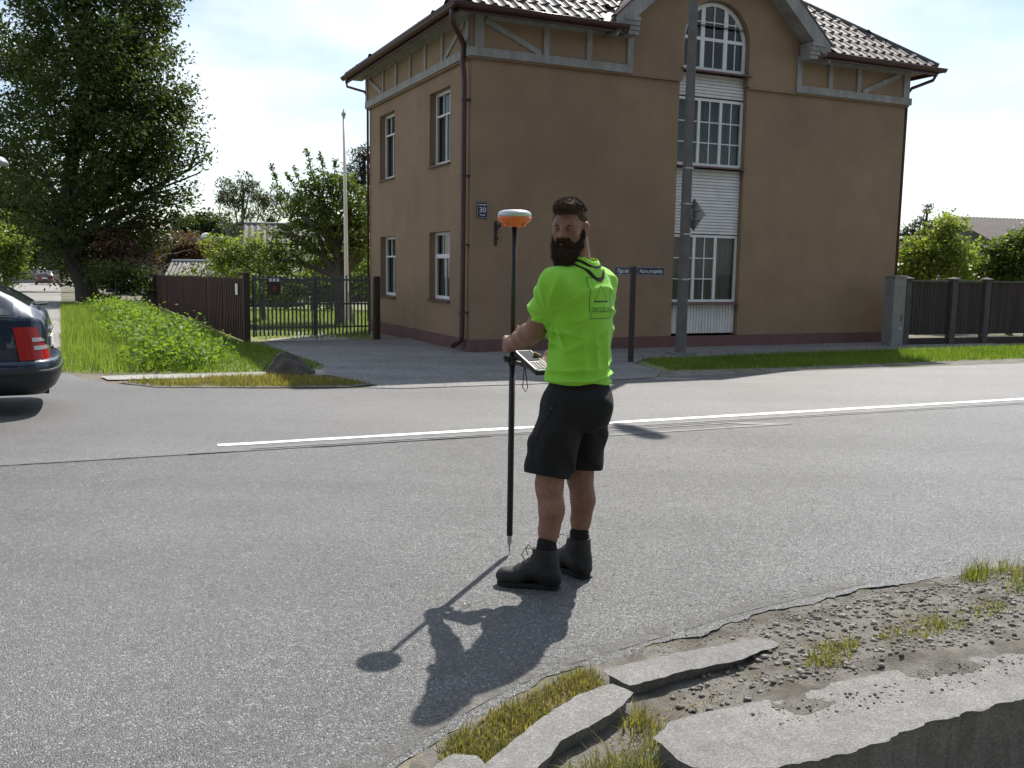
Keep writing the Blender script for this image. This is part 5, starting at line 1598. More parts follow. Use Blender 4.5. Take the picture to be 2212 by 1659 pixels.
B_BIRCH = [(-17.04, 58.0, 5.84, 0.8, 0.8), (-16.06, 58.0, 6.26, 0.71, 0.71), (-17.61, 58.0, 5.28, 0.63, 0.63), (-15.38, 58.0, 5.32, 0.71, 0.71), (-16.78, 58.0, 4.75, 0.71, 0.71), (-15.82, 58.0, 4.21, 0.63, 0.63), (-14.82, 58.0, 5.32, 0.71, 0.71), (-17.36, 58.0, 3.91, 0.51, 0.51), (-14.26, 58.0, 5.61, 0.63, 0.63), (-13.72, 58.0, 4.79, 0.63, 0.63), (-16.53, 58.0, 3.37, 0.57, 0.57), (-14.7, 58.0, 4.23, 0.63, 0.63)]
B_FAR = [(-31.64, 95.0, 5.37, 1.03, 1.03), (-30.26, 95.0, 5.48, 0.94, 0.94), (-29.13, 95.0, 4.95, 0.94, 0.94), (-32.57, 95.0, 4.9, 0.94, 0.94), (-28.0, 95.0, 4.29, 0.94, 0.94), (-33.04, 95.0, 4.21, 0.94, 0.94), (-30.74, 95.0, 4.48, 0.94, 0.94)]
B_PINE = [(-7.76, 48.0, 6.89, 0.52, 0.52), (-7.42, 48.0, 6.33, 0.59, 0.59), (-7.88, 48.0, 5.76, 0.59, 0.59), (-7.42, 48.0, 5.2, 0.59, 0.59), (-8.23, 48.0, 5.42, 0.43, 0.43), (-7.66, 48.0, 4.52, 0.59, 0.59), (-8.11, 48.0, 6.09, 0.35, 0.35), (-8.46, 48.0, 4.73, 0.47, 0.47), (-7.3, 48.0, 7.0, 0.43, 0.43), (-7.2, 48.0, 3.84, 0.71, 0.71)]
B_BROWN = [(-17.05, 41.0, 2.17, 0.91, 0.91), (-16.63, 43.0, 2.32, 0.95, 0.95), (-16.82, 47.0, 2.19, 0.88, 0.88), (-15.69, 47.0, 2.09, 0.83, 0.83), (-17.89, 42.0, 1.57, 0.83, 0.83), (-16.38, 41.0, 1.29, 0.85, 0.85), (-17.3, 47.0, 1.5, 0.83, 0.83), (-15.01, 47.0, 1.99, 0.65, 0.65), (-16.15, 47.0, 1.63, 0.69, 0.69), (-18.39, 42.0, 1.87, 0.52, 0.52)]
B_DARKG = [(-15.57, 38.0, 0.85, 0.75, 0.75), (-15.95, 38.0, 0.48, 0.66, 0.66), (-14.93, 38.0, 0.67, 0.66, 0.66), (-16.92, 39.0, 1.0, 0.58, 0.58)]
B_RBUSH = [(11.17, 26.0, 2.03, 0.7, 0.7), (10.89, 26.0, 1.53, 0.58, 0.58), (11.78, 26.0, 2.29, 0.58, 0.58), (11.38, 26.0, 2.66, 0.32, 0.32), (10.67, 26.0, 2.03, 0.45, 0.45), (12.08, 26.0, 1.67, 0.58, 0.58), (11.61, 26.0, 2.91, 0.28, 0.28), (12.54, 26.5, 2.0, 0.52, 0.52), (10.71, 26.0, 1.4, 0.45, 0.45), (11.87, 26.0, 2.73, 0.26, 0.26)]
B_RBUSH2 = [(12.66, 24.5, 1.92, 0.6, 0.6), (13.0, 24.5, 2.16, 0.66, 0.66), (12.33, 24.5, 1.56, 0.48, 0.48), (12.07, 24.5, 1.91, 0.36, 0.36), (12.94, 24.5, 1.46, 0.54, 0.54), (13.59, 24.5, 2.17, 0.72, 0.72), (12.74, 24.5, 2.45, 0.3, 0.3), (12.41, 24.5, 2.09, 0.36, 0.36)]
B_RSPRUCE = [(18.84, 44.0, 4.46, 0.17, 0.17), (18.74, 44.0, 4.04, 0.3, 0.3), (18.6, 44.0, 3.62, 0.39, 0.39), (18.15, 44.0, 3.51, 0.35, 0.35), (18.12, 44.0, 2.99, 0.48, 0.48), (18.64, 44.0, 3.1, 0.48, 0.48), (19.44, 44.0, 3.74, 0.26, 0.26), (17.93, 44.0, 2.57, 0.54, 0.54), (17.77, 44.0, 3.4, 0.3, 0.3), (19.27, 44.0, 3.22, 0.43, 0.43)]
m_bark = M("bark", (0.06, 0.048, 0.038), (0.035, 0.028, 0.023), rough=.95, scale=6, bump=.9, bscale=14, stretch=(3, 3, .6))
m_bark2 = M("grey_bark", (0.13, 0.11, 0.09), (0.07, 0.06, 0.05), rough=.95, scale=6, bump=.9, bscale=14, stretch=(3, 3, .6))
m_birchbark = M("birch_bark", (0.45, 0.44, 0.42), (0.12, 0.11, 0.10), rough=.85, scale=5, stretch=(1, 1, 3))
L_dark = leaf_mat("dark_leaves", (0.030, 0.050, 0.017), (0.075, 0.100, 0.028), .34, .25)
L_mid = leaf_mat("mid_leaves", (0.055, 0.090, 0.024), (0.13, 0.17, 0.045), .48, .15)
L_apple = leaf_mat("fruit_tree_leaves", (0.055, 0.090, 0.026), (0.12, 0.155, 0.045), .46, .3)
L_lime = leaf_mat("lime_leaves", (0.10, 0.15, 0.035), (0.22, 0.25, 0.075), .52, .2)
L_birch = leaf_mat("birch_leaves", (0.05, 0.065, 0.035), (0.085, 0.10, 0.05), .35, .3)
L_brown = leaf_mat("purple_brown_leaves", (0.085, 0.045, 0.034), (0.17, 0.10, 0.065), .34, .45)
L_pine = leaf_mat("pine_needles", (0.022, 0.038, 0.020), (0.045, 0.065, 0.030), .2, .2)
L_weed = leaf_mat("weed_leaves", (0.095, 0.175, 0.032), (0.20, 0.27, 0.062), .48, .1)
L_far = leaf_mat("far_leaves", (0.05, 0.072, 0.035), (0.085, 0.105, 0.05), .35, .3)

def leaf_cloud(C, size, rg, aspect=.55, up=.5, hang=0.0):
    n = len(C)
    d = rg.randn(n, 3); d[:, 2] = d[:, 2] * .7 - hang
    d /= np.linalg.norm(d, axis=1)[:, None]
    nr = rg.randn(n, 3); nr[:, 2] += up * np.sign(nr[:, 2] + .3)
    s = np.cross(d, nr); s /= np.linalg.norm(s, axis=1)[:, None] + 1e-9
    nn = np.cross(s, d)
    L = (size * (.6 + .8 * rg.rand(n)))[:, None]
    a = C - d * L * .5
    b = C + d * L * .5
    m1 = C + s * L * aspect * .5 + nn * L * .08
    m2 = C - s * L * aspect * .5 + nn * L * .08
    V = np.stack([a, m1, b, m2], 1).reshape(-1, 3)
    F = np.arange(4 * n).reshape(-1, 4)
    return V, F
def cloud_points(blobs, per_m3, clump_r, per_clump, rg, shell=.45):
    pts = []
    for x, y, z, r, rz in blobs:
        k = max(6, int(per_m3 * r * r * (r ** .4)))
        d = rg.randn(k, 3); d /= np.linalg.norm(d, axis=1)[:, None]
        rad = rg.rand(k) ** shell
        c = np.array([x, y, z]) + d * rad[:, None] * np.array([r, r, rz])
        m = max(4, int(per_clump))
        p = np.repeat(c, m, 0)
        q = np.clip(rg.randn(len(p), 3), -1.5, 1.5) * clump_r * (.5 + .9 * np.repeat(rg.rand(k), m))[:, None]
        q[:, 2] *= .55
        pts.append(p + q)
    return np.concatenate(pts)
def branch_mb(mb, a, b, r0, r1, rg, bend=.12, n=5):
    a = np.array(a, float); b = np.array(b, float)
    L = np.linalg.norm(b - a)
    o = rg.randn(3) * L * bend; o[2] = abs(o[2]) * .6
    P = []
    for i in range(n + 1):
        t = i / n
        P.append(a + (b - a) * t + o * math.sin(math.pi * t) + rg.randn(3) * L * .012)
    mb.tube(P, [r0 + (r1 - r0) * i / n for i in range(n + 1)], 7, cap=False)
    return P
def tree(name, label, cat, base, trunk, r0, blobs, leafmat, bark, size, dens, clump_r, per, seed, group=None, hang=0.0, shell=.45, zmin=None, limbs=None, aspect=.55, up=.5, extra=None):
    rg = np.random.RandomState(seed)
    bz = float(drop(base[0], base[1]))
    B = np.array([base[0], base[1], bz])
    o = empty(name, tuple(B), 0, label=label, cat=cat, group=group)
    mb = MB()
    T = [np.array(p, float) - B for p in trunk]
    T[0][2] = -.15
    n = len(T)
    mb.tube(T, [r0 * (1.25 if i == 0 else 1 - .6 * i / (n - 1)) for i in range(n)], 10, cap=False)
    for i, (x, y, z, r, rz) in enumerate(blobs[:limbs] if limbs else blobs):
        tgt = np.array([x, y, z]) - B
        # leave from the trunk somewhere below the target
        k = min(n - 1, max(1, int(np.argmin([abs(t[2] - tgt[2] * .55) for t in T]))))
        P = branch_mb(mb, T[k], tgt, r0 * .42, r0 * .07, rg)
        for _ in range(4):
            q = P[rg.randint(2, 5)]
            e = tgt + rg.randn(3) * r * .55
            branch_mb(mb, q, e, r0 * .12, r0 * .025, rg, n=3)
    if extra: extra(mb, B, rg)
    mb.build("trunk", bark, o, smooth=True, fix=False)
    C = cloud_points(blobs, dens, clump_r, per, rg, shell)
    if zmin is not None: C = C[C[:, 2] > zmin + bz]
    V, F = leaf_cloud(C, size, rg, aspect, up, hang)
    np_mesh("crown", V - B, F, leafmat, o)
    return o

BIGT = [(-18.7, 42, -.3), (-18.9, 42, .5), (-19.4, 42, 1.6), (-19.6, 42, 3.5), (-19.2, 42, 6), (-18.6, 42, 9), (-18.4, 42, 13)]
tree("big_tree", "huge dark broadleaf tree towering over the side street", "tree", (-18.7, 42), BIGT, .48, B_BIG, L_dark, m_bark, .175, 12, .40, 62, 1, "trees along the side street")
tree("street_tree", "dark tree mass behind the huge tree, shading the side street", "tree", (-27, 64), [(-27, 64, -.6), (-27, 64, 2), (-28, 64, 5)], .3, B_BACK, L_dark, m_bark, .32, 12, .5, 36, 2, "trees along the side street")
tree("light_green_tree", "light green tree on the left side of the side street", "tree", (-32.0, 60), [(-32, 60, -.5), (-32, 60, 1), (-32.2, 60, 2.4)], .14, B_LIGHT, L_lime, m_bark, .22, 26, .26, 40, 3, "trees along the side street")
def shoots(mb, B, rg):
    for s in APPLE_SHOOTS:
        mb.tube([np.array(p) - B for p in s], [.03, .018, .006], 5, cap=False)
ap = tree("fruit_tree", "leafy fruit tree with upright shoots behind the gate", "tree", (-4.5, 25.5), [(-4.5, 25.5, -.1), (-4.55, 25.5, .5), (-4.6, 25.4, 1.2), (-4.7, 25.4, 2.0)], .26, B_APPLE, L_apple, m_bark2, .105, 95, .15, 36, 4, extra=shoots)
# leaves along the upright shoots
rg = np.random.RandomState(44)
C = []
for s in APPLE_SHOOTS:
    for _ in range(150):
        t = rg.rand() * 2
        i = min(1, int(t)); f = t - i
        C.append(np.array(s[i]) * (1 - f) + np.array(s[i + 1]) * f + rg.randn(3) * np.array([.075, .075, .05]) * (1.2 - .4 * t))
V, F = leaf_cloud(np.array(C), .10, rg, .5)
np_mesh("shoot_leaves", V - np.array(ap.location), F, L_apple, ap)
# second and third stems of the fruit tree
mb = MB()
rg = np.random.RandomState(45)
for e in ((-5.2, 25.3, 2.4), (-3.9, 25.7, 2.3), (-4.1, 25.2, 2.0)):
    branch_mb(mb, (0, 0, .25), np.array(e) - np.array(ap.location), .13, .05, rg, .08)
mb.build("limb", m_bark2, ap, smooth=True, fix=False)
tree("lime_shrub", "light green spreading shrub beside the shed roof", "shrub", (-7.2, 27.5), [(-7.2, 27.5, -.2), (-7.25, 27.5, .6), (-7.3, 27.5, 1.2)], .07, B_LIME, L_lime, m_bark2, .10, 95, .14, 34, 5)
tree("birch_tree", "grey green birch with drooping twigs beyond the sheds", "tree", (-16.2, 58), [(-16.2, 58, -.5), (-16.3, 58, 2), (-16.4, 58, 4), (-16.3, 58, 6)], .16, B_BIRCH, L_birch, m_birchbark, .20, 40, .25, 28, 6, hang=1.1, aspect=.35)
tree("far_trees", "low distant trees behind the flat roofed building", "tree", (-31, 95), [(-31, 95, -1), (-31, 95, 2), (-31, 95, 4)], .2, B_FAR, L_far, m_bark, .42, 22, .45, 30, 7)
tree("pine_tree", "dark pine rising behind the house's left edge", "tree", (-7.6, 48), [(-7.6, 48, -.4), (-7.6, 48, 3), (-7.5, 48, 5), (-7.5, 48, 7)], .2, B_PINE, L_pine, m_bark, .20, 45, .22, 40, 8, aspect=.22)
SG = "shrubs growing along the brown fence"
tree("brown_shrub", "purple brown leaved shrub spreading above the brown fence", "shrub", (-15.5, 40), [(-15.5, 40, -.3), (-15.5, 40, .5), (-15.5, 40, 1.2)], .08, B_BROWN, L_brown, m_bark, .15, 55, .20, 36, 9, SG)
tree("dark_shrub", "dark glossy green shrub at the far end of the brown fence", "shrub", (-15.6, 37.4), [(-15.6, 37.4, -.3), (-15.6, 37.4, .3), (-15.6, 37.4, .9)], .06, B_DARKG, L_dark, m_bark, .15, 65, .2, 36, 10, SG)
RG = "bushes behind the dark fence"
tree("yellow_green_bush", "yellowish green bush above the dark fence beside the house", "bush", (11.2, 26), [(11.2, 26, -.2), (11.25, 26, .6), (11.3, 26, 1.4)], .08, B_RBUSH, L_lime, m_bark2, .115, 120, .17, 36, 11, RG)
tree("deep_green_bush", "deep green bush right of the yellowish bush behind the dark fence", "bush", (12.8, 24.5), [(12.8, 24.5, -.2), (12.8, 24.5, .6), (12.8, 24.5, 1.4)], .08, B_RBUSH2, L_mid, m_bark2, .11, 130, .16, 36, 12, RG)
tree("spruce_tree", "slim bluish spruce top between the house and the bushes", "tree", (18.6, 44), [(18.6, 44, -.4), (18.7, 44, 2), (18.84, 44, 4.4)], .12, B_RSPRUCE, L_pine, m_bark, .15, 130, .13, 30, 13, hang=.4, aspect=.25)

# leafy weeds filling the ditch along the side street
rg = np.random.RandomState(61)
line = np.array([(-13.5, 31.5), (-11.4, 27.9), (-8.9, 22.6), (-7.9, 20.6), (-6.5, 17.4), (-5.5, 15.2), (-4.8, 13.8), (-4.5, 13.4)])
def weed(name, label, pts, size, seed, mat, group):
    rg = np.random.RandomState(seed)
    C = []
    mb = MB()
    p0 = np.array(pts[0]); z0 = float(drop(*p0))
    for p in pts:
        z = float(drop(*p))
        h = .16 + .30 * rg.rand()
        for k in range(3):
            e = np.array([p[0] + rg.randn() * .12, p[1] + rg.randn() * .12, z + h])
            mb.tube([(p[0] - p0[0], p[1] - p0[1], z - z0 - .05), tuple(e - np.array([p0[0], p0[1], z0]))], [.008, .004], 4, cap=False)
        c = np.array([p[0], p[1], z + h * .55]) + rg.randn(150, 3) * np.array([.17, .17, h * .36])
        c[:, 2] = np.maximum(c[:, 2], z + .03)
        C.append(c)
    C = np.concatenate(C)
    o = empty(name, (p0[0], p0[1], z0), 0, label=label, cat="weeds", group=group)
    mb.build("stems", mat, o, fix=False)
    V, F = leaf_cloud(C, size, rg, .6, 1.2)
    np_mesh("leaves", V - np.array([p0[0], p0[1], z0]), F, mat, o)
WL = ["pale feathery weeds at the road end of the ditch", "bright green weeds in the ditch beside the brown fence", "tall light green weeds filling the middle of the ditch", "leafy green weeds in the ditch by the dark shrub", "green weeds at the far end of the ditch"]
segs = [(.0, .13), (.13, .32), (.32, .55), (.55, .78), (.78, 1.0)]
cum = np.r_[0, np.cumsum(np.linalg.norm(np.diff(line, axis=0), axis=1))]; cum /= cum[-1]
def along(t):
    t = 1 - t
    return np.array([np.interp(t, cum, line[:, 0]), np.interp(t, cum, line[:, 1])])
for i, (a, b) in enumerate(segs):
    pts = []
    n = [16, 30, 34, 30, 26][i]
    for k in range(n):
        p = along(a + (b - a) * rg.rand()) + rg.randn(2) * np.array([.26, .2])
        pts.append(p)
    weed("ditch_weeds", WL[i], pts, .085, 70 + i, L_weed, "weeds along the ditch")
weed("ditch_weeds", "low weed clump in the shade below the brown fence", [(-5.15, 15.75), (-5.0, 15.6), (-5.3, 15.9), (-4.9, 15.5)], .07, 80, L_weed, "weeds along the ditch")
# hedge closing the view at the end of the side street
tree("end_hedge", "dark hedge closing the far end of the side street", "hedge", (-52, 118), [(-52, 118, -1.2), (-52, 118, 1), (-52, 118, 2)], .15,
     [(-52 + i * 2.6, 118 + (i % 3), 1.2 + (i % 2) * 1.5, 2.4, 2.6) for i in range(-4, 9)], L_dark, m_bark, .45, 10, .5, 34, 15)
# garden shrubs seen through the gate
tree("garden_hedge", "dark garden hedge behind the lawn", "hedge", (-7.5, 35.5), [(-7.5, 35.5, -.2), (-7.5, 35.5, .4), (-7.5, 35.5, .9)], .07,
     [(-12 + i * 1.25, 35.8 + .3 * (i % 2), .55 + .25 * ((i * 7) % 3), 1.0, 1.0) for i in range(0, 11)], L_mid, m_bark, .15, 42, .22, 34, 16)

# unseen trees added behind the camera to darken the house front, mirrored in its panes
for i, (x, y, h, lab) in enumerate(((-13, -9, 15, "tall tree far left behind the photographer's corner"), (-4, -11, 16, "tallest tree behind the photographer's corner"), (5, -10, 15, "tall added unseen tree behind the concrete slab and ditch"),
                               (14, -8, 14, "tall tree facing the house's right half across the road"), (23, -4, 14, "tall added unseen tree facing the dark board fence across the road"))):
    tree("added_shade_tree", lab, "tree", (x, y), [(x, y, 0), (x + .2, y, 3), (x, y + .2, 7), (x + .3, y, h - 4)], .35,
         [(x, y, h - 4, 4.2, 3.8), (x - 2.5, y + .5, h - 7, 3.2, 3.0), (x + 2.6, y - .4, h - 7.5, 3.2, 3.0), (x, y + .8, h - 10, 3.4, 2.8)], L_dark, m_bark, .55, 9, .6, 26, 200 + i, "added unseen trees that darken the house front")

# ================================================================== the surveyor
def surf_nets(F, o, h):
    S = F < 0
    c = np.zeros(tuple(n - 1 for n in F.shape), np.uint8)
    for a in (0, 1):
        for b in (0, 1):
            for d in (0, 1):
                c += S[a:S.shape[0] - 1 + a, b:S.shape[1] - 1 + b, d:S.shape[2] - 1 + d]
    act = (c > 0) & (c < 8)
    ii = np.argwhere(act)
    idx = np.full(act.shape, -1, np.int32); idx[act] = np.arange(len(ii))
    acc = np.zeros((len(ii), 3)); cnt = np.zeros(len(ii))
    corners = [(a, b, d) for a in (0, 1) for b in (0, 1) for d in (0, 1)]
    for A in corners:
        for ax in range(3):
            if A[ax]: continue
            B = list(A); B[ax] = 1
            fa = F[ii[:, 0] + A[0], ii[:, 1] + A[1], ii[:, 2] + A[2]]
            fb = F[ii[:, 0] + B[0], ii[:, 1] + B[1], ii[:, 2] + B[2]]
            m = (fa < 0) != (fb < 0)
            t = fa[m] / (fa[m] - fb[m])
            p = np.tile(np.array(A, float), (m.sum(), 1)); p[:, ax] += t
            acc[m] += p; cnt[m] += 1
    V = (ii + acc / cnt[:, None]) * h + o
    Q = []
    for ax in range(3):
        b_, c_ = (ax + 1) % 3, (ax + 2) % 3
        sl0 = [slice(1, -1)] * 3; sl1 = [slice(1, -1)] * 3
        sl0[ax] = slice(0, -1); sl1[ax] = slice(1, None)
        s0, s1 = S[tuple(sl0)], S[tuple(sl1)]
        e = np.argwhere(s0 != s1); ins = s0[s0 != s1]
        off = np.ones(3, int); off[ax] = 0
        e = e + off
        def cell(db, dc):
            k = e.copy(); k[:, b_] += db; k[:, c_] += dc
            return idx[k[:, 0], k[:, 1], k[:, 2]]
        q = np.stack([cell(-1, -1), cell(0, -1), cell(0, 0), cell(-1, 0)], 1)
        q[~ins] = q[~ins][:, ::-1]
        Q.append(q)
    Q = np.concatenate(Q)
    return V, Q[(Q >= 0).all(1)]

class Field:
    def __init__(s, lo, hi, h):
        s.lo = np.array(lo, float); s.h = h
        s.n = np.ceil((np.array(hi) - s.lo) / h).astype(int) + 1
        s.a = np.full(tuple(s.n), 1.0, np.float32)
    def region(s, lo, hi):
        i0 = np.maximum(0, np.floor((np.array(lo) - s.lo) / s.h).astype(int)); i1 = np.minimum(s.n, np.ceil((np.array(hi) - s.lo) / s.h).astype(int) + 1)
        if (i1 <= i0).any(): return None, None
        g = [s.lo[k] + s.h * np.arange(i0[k], i1[k]) for k in range(3)]
        P = np.stack(np.meshgrid(*g, indexing='ij'), -1)
        return tuple(slice(a, b) for a, b in zip(i0, i1)), P
    def put(s, lo, hi, f, k=.02, op='u'):
        pad = .03 + k
        sl, P = s.region(np.array(lo) - pad, np.array(hi) + pad)
        if sl is None: return s
        d = f(P).astype(np.float32); a = s.a[sl]
        if op == 'u':
            h = np.maximum(k - np.abs(a - d), 0) / max(k, 1e-6)
            s.a[sl] = np.minimum(a, d) - h * h * k * .25
        elif op == 's':
            d = -d; h = np.maximum(k - np.abs(a - d), 0) / max(k, 1e-6)
            s.a[sl] = np.maximum(a, d) + h * h * k * .25
        elif op == 'add':
            s.a[sl] = a + d
        return s
    def cone(s, a, b, r0, r1, k=.02, op='u'):
        a = np.array(a, float); b = np.array(b, float); m = max(r0, r1)
        ba = b - a; L2 = ba @ ba
        def f(P):
            t = np.clip(((P - a) @ ba) / L2, 0, 1)
            return np.linalg.norm(P - a - t[..., None] * ba, axis=-1) - (r0 + (r1 - r0) * t)
        return s.put(np.minimum(a, b) - m, np.maximum(a, b) + m, f, k, op)
    def chain(s, pts, rad, k=.02):
        for i in range(len(pts) - 1): s.cone(pts[i], pts[i + 1], rad[i], rad[i + 1], k)
        return s
    def ell(s, c, r, ax=None, k=.02, op='u'):
        c = np.array(c, float); r = np.array(r, float); A = np.eye(3) if ax is None else np.array(ax, float)
        m = r.max()
        def f(P):
            q = ((P - c) @ A.T) / r
            l = np.linalg.norm(q, axis=-1) + 1e-9
            return l * (l - 1) / (np.linalg.norm(q / r, axis=-1) + 1e-9)
        return s.put(c - m, c + m, f, k, op)
    def column(s, zs, cen, a, b, l, f_, p=2.4, k=.02):
        zs = np.array(zs); cen = np.array(cen)
        lo = np.array([cen[:, 0].min() - .35, cen[:, 1].min() - .35, zs.min() + .03]); hi = np.array([cen[:, 0].max() + .35, cen[:, 1].max() + .35, zs.max() - .03])
        def f(P):
            z = P[..., 2]
            cx_ = np.interp(z, zs, cen[:, 0]); cy_ = np.interp(z, zs, cen[:, 1])
            A = np.interp(z, zs, a); B = np.interp(z, zs, b)
            u = (P[..., 0] - cx_) * l[0] + (P[..., 1] - cy_) * l[1]
            v = (P[..., 0] - cx_) * f_[0] + (P[..., 1] - cy_) * f_[1]
            r = (np.abs(u / A) ** p + np.abs(v / B) ** p) ** (1 / p)
            d = (r - 1) * np.minimum(A, B)
            return np.maximum(d, np.maximum(zs.min() - z, z - zs.max()))
        return s.put(lo, hi, f, k)
    def mesh(s): return surf_nets(s.a, s.lo, s.h)

m_skin = M("skin", (0.28, 0.145, 0.10), (0.21, 0.105, 0.072), rough=.55, scale=38, spec=.35, bump=.12, bscale=260, dirt=(0.17, 0.085, 0.06), dscale=14, dlo=.5, dhi=.75)
m_shirt, N, L = new_mat("neon_shirt")
out = N.new("ShaderNodeOutputMaterial"); pb = N.new("ShaderNodeBsdfPrincipled"); tb = N.new("ShaderNodeBsdfTranslucent"); mxs = N.new("ShaderNodeMixShader")
pb.inputs["Base Color"].default_value = (0.30, 0.72, 0.055, 1); pb.inputs["Roughness"].default_value = .65; pb.inputs["Specular IOR Level"].default_value = .25
pb.inputs["Sheen Weight"].default_value = .15
tb.inputs["Color"].default_value = (0.40, 0.85, 0.05, 1); mxs.inputs[0].default_value = .12
g_ = N.new("ShaderNodeNewGeometry"); nn_ = noise_node(N, L, g_.outputs["Position"], 420, 2); bp_ = N.new("ShaderNodeBump"); bp_.inputs["Strength"].default_value = .12; bp_.inputs["Distance"].default_value = .002
L.new(nn_.outputs["Fac"], bp_.inputs["Height"]); L.new(bp_.outputs[0], pb.inputs["Normal"])
L.new(pb.outputs[0], mxs.inputs[1]); L.new(tb.outputs[0], mxs.inputs[2]); L.new(mxs.outputs[0], out.inputs[0])
m_shorts = M("black_shorts", (0.0075, 0.007, 0.0075), (0.005, 0.005, 0.005), rough=.9, scale=20, bump=.15, bscale=300)
m_boot = M("black_leather", (0.008, 0.008, 0.008), (0.006, 0.006, 0.006), rough=.6, scale=30, bump=.35, bscale=160)
m_sole = M("boot_sole", (0.010, 0.0095, 0.009), (0.013, 0.012, 0.012), rough=.85, scale=30)
m_sock = M("black_sock", (0.006, 0.006, 0.007), (0.009, 0.009, 0.010), rough=.95, scale=60, bump=.5, bscale=250)
m_lace = M("lace", (0.03, 0.03, 0.03), (0.02, 0.02, 0.02), rough=.8)
m_hair = M("brown_hair", (0.075, 0.048, 0.031), (0.036, 0.024, 0.016), rough=.75, scale=60, spec=.2, island=.4)
m_beard = M("dark_beard", (0.034, 0.022, 0.015), (0.018, 0.012, 0.009), rough=.85, scale=80, spec=.15, island=.4)
m_eye = M("eye", (0.35, 0.32, 0.30), (0.3, 0.28, 0.26), rough=.15)
m_print = M("dark_print", (0.020, 0.055, 0.020), (0.016, 0.045, 0.016), rough=.7)

MB0 = np.array([0.28, 4.56, 0.0])
fd2 = np.array([-.74, .673]); ld2 = np.array([-.673, -.74])       # body front and left, in plan
fF = np.array([*fd2, 0]); lF = np.array([*ld2, 0]); uF = np.array([0, 0, 1.])
POLE = np.array([0.0, 4.993])

man = empty("person", tuple(MB0), 0, label="bearded man in neon green shirt and black shorts holding a survey pole", cat="person")

# -- joints (metres)
Lsh = np.array([.196, 4.492, 1.462]); Rsh = np.array([.432, 4.752, 1.468])
Lel = np.array([.112, 4.665, 1.240]); Rel = np.array([.435, 4.955, 1.22])
grip = np.array([POLE[0], POLE[1], 1.14])
arm_dir = grip - Lel; arm_dir[2] = 0; arm_dir /= np.linalg.norm(arm_dir)
side_l = np.array([-arm_dir[1], arm_dir[0], 0])                    # towards the hand's back
Lwr = grip - arm_dir * .078 + side_l * .028 + uF * .004
Rwr = np.array([.200, 4.985, 1.085])
HEAD = np.array([.262, 4.60, 1.735])
neck0 = np.array([.325, 4.625, 1.53])
Lhip = np.array([.262, 4.56, .90]); Rhip = np.array([.385, 4.69, .90])
Lkn = np.array([.190, 4.500, .515]); Rkn = np.array([.350, 4.680, .53])
Lan = np.array([.180, 4.455, .13]); Ran = np.array([.352, 4.645, .13])

H_ = .0045
B = Field((-.16, 4.30, .0), (.62, 5.13, 1.95), H_)
# torso core (hidden by the shirt), neck
B.column([.86, 1.0, 1.2, 1.4, 1.48], [(.325, 4.625)] * 5, [.11, .115, .115, .125, .10], [.065, .07, .07, .075, .065], ld2, fd2)
B.cone(neck0 - uF * .06, HEAD + np.array([.035, .02, -.06]), .066, .058, .03)
# legs
for hip, kn, an, out_ in ((Lhip, Lkn, Lan, -1), (Rhip, Rkn, Ran, 1)):
    B.cone(hip, kn, .085, .060, .02)
    back = -fF * .012
    ax = (an - kn)
    B.chain([kn + uF * .02, kn + ax * .12, kn + ax * .34 + back * 1.6, kn + ax * .60 + back * .6, kn + ax * .86, an], [.054, .052, .053, .043, .034, .035], .045)
    B.ell(kn + ax * .33 - fF * .022, (.046, .046, .10), None, .03)
    B.ell(kn + fF * .030, (.040, .040, .050), None, .025)
# arms
for sh, el, wr, th in ((Lsh, Lel, Lwr, 1.0), (Rsh, Rel, Rwr, 1.0)):
    d = el - sh
    B.chain([sh, sh + d * .45, el], [.066, .060, .049], .03)
    d2 = wr - el
    B.chain([el, el + d2 * .28, el + d2 * .65, wr], [.049, .052, .041, .030], .03)
    B.ell(sh + d * .42 + fF * .018, (.052, .052, .07), None, .03)
# left hand closed round the pole: palm, four wrapped fingers, thumb up
a_, s_ = arm_dir, side_l
palm = grip + s_ * .034 - a_ * .012
B.cone(Lwr, palm - a_ * .03, .030, .030, .02)
for z in (-.026, 0, .026):
    B.cone(palm - a_ * .035 + uF * z * .8, palm + a_ * .035 + uF * z, .017, .016, .014)
for i, (z, sc_) in enumerate(((.036, .95), (.012, 1.0), (-.011, .96), (-.032, .82))):
    k0 = grip + s_ * .032 + a_ * .028 * sc_ + uF * z
    k1 = grip + s_ * .022 + a_ * .050 * sc_ + uF * (z - .002)
    k2 = grip - s_ * .012 + a_ * .040 * sc_ + uF * (z - .004)
    k3 = grip - s_ * .032 + a_ * .010 * sc_ + uF * (z - .006)
    k4 = grip - s_ * .022 - a_ * .016 * sc_ + uF * (z - .007)
    B.chain([k0, k1, k2, k3, k4], [.0125 * sc_, .0115 * sc_, .0108 * sc_, .010 * sc_, .0088 * sc_], .005)
t0 = palm - a_ * .030 + uF * .022
t1 = grip + s_ * .006 - a_ * .040 + uF * .050
t2 = grip - s_ * .014 - a_ * .030 + uF * .072
t3 = grip - s_ * .022 - a_ * .020 + uF * .092
B.chain([t0, t1, t2, t3], [.017, .0145, .012, .0095], .010)
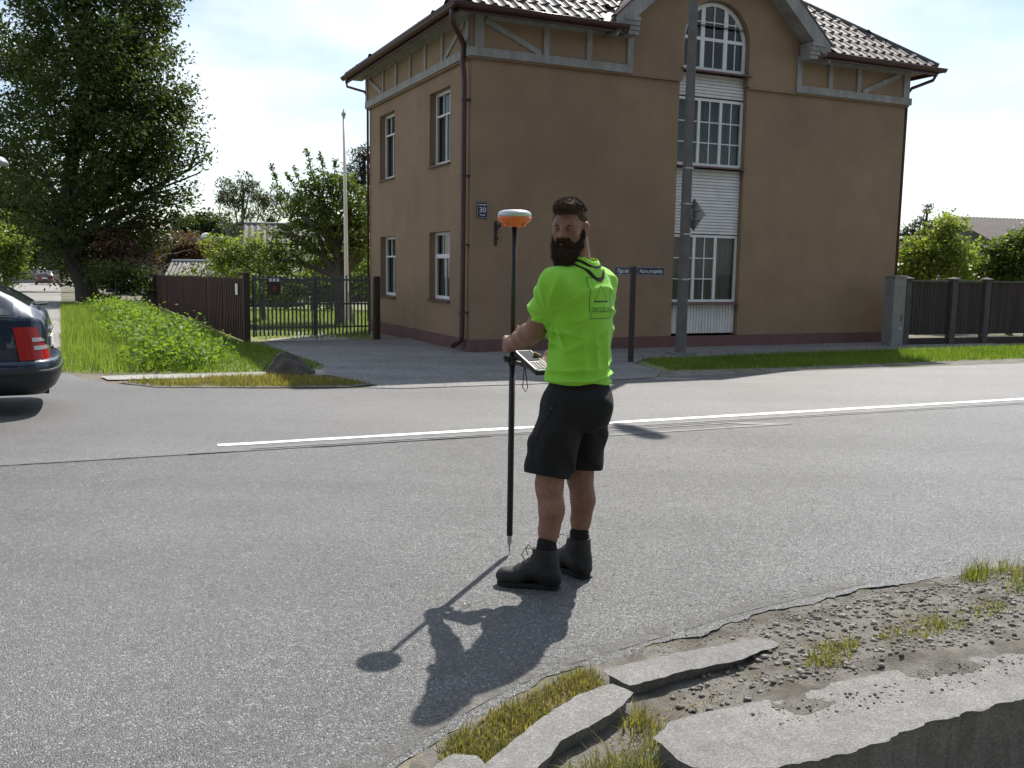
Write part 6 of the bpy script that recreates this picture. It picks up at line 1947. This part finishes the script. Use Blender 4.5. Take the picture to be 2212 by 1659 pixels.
# right hand under and beside the controller
CA = np.array([.046, 4.962, 1.100]); CBv = np.array([.150, 4.815, 1.022])   # controller: top and bottom end
cd_ = (CBv - CA); CL = np.linalg.norm(cd_); cd_ /= CL
cs_ = np.cross(cd_, uF); cs_ /= np.linalg.norm(cs_)                         # sideways
if cs_ @ np.array([.8, .6, 0]) < 0: cs_ = -cs_                              # towards his right
cn_ = np.cross(cs_, cd_); cn_ /= np.linalg.norm(cn_)
if cn_[2] < 0: cn_ = -cn_
CC = (CA + CBv) / 2 + cd_ * .01
rp = CC + cs_ * .066 - cn_ * .018
B.cone(Rwr, rp + cs_ * .012, .029, .027, .02)
B.cone(rp - cd_ * .026, rp + cd_ * .026, .020, .021, .015)
for i, (o_, sc_) in enumerate(((-.032, .95), (-.011, 1.0), (.011, .95), (.031, .8))):
    f0_ = rp + cd_ * o_ - cs_ * .006 - cn_ * .008
    f1_ = CC + cs_ * (.066 - .035 * sc_) + cd_ * o_ - cn_ * .030
    f2_ = CC + cs_ * (.066 - .072 * sc_) + cd_ * o_ * .95 - cn_ * .028
    f3_ = CC + cs_ * (.066 - .092 * sc_) + cd_ * o_ * .92 - cn_ * .023
    B.chain([f0_, f1_, f2_, f3_], [.0125, .0108, .0098, .0085], .006)
B.chain([rp + cd_ * -.022 + cn_ * .010, rp + cd_ * -.030 + cn_ * .034 - cs_ * .008, CC + cs_ * .034 - cd_ * .040 + cn_ * .030], [.015, .0125, .0095], .010)
# head
hf = np.array([-.36, -.925, -.10]); hf /= np.linalg.norm(hf)
hl = np.cross(uF, hf); hl /= np.linalg.norm(hl); hu = np.cross(hf, hl)
HR = np.stack([hl, hf, hu])
def hp_(x, y, z): return HEAD + hl * x + hf * y + hu * z
B.ell(hp_(0, -.012, .035), (.074, .096, .092), HR, .02)
B.ell(hp_(0, .022, -.012), (.066, .074, .085), HR, .02)
B.ell(hp_(0, .034, -.062), (.052, .058, .052), HR, .03)
B.ell(hp_(0, .070, -.098), (.026, .022, .020), HR, .03)
B.cone(hp_(-.036, .078, .022), hp_(.036, .078, .022), .013, .013, .02)
for sx in (-1, 1):
    B.ell(hp_(sx * .042, .062, -.022), (.020, .020, .018), HR, .02)
    B.ell(hp_(sx * .032, .096, .002), (.018, .014, .010), HR, .010, 's')
    B.ell(hp_(sx * .077, -.012, -.005), (.010, .022, .033), HR, .010)
    B.ell(hp_(sx * .084, -.020, .005), (.009, .020, .024), HR, .008)
    B.ell(hp_(sx * .089, -.006, -.002), (.006, .009, .014), HR, .006, 's')
B.chain([hp_(0, .084, .018), hp_(0, .100, -.008), hp_(0, .112, -.028)], [.010, .0105, .0125], .012)
for sx in (-1, 1): B.ell(hp_(sx * .013, .096, -.033), (.010, .012, .008), HR, .010)
B.ell(hp_(0, .088, -.062), (.024, .010, .006), HR, .008)
B.ell(hp_(0, .086, -.073), (.021, .010, .006), HR, .006)
V, F = B.mesh()
np_mesh("body", V - MB0, F, m_skin, man, smooth=True)
del B

# -- hair and beard: lumpy masses carrying short strands
def strands(mb, P, Nn, ln, rad, rg, lean):
    for p, n in zip(P, Nn):
        d = n + lean + rg.randn(3) * .35; d /= np.linalg.norm(d)
        l = ln * (.5 + rg.rand())
        x = np.cross(d, [.3, .5, .81]); x /= np.linalg.norm(x); y = np.cross(d, x)
        V = [p - d * .003 + (x * math.cos(a) + y * math.sin(a)) * rad for a in (0, 2.09, 4.19)] + [p + d * l]
        mb.add(V, [(0, 1, 3), (1, 2, 3), (2, 0, 3)])
def vert_normals(V, F):
    a, b, c, d = (V[F[:, i]] for i in range(4))
    n = np.cross(c - a, d - b)
    N = np.zeros_like(V)
    for i in range(4): np.add.at(N, F[:, i], n)
    return N / (np.linalg.norm(N, axis=1)[:, None] + 1e-12)
rg = np.random.RandomState(77)
Hf = Field(HEAD - .17, HEAD + .19, .0036)
Hf.ell(hp_(0, -.020, .040), (.079, .101, .096), HR, .01)
Hf.ell(hp_(0, .015, .096), (.062, .080, .038), HR, .02)                     # longer top
Hf.ell(hp_(0, .074, .100), (.050, .030, .026), HR, .02)                     # quiff
def cut(P):                                                                  # face and neck are free of hair
    q = (P - HEAD) @ HR.T
    x, y, z = q[..., 0], q[..., 1], q[..., 2]
    face = np.minimum(y - (.050 + .30 * np.clip(z - .03, 0, .2)), .066 + .10 * np.clip(-y, 0, .1) - z)   # >0 region to cut
    side = np.minimum(y - .004, .030 - z)
    low = -.060 + .0 * y - z
    return -np.maximum(np.maximum(face, side), low)
Hf.put(HEAD - .17, HEAD + .19, cut, .006, 's')
Hf.put(HEAD - .17, HEAD + .19, lambda P: vnoise(P, 55, 3) * .0035 * np.clip(((P - HEAD) @ HR.T)[..., 2] * 12, .15, 1) + vnoise(P, 120, 4) * .0015, 0, 'add')
V, F = Hf.mesh()
hair = np_mesh("hair", V - MB0, F, m_hair, man, smooth=True)
Nn = vert_normals(V, F)
loc = (V - HEAD) @ HR.T
w = np.where(loc[:, 2] > .075)[0]; pick = rg.choice(w, min(2600, len(w)), False)
mb = MB(); strands(mb, V[pick] - MB0, Nn[pick], .011, .0010, rg, hf * .5 + hu * .4)
w = np.where(loc[:, 2] <= .075)[0]; pick = rg.choice(w, min(900, len(w)), False)
strands(mb, V[pick] - MB0, Nn[pick], .006, .0009, rg, -hu * .8)
mb.build("hair_strands", m_hair, hair, fix=False, kind="stuff")
Bf = Field(HEAD + np.array([-.15, -.16, -.24]), HEAD + np.array([.15, .15, .06]), .0036)
for sx in (-1, 1):
    Bf.chain([hp_(sx * .067, .002, .005), hp_(sx * .066, .008, -.035), hp_(sx * .056, .030, -.075), hp_(sx * .030, .068, -.108), hp_(0, .082, -.118)], [.007, .011, .019, .026, .030], .02)
    Bf.chain([hp_(0, .098, -.047), hp_(sx * .022, .092, -.052), hp_(sx * .034, .076, -.072), hp_(sx * .034, .066, -.095)], [.007, .0085, .010, .015], .010)
Bf.ell(hp_(0, .094, -.058), (.024, .012, .009), HR, .012)
Bf.ell(hp_(0, .088, -.083), (.022, .012, .010), HR, .012)
Bf.ell(hp_(0, .060, -.130), (.052, .050, .048), HR, .03)
Bf.ell(hp_(0, .072, -.155), (.040, .036, .040), HR, .03)
Bf.put(HEAD - .25, HEAD + .16, lambda P: vnoise(P, 60, 8) * .004 + vnoise(P, 130, 9) * .002, 0, 'add')
V, F = Bf.mesh()
beard = np_mesh("beard", V - MB0, F, m_beard, man, smooth=True)
Nn = vert_normals(V, F)
pick = rg.choice(len(V), 3000, False)
mb = MB(); strands(mb, V[pick] - MB0, Nn[pick], .014, .0009, rg, -hu * .9); mb.build("beard_strands", m_beard, beard, fix=False, kind="stuff")
mb = MB()
for sx in (-1, 1):
    pts = [hp_(sx * .013, .0915, .0165), hp_(sx * .030, .0905, .0195), hp_(sx * .049, .0745, .0145)]
    mb.tube([p - MB0 for p in pts], [.0030, .0044, .0020], 6)
mb.build("eyebrows", m_beard, man, smooth=True)
for sx in (-1, 1):
    mb = MB()
    c = hp_(sx * .032, .0800, .001) - MB0
    bmx = bmesh.new(); bmesh.ops.create_icosphere(bmx, subdivisions=2, radius=.0112, matrix=Matrix.Translation(Vector(c)))
    me = bpy.data.meshes.new("eye"); bmx.to_mesh(me); bmx.free(); me.materials.append(m_eye)
    eo = inst("eye", me, man)
    mb = MB()
    for dz, r in ((.0052, .0046), (-.0062, .0036)):
        mb.tube([hp_(sx * .032 - .014, .0862, dz * .7) - MB0, hp_(sx * .032, .0905, dz) - MB0, hp_(sx * .032 + .014, .0862, dz * .7) - MB0], [.0025, r, .0025], 6)
    mb.build("eyelid", m_skin, man, smooth=True)
    mb = MB(); d = (hf * .95 - hl * 0).tolist()
    mb.lathe([(.0058, .0), (.0045, .0012), (.001, .0016)], 10, Vector(hp_(sx * .032, .0905, .0008) - MB0), Vector(hf).to_track_quat('Z', 'Y').to_matrix())
    mb.build("iris", m_beard, eo)


# -- shirt
Sf = Field((-.02, 4.22, .955), (.64, 5.0, 1.66), .005)
for sh, el, ext in ((Lsh, Lel, .62), (Rsh, Rel, .56)):
    d = el - sh
    Sf.cone(sh + d * .02, sh + d * ext, .072, .083, .05)
    ax = d / np.linalg.norm(d); e0 = sh + d * (ext + .0)
    def cuts(P, e0=e0, ax=ax):                       # trims the sleeve end square
        w = (P - e0) @ ax
        r = np.linalg.norm((P - e0) - w[..., None] * ax, axis=-1)
        return np.maximum(-w, np.maximum(w - .12, r - .115))
    Sf.put(e0 - .14, e0 + .14, cuts, .006, 's')
zc_ = [.955, .985, 1.02, 1.08, 1.16, 1.26, 1.36, 1.44, 1.49, 1.53, 1.56, 1.60]
cc_ = [(.327, 4.635), (.327, 4.635), (.326, 4.635), (.326, 4.635), (.326, 4.635), (.328, 4.632), (.330, 4.628), (.328, 4.625), (.325, 4.625), (.323, 4.625), (.322, 4.625), (.321, 4.625)]
Sf.column(zc_, cc_, [.180, .180, .176, .172, .173, .180, .188, .182, .160, .118, .098, .08], [.143, .143, .140, .140, .141, .142, .139, .130, .116, .098, .085, .075], ld2, fd2, 2.35, .03)
Sf.ell(Lsh + np.array([.008, .0, -.01]), (.076, .076, .080), None, .06)
Sf.ell(Rsh + np.array([-.008, 0, -.01]), (.074, .074, .080), None, .06)
# shoulder-blade and trapezius volume
Sf.cone(neck0 + np.array([0, 0, -.0]), Lsh + uF * .004, .064, .062, .05)
Sf.cone(neck0 + np.array([0, 0, -.0]), Rsh + uF * .004, .064, .060, .05)
# neck opening
Sf.cone(neck0 + np.array([0, 0, .055]), neck0 + np.array([-.01, -.005, .16]), .078, .082, .006, 's')
# folds: drag lines from the armpit, drape down the back, bunching at the hem
apit = Lsh + np.array([.03, .03, -.14])
def folds(P):
    z = P[..., 2]
    q = P - apit
    u = q @ lF; v = q @ fF
    ang = np.arctan2(z - apit[2], -v + .02)
    rad = np.sqrt(v ** 2 + (z - apit[2]) ** 2)
    near = np.clip(1 - rad / .30, 0, 1) * np.clip((rad - .03) / .09, 0, 1)
    rid = lambda x: 1 - 2 * np.abs(np.sin(x * .5)) ** .7           # narrow ridges, wide troughs
    f1 = -rid(ang * 11 + vnoise(P, 7, 21) * 2.6) * .013 * near
    back = ((P[..., 0] - .327) * -fd2[0] + (P[..., 1] - 4.63) * -fd2[1])
    lat = ((P[..., 0] - .327) * ld2[0] + (P[..., 1] - 4.63) * ld2[1])
    f2 = -rid(lat * 75 + (1.4 - z) * 16 + vnoise(P, 5, 22) * 4.0) * .010 * np.clip((1.29 - z) / .15, 0, 1) * np.clip((z - 1.02) / .08, 0, 1) * (.45 + .55 * vnoise(P, 3.5, 26))
    f5 = -rid((z * 1.0 + lat * .75) * 70 + vnoise(P, 5, 27) * 5) * .010 * np.clip((1.31 - z) / .08, 0, 1) * np.clip((z - 1.08) / .12, 0, 1) * np.clip(.6 * vnoise(P, 4, 28) + .35, 0, 1)
    f3 = -rid((z - .955) * 150 + vnoise(P, 6, 23) * 5 + lat * 6) * .0095 * np.clip((1.11 - z) / .06, 0, 1) * np.clip(back * 7 + .65, 0, 1)
    f4 = (vnoise(P * np.array([1, 1, .55]), 11, 24) * .006 + vnoise(P, 24, 25) * .0022) * np.clip(1 - (z - 1.28) / .06, .45, 1) + f5
    return f1 + f2 + f3 + f4
Sf.put((-.02, 4.22, .955), (.64, 5.0, 1.66), folds, 0, 'add')
# level, slightly wavy hem
def hem(P):
    lat = ((P[..., 0] - .327) * ld2[0] + (P[..., 1] - 4.63) * ld2[1])
    return P[..., 2] - (.998 + .006 * np.sin(lat * 30) + .010 * ((P[..., 0] - .327) * fd2[0] + (P[..., 1] - 4.63) * fd2[1]) / .15)
Sf.put((-.02, 4.22, .90), (.64, 5.0, 1.03), hem, .004, 's')
V, F = Sf.mesh()
shirt = np_mesh("shirt", V - MB0, F, m_shirt, man, smooth=True)
bvh = BVHTree.FromPolygons([Vector(v) for v in V], [tuple(int(i) for i in f) for f in F])
del Sf

# printed mark on the back: frame, triangle on a bar, lettering
bc = np.array([.327, 4.632, 1.405])
bdir = -fF                                           # outward from the back
hx = -lF                                             # to his right, as read from behind
def on_back(u, v, off=.0012):
    # u to his right, v up, in metres from the middle of the print
    p = bc + hx * u + uF * v + bdir * .5
    hit = bvh.ray_cast(Vector(p), Vector(-bdir))
    if hit[0] is None: return None
    return np.array(hit[0]) + np.array(hit[1]) * off
def print_line(pts, w, name, par):
    V = []; F = []
    P = []
    for (a, b), (c, d) in zip(pts[:-1], pts[1:]):
        n = max(2, int(math.hypot(c - a, d - b) / .006))
        for i in range(n): P.append((a + (c - a) * i / n, b + (d - b) * i / n))
    P.append(pts[-1])
    for i, (u, v) in enumerate(P):
        a = P[max(0, i - 1)]; b = P[min(len(P) - 1, i + 1)]
        t = np.array([b[0] - a[0], b[1] - a[1]]); t /= np.linalg.norm(t) + 1e-9
        for s in (-1, 1):
            q = on_back(u - t[1] * w * s, v + t[0] * w * s)
            V.append(q if q is not None else V[-1])
    F = [(2 * i, 2 * i + 2, 2 * i + 3, 2 * i + 1) for i in range(len(P) - 1)]
    return np_mesh(name, np.array(V) - MB0, F, m_print, par)
PWd, PHt = .078, .096
u0 = -.012
fm_ = print_line([(u0 - PWd, PHt), (u0 + PWd, PHt), (u0 + PWd, -PHt), (u0 - PWd, -PHt), (u0 - PWd, PHt)], .0014, "print_frame", shirt)
print_line([(u0 - .045, -.012), (u0 + .0, .062), (u0 + .045, -.012)], .0011, "print_triangle", shirt)
print_line([(u0 - .052, -.016), (u0 + .052, -.016)], .0034, "print_bar", shirt)
tm = text_mesh("ĢEODĒZISTS", .030, 0.0, 0.0, .80)
TVv = np.zeros(len(tm.vertices) * 3, np.float32); tm.vertices.foreach_get("co", TVv); TVv = TVv.reshape(-1, 3)
okv = []
for v in TVv:
    q = on_back(u0 + v[0], -.056 + v[1], .0014)
    okv.append(q if q is not None else bc)
tm.vertices.foreach_set("co", (np.array(okv) - MB0).astype(np.float32).ravel())
tm.materials.append(m_print)
inst("print_lettering", tm, shirt)
# dark collar stripes at the nape
def ring(r, w, name, a0, a1):
    V = []
    n = 26
    for k in range(n + 1):
        a = a0 + (a1 - a0) * k / n
        d = lF * math.cos(a) + fF * math.sin(a)
        for rr in (r - w / 2, r + w / 2):
            p = neck0 + d * rr + uF * .3
            hit = bvh.ray_cast(Vector(p), Vector((0, 0, -1)))
            V.append(np.array(hit[0]) + np.array(hit[1]) * .0015 if hit[0] is not None else V[-1])
    F = [(2 * i, 2 * i + 2, 2 * i + 3, 2 * i + 1) for i in range(n)]
    np_mesh(name, np.array(V) - MB0, F, m_shorts, shirt)
ring(.094, .006, "collar_stripe", math.pi * 1.12, math.pi * 1.95); ring(.110, .008, "collar_stripe", math.pi * 1.15, math.pi * 1.92)

# -- shorts
Tf = Field((.0, 4.33, .44), (.60, 4.92, 1.06), .005)
Tf.column([.80, .86, .93, .99, 1.02], [(.333, 4.63), (.330, 4.63), (.328, 4.632), (.327, 4.632), (.327, 4.632)], [.160, .174, .172, .156, .150], [.132, .140, .138, .122, .118], ld2, fd2, 2.3, .04)
Tf.ell(np.array([.338, 4.615, .87]) - fF * .055, (.112, .112, .12), None, .05)
hems = ((Lhip, np.array([.168, 4.510, .545]), .118, .112), (Rhip, np.array([.352, 4.690, .555]), .112, .104))
for hip, he, r0, r1 in hems:
    Tf.chain([hip + np.array([0, 0, -.02]), hip * .5 + he * .5, he - np.array([0, 0, .06])], [r0, (r0 + r1) / 2, r1], .035)
def sfold(P):
    z = P[..., 2]
    return np.sin(P[..., 0] * 55 + z * 22 + vnoise(P, 8, 31) * 3) * .006 * np.clip((.85 - z) / .2, 0, 1) + vnoise(P, 10, 32) * .009 + vnoise(P, 26, 33) * .002
Tf.put((.0, 4.33, .44), (.60, 4.92, 1.06), sfold, 0, 'add')
for i, (hip, he, r0, r1) in enumerate(hems):
    ax = he - hip; ax /= np.linalg.norm(ax)
    if i == 0: ax = ax + np.array([.10, -.05, 0]); ax /= np.linalg.norm(ax)
    def cuth(P, he=he, ax=ax):
        w = (P - he) @ ax
        r = np.linalg.norm((P - he) - w[..., None] * ax, axis=-1)
        return np.maximum(-w, np.maximum(w - .14, r - .145))
    Tf.put(he - .2, he + .2, cuth, .004, 's')
V, F = Tf.mesh()
shorts = np_mesh("shorts", V - MB0, F, m_shorts, man, smooth=True)
# pocket edge and a small metal stud
sb = BVHTree.FromPolygons([Vector(v) for v in V], [tuple(int(i) for i in f) for f in F])
def snap(p, off=.001):
    h_ = sb.find_nearest(Vector(p)); return np.array(h_[0]) + np.array(h_[1]) * off
mb = MB(); pts = [snap(np.array([.215, 4.47, .90]) + np.array([-.012, .0, -.03]) * k - uF * .0 * k) for k in range(7)]
mb.tube([p - MB0 for p in pts], .0022, 5); mb.build("pocket_seam", m_sock, shorts)
mb = MB(); c = snap(np.array([.19, 4.47, .88]), .001) - MB0
mb.lathe([(.004, 0), (.003, .002)], 8, Vector(c)); mb.build("stud", m_galv, shorts)

# -- socks and boots
def boot(an, toe_dir, name_label, seed):
    d = np.array([*toe_dir, 0.]); d /= np.linalg.norm(d); l = np.cross(uF, d)
    heel = np.array([an[0], an[1], 0]) - d * .055
    g = lambda x, y, z: heel + d * x + l * y + uF * z
    sk = Field(np.array([an[0] - .1, an[1] - .1, .13]), np.array([an[0] + .1, an[1] + .1, .29]), .004)
    sk.cone([an[0], an[1], .15], [an[0], an[1] + .003, .225], .050, .047, .01)
    sk.put(sk.lo, sk.lo + .2, lambda P: vnoise(P, 40, seed) * .002 + np.sin(P[..., 2] * 320) * .001, 0, 'add')
    V, F = sk.mesh(); np_mesh("sock", V - MB0, F, m_sock, man, smooth=True)
    b = Field(heel - np.array([.36, .36, .01]), heel + np.array([.36, .36, .25]), .004)
    b.chain([g(.06, 0, .205), g(.058, 0, .15), g(.060, 0, .09)], [.060, .058, .060], .02)
    b.ell(g(.035, 0, .052), (.058, .047, .050), np.stack([d, l, uF]), .03)
    b.chain([g(.05, 0, .095), g(.12, 0, .090), g(.18, 0, .066)], [.052, .047, .040], .035)
    b.ell(g(.212, .002, .046), (.080, .054, .045), np.stack([d, l, uF]), .03)
    b.ell(g(.248, .004, .046), (.054, .050, .042), np.stack([d, l, uF]), .02)
    b.put(np.array([heel[0] - .36, heel[1] - .36, .19]), np.array([heel[0] + .36, heel[1] + .36, .26]), lambda P: .200 - P[..., 2], .004, 's')
    b.put(np.array([heel[0] - .36, heel[1] - .36, -.01]), np.array([heel[0] + .36, heel[1] + .36, .02]), lambda P: P[..., 2] - .018, .003, 's')
    b.put(heel - .4, heel + .4, lambda P: vnoise(P, 18, seed + 1) * .003 + vnoise(P, 45, seed + 2) * .0015, 0, 'add')
    V, F = b.mesh()
    bo_ = np_mesh("boot", V - MB0, F, m_boot, man, smooth=True)
    # lugged sole
    outl = [(-.012, .0), (-.004, .030), (.05, .042), (.11, .040), (.17, .047), (.22, .054), (.27, .046), (.298, .022), (.302, .0), (.298, -.020), (.27, -.044), (.22, -.052), (.17, -.046), (.11, -.039), (.05, -.042), (-.004, -.030)]
    mb = MB()
    mb.prism(outl, lambda a, c, w: tuple(g(.14 + (a - .14) * .985, c * .97, .006 + w) - MB0), .020)
    so = mb.build("sole", m_sole, bo_, bevel=.003)
    mb = MB()
    for k in range(11):
        x = .0 + k * .028
        wd = .036 if k < 9 else .026
        if 4 <= k <= 4: continue
        mb.box(g(x, 0, .0035) - MB0, (.016, wd * 2, .007), Matrix((d, l, uF)).transposed())
    mb.build("tread", m_sole, so)
    # laces: crossing cords and a bow
    bt = BVHTree.FromPolygons([Vector(v) for v in V], [tuple(int(i) for i in f) for f in F])
    def sn(p, off=.002):
        h_ = bt.find_nearest(Vector(p)); return np.array(h_[0]) + np.array(h_[1]) * off
    mb = MB()
    rows = [(.20, .088), (.175, .102), (.150, .118), (.130, .140), (.122, .165), (.120, .188)]
    for i, (x, z) in enumerate(rows):
        p = [sn(g(x, yy, z + (0 if abs(yy) > .015 else .01))) for yy in (-.024, -.01, .01, .024)]
        mb.tube([q - MB0 for q in p], .0024, 5)
        if i + 1 < len(rows):
            x2, z2 = rows[i + 1]
            for s in (-1, 1):
                p = [sn(g(x, s * .024, z)), sn(g((x + x2) / 2, 0, (z + z2) / 2 + .008), .004), sn(g(x2, -s * .024, z2))]
                mb.tube([q - MB0 for q in p], .0022, 5)
    top = sn(g(.125, 0, .19), .004)
    for s in (-1, 1):
        mb.tube([top - MB0, top + d * .03 + l * s * .03 + uF * .012 - MB0, top + d * .045 + l * s * .05 - uF * .02 - MB0, top + d * .030 + l * s * .035 - uF * .045 - MB0], .0022, 5)
    mb.build("laces", m_lace, bo_)
boot(Lan, (-.972, .235), "", 51)
boot(Ran, (-.66, .75), "", 54)

# ================================================================== survey pole with receiver and controller
m_poleblk = M("pole_black", (0.012, 0.013, 0.013), (0.009, 0.010, 0.010), rough=.5, scale=10)
m_steel = M("steel", (0.55, 0.55, 0.55), (0.45, 0.45, 0.45), rough=.3, metal=1.0)
m_orange = M("orange_shell", (0.75, 0.16, 0.03), (0.68, 0.14, 0.028), rough=.4, scale=12)
m_silver = M("silver_shell", (0.55, 0.57, 0.60), (0.50, 0.52, 0.55), rough=.35, scale=12, metal=.2)
m_screen = M("screen", (0.03, 0.04, 0.04), (0.025, 0.033, 0.033), rough=.75, spec=.15)
m_keys = M("grey_keys", (0.16, 0.165, 0.165), (0.12, 0.12, 0.12), rough=.6)
m_paletrim = M("pale_trim", (0.62, 0.63, 0.62), (0.5, 0.5, 0.5), rough=.5)
pole = empty("survey_pole", (POLE[0], POLE[1], 0), 0, label="black survey pole with orange receiver disc and handheld controller", cat="survey pole")
mb = MB(); mb.lathe([(.0012, .0), (.004, .025), (.006, .05), (.0125, .062), (.0125, .10), (.0165, .105)], 14); mb.build("tip", m_steel, pole, smooth=True)
mb = MB(); mb.lathe([(.0165, .105), (.0165, 1.03)], 16); mb.build("lower_tube", m_poleblk, pole, smooth=True)
mb = MB(); mb.lathe([(.021, 1.03), (.023, 1.035), (.023, 1.075), (.018, 1.08)], 16); mb.build("clamp_collar", m_poleblk, pole, smooth=True)
mb = MB(); mb.lathe([(.0135, 1.08), (.0135, 1.755)], 14); mb.build("upper_tube", m_poleblk, pole, smooth=True)
rec = MB(); rec.lathe([(.030, 1.752), (.052, 1.756), (.058, 1.768), (.080, 1.778), (.088, 1.792), (.0885, 1.803)], 36); rc = rec.build("receiver_base", m_orange, pole, smooth=True)
mb = MB(); mb.lathe([(.0885, 1.8035), (.087, 1.818), (.080, 1.830), (.060, 1.837), (.030, 1.840), (.002, 1.841)], 36); mb.build("receiver_cover", m_silver, pole, smooth=True)
for a in (-2.4, -.6, 1.2, 3.0):
    mb = MB(); mb.box((.052 * math.cos(a), .052 * math.sin(a), 1.762), (.03, .022, .016), Matrix.Rotation(a, 3, 'Z')); mb.build("connector", m_orange, rc, bevel=.003)
# controller clamp arm, controller body, keys, wrist strap
P0v = np.array([POLE[0], POLE[1], 0])
mb = MB()
mb.beam((0, 0, 1.055), tuple(CC - cn_ * .030 - P0v), .022, .018)
mb.box((-.030, -.012, 1.062), (.022, .022, .026)); mb.box((.030, .0, 1.062), (.026, .03, .026))
mb.build("clamp_arm", m_poleblk, pole)
mb = MB(); mb.tube([(-.045, -.018, 1.07), (-.03, -.012, 1.07)], .010, 8); mb.build("clamp_knob", m_poleblk, pole)
Rc = Matrix((cd_, cs_, cn_)).transposed()
mb = MB(); mb.box(tuple(CC - P0v), (.225, .098, .030), Rc); ctl = mb.build("controller", m_poleblk, pole, bevel=.007)
mb = MB(); mb.box(tuple(CC - cd_ * .045 + cn_ * .0165 - P0v), (.105, .076, .002), Rc); mb.build("screen", m_screen, ctl)
for i in range(6):
    for j in range(4):
        mb = MB(); mb.box(tuple(CC + cd_ * (.024 + i * .0135) + cs_ * (-.030 + j * .020) + cn_ * .017 - P0v), (.0095, .014, .004), Rc); mb.build("key", m_keys, ctl)
for s in (-1, 1):
    mb = MB(); mb.box(tuple(CC + cs_ * s * .047 + cn_ * .0165 - P0v), (.20, .009, .004), Rc); mb.build("edge_trim", m_paletrim if s < 0 else m_keys, ctl)
q0 = CC - cd_ * .075 - cn_ * .016 - P0v
mb = MB(); pts = [q0 + np.array([0, 0, 0]), q0 + np.array([.012, -.01, -.08]), q0 + np.array([.022, -.015, -.15]), q0 + np.array([.012, -.015, -.175]), q0 + np.array([-.004, -.01, -.15]), q0 + np.array([.002, -.004, -.07]), q0 + np.array([.002, 0, -.005])]
mb.tube(pts, .0028, 5); mb.build("wrist_strap", m_trim, pole)
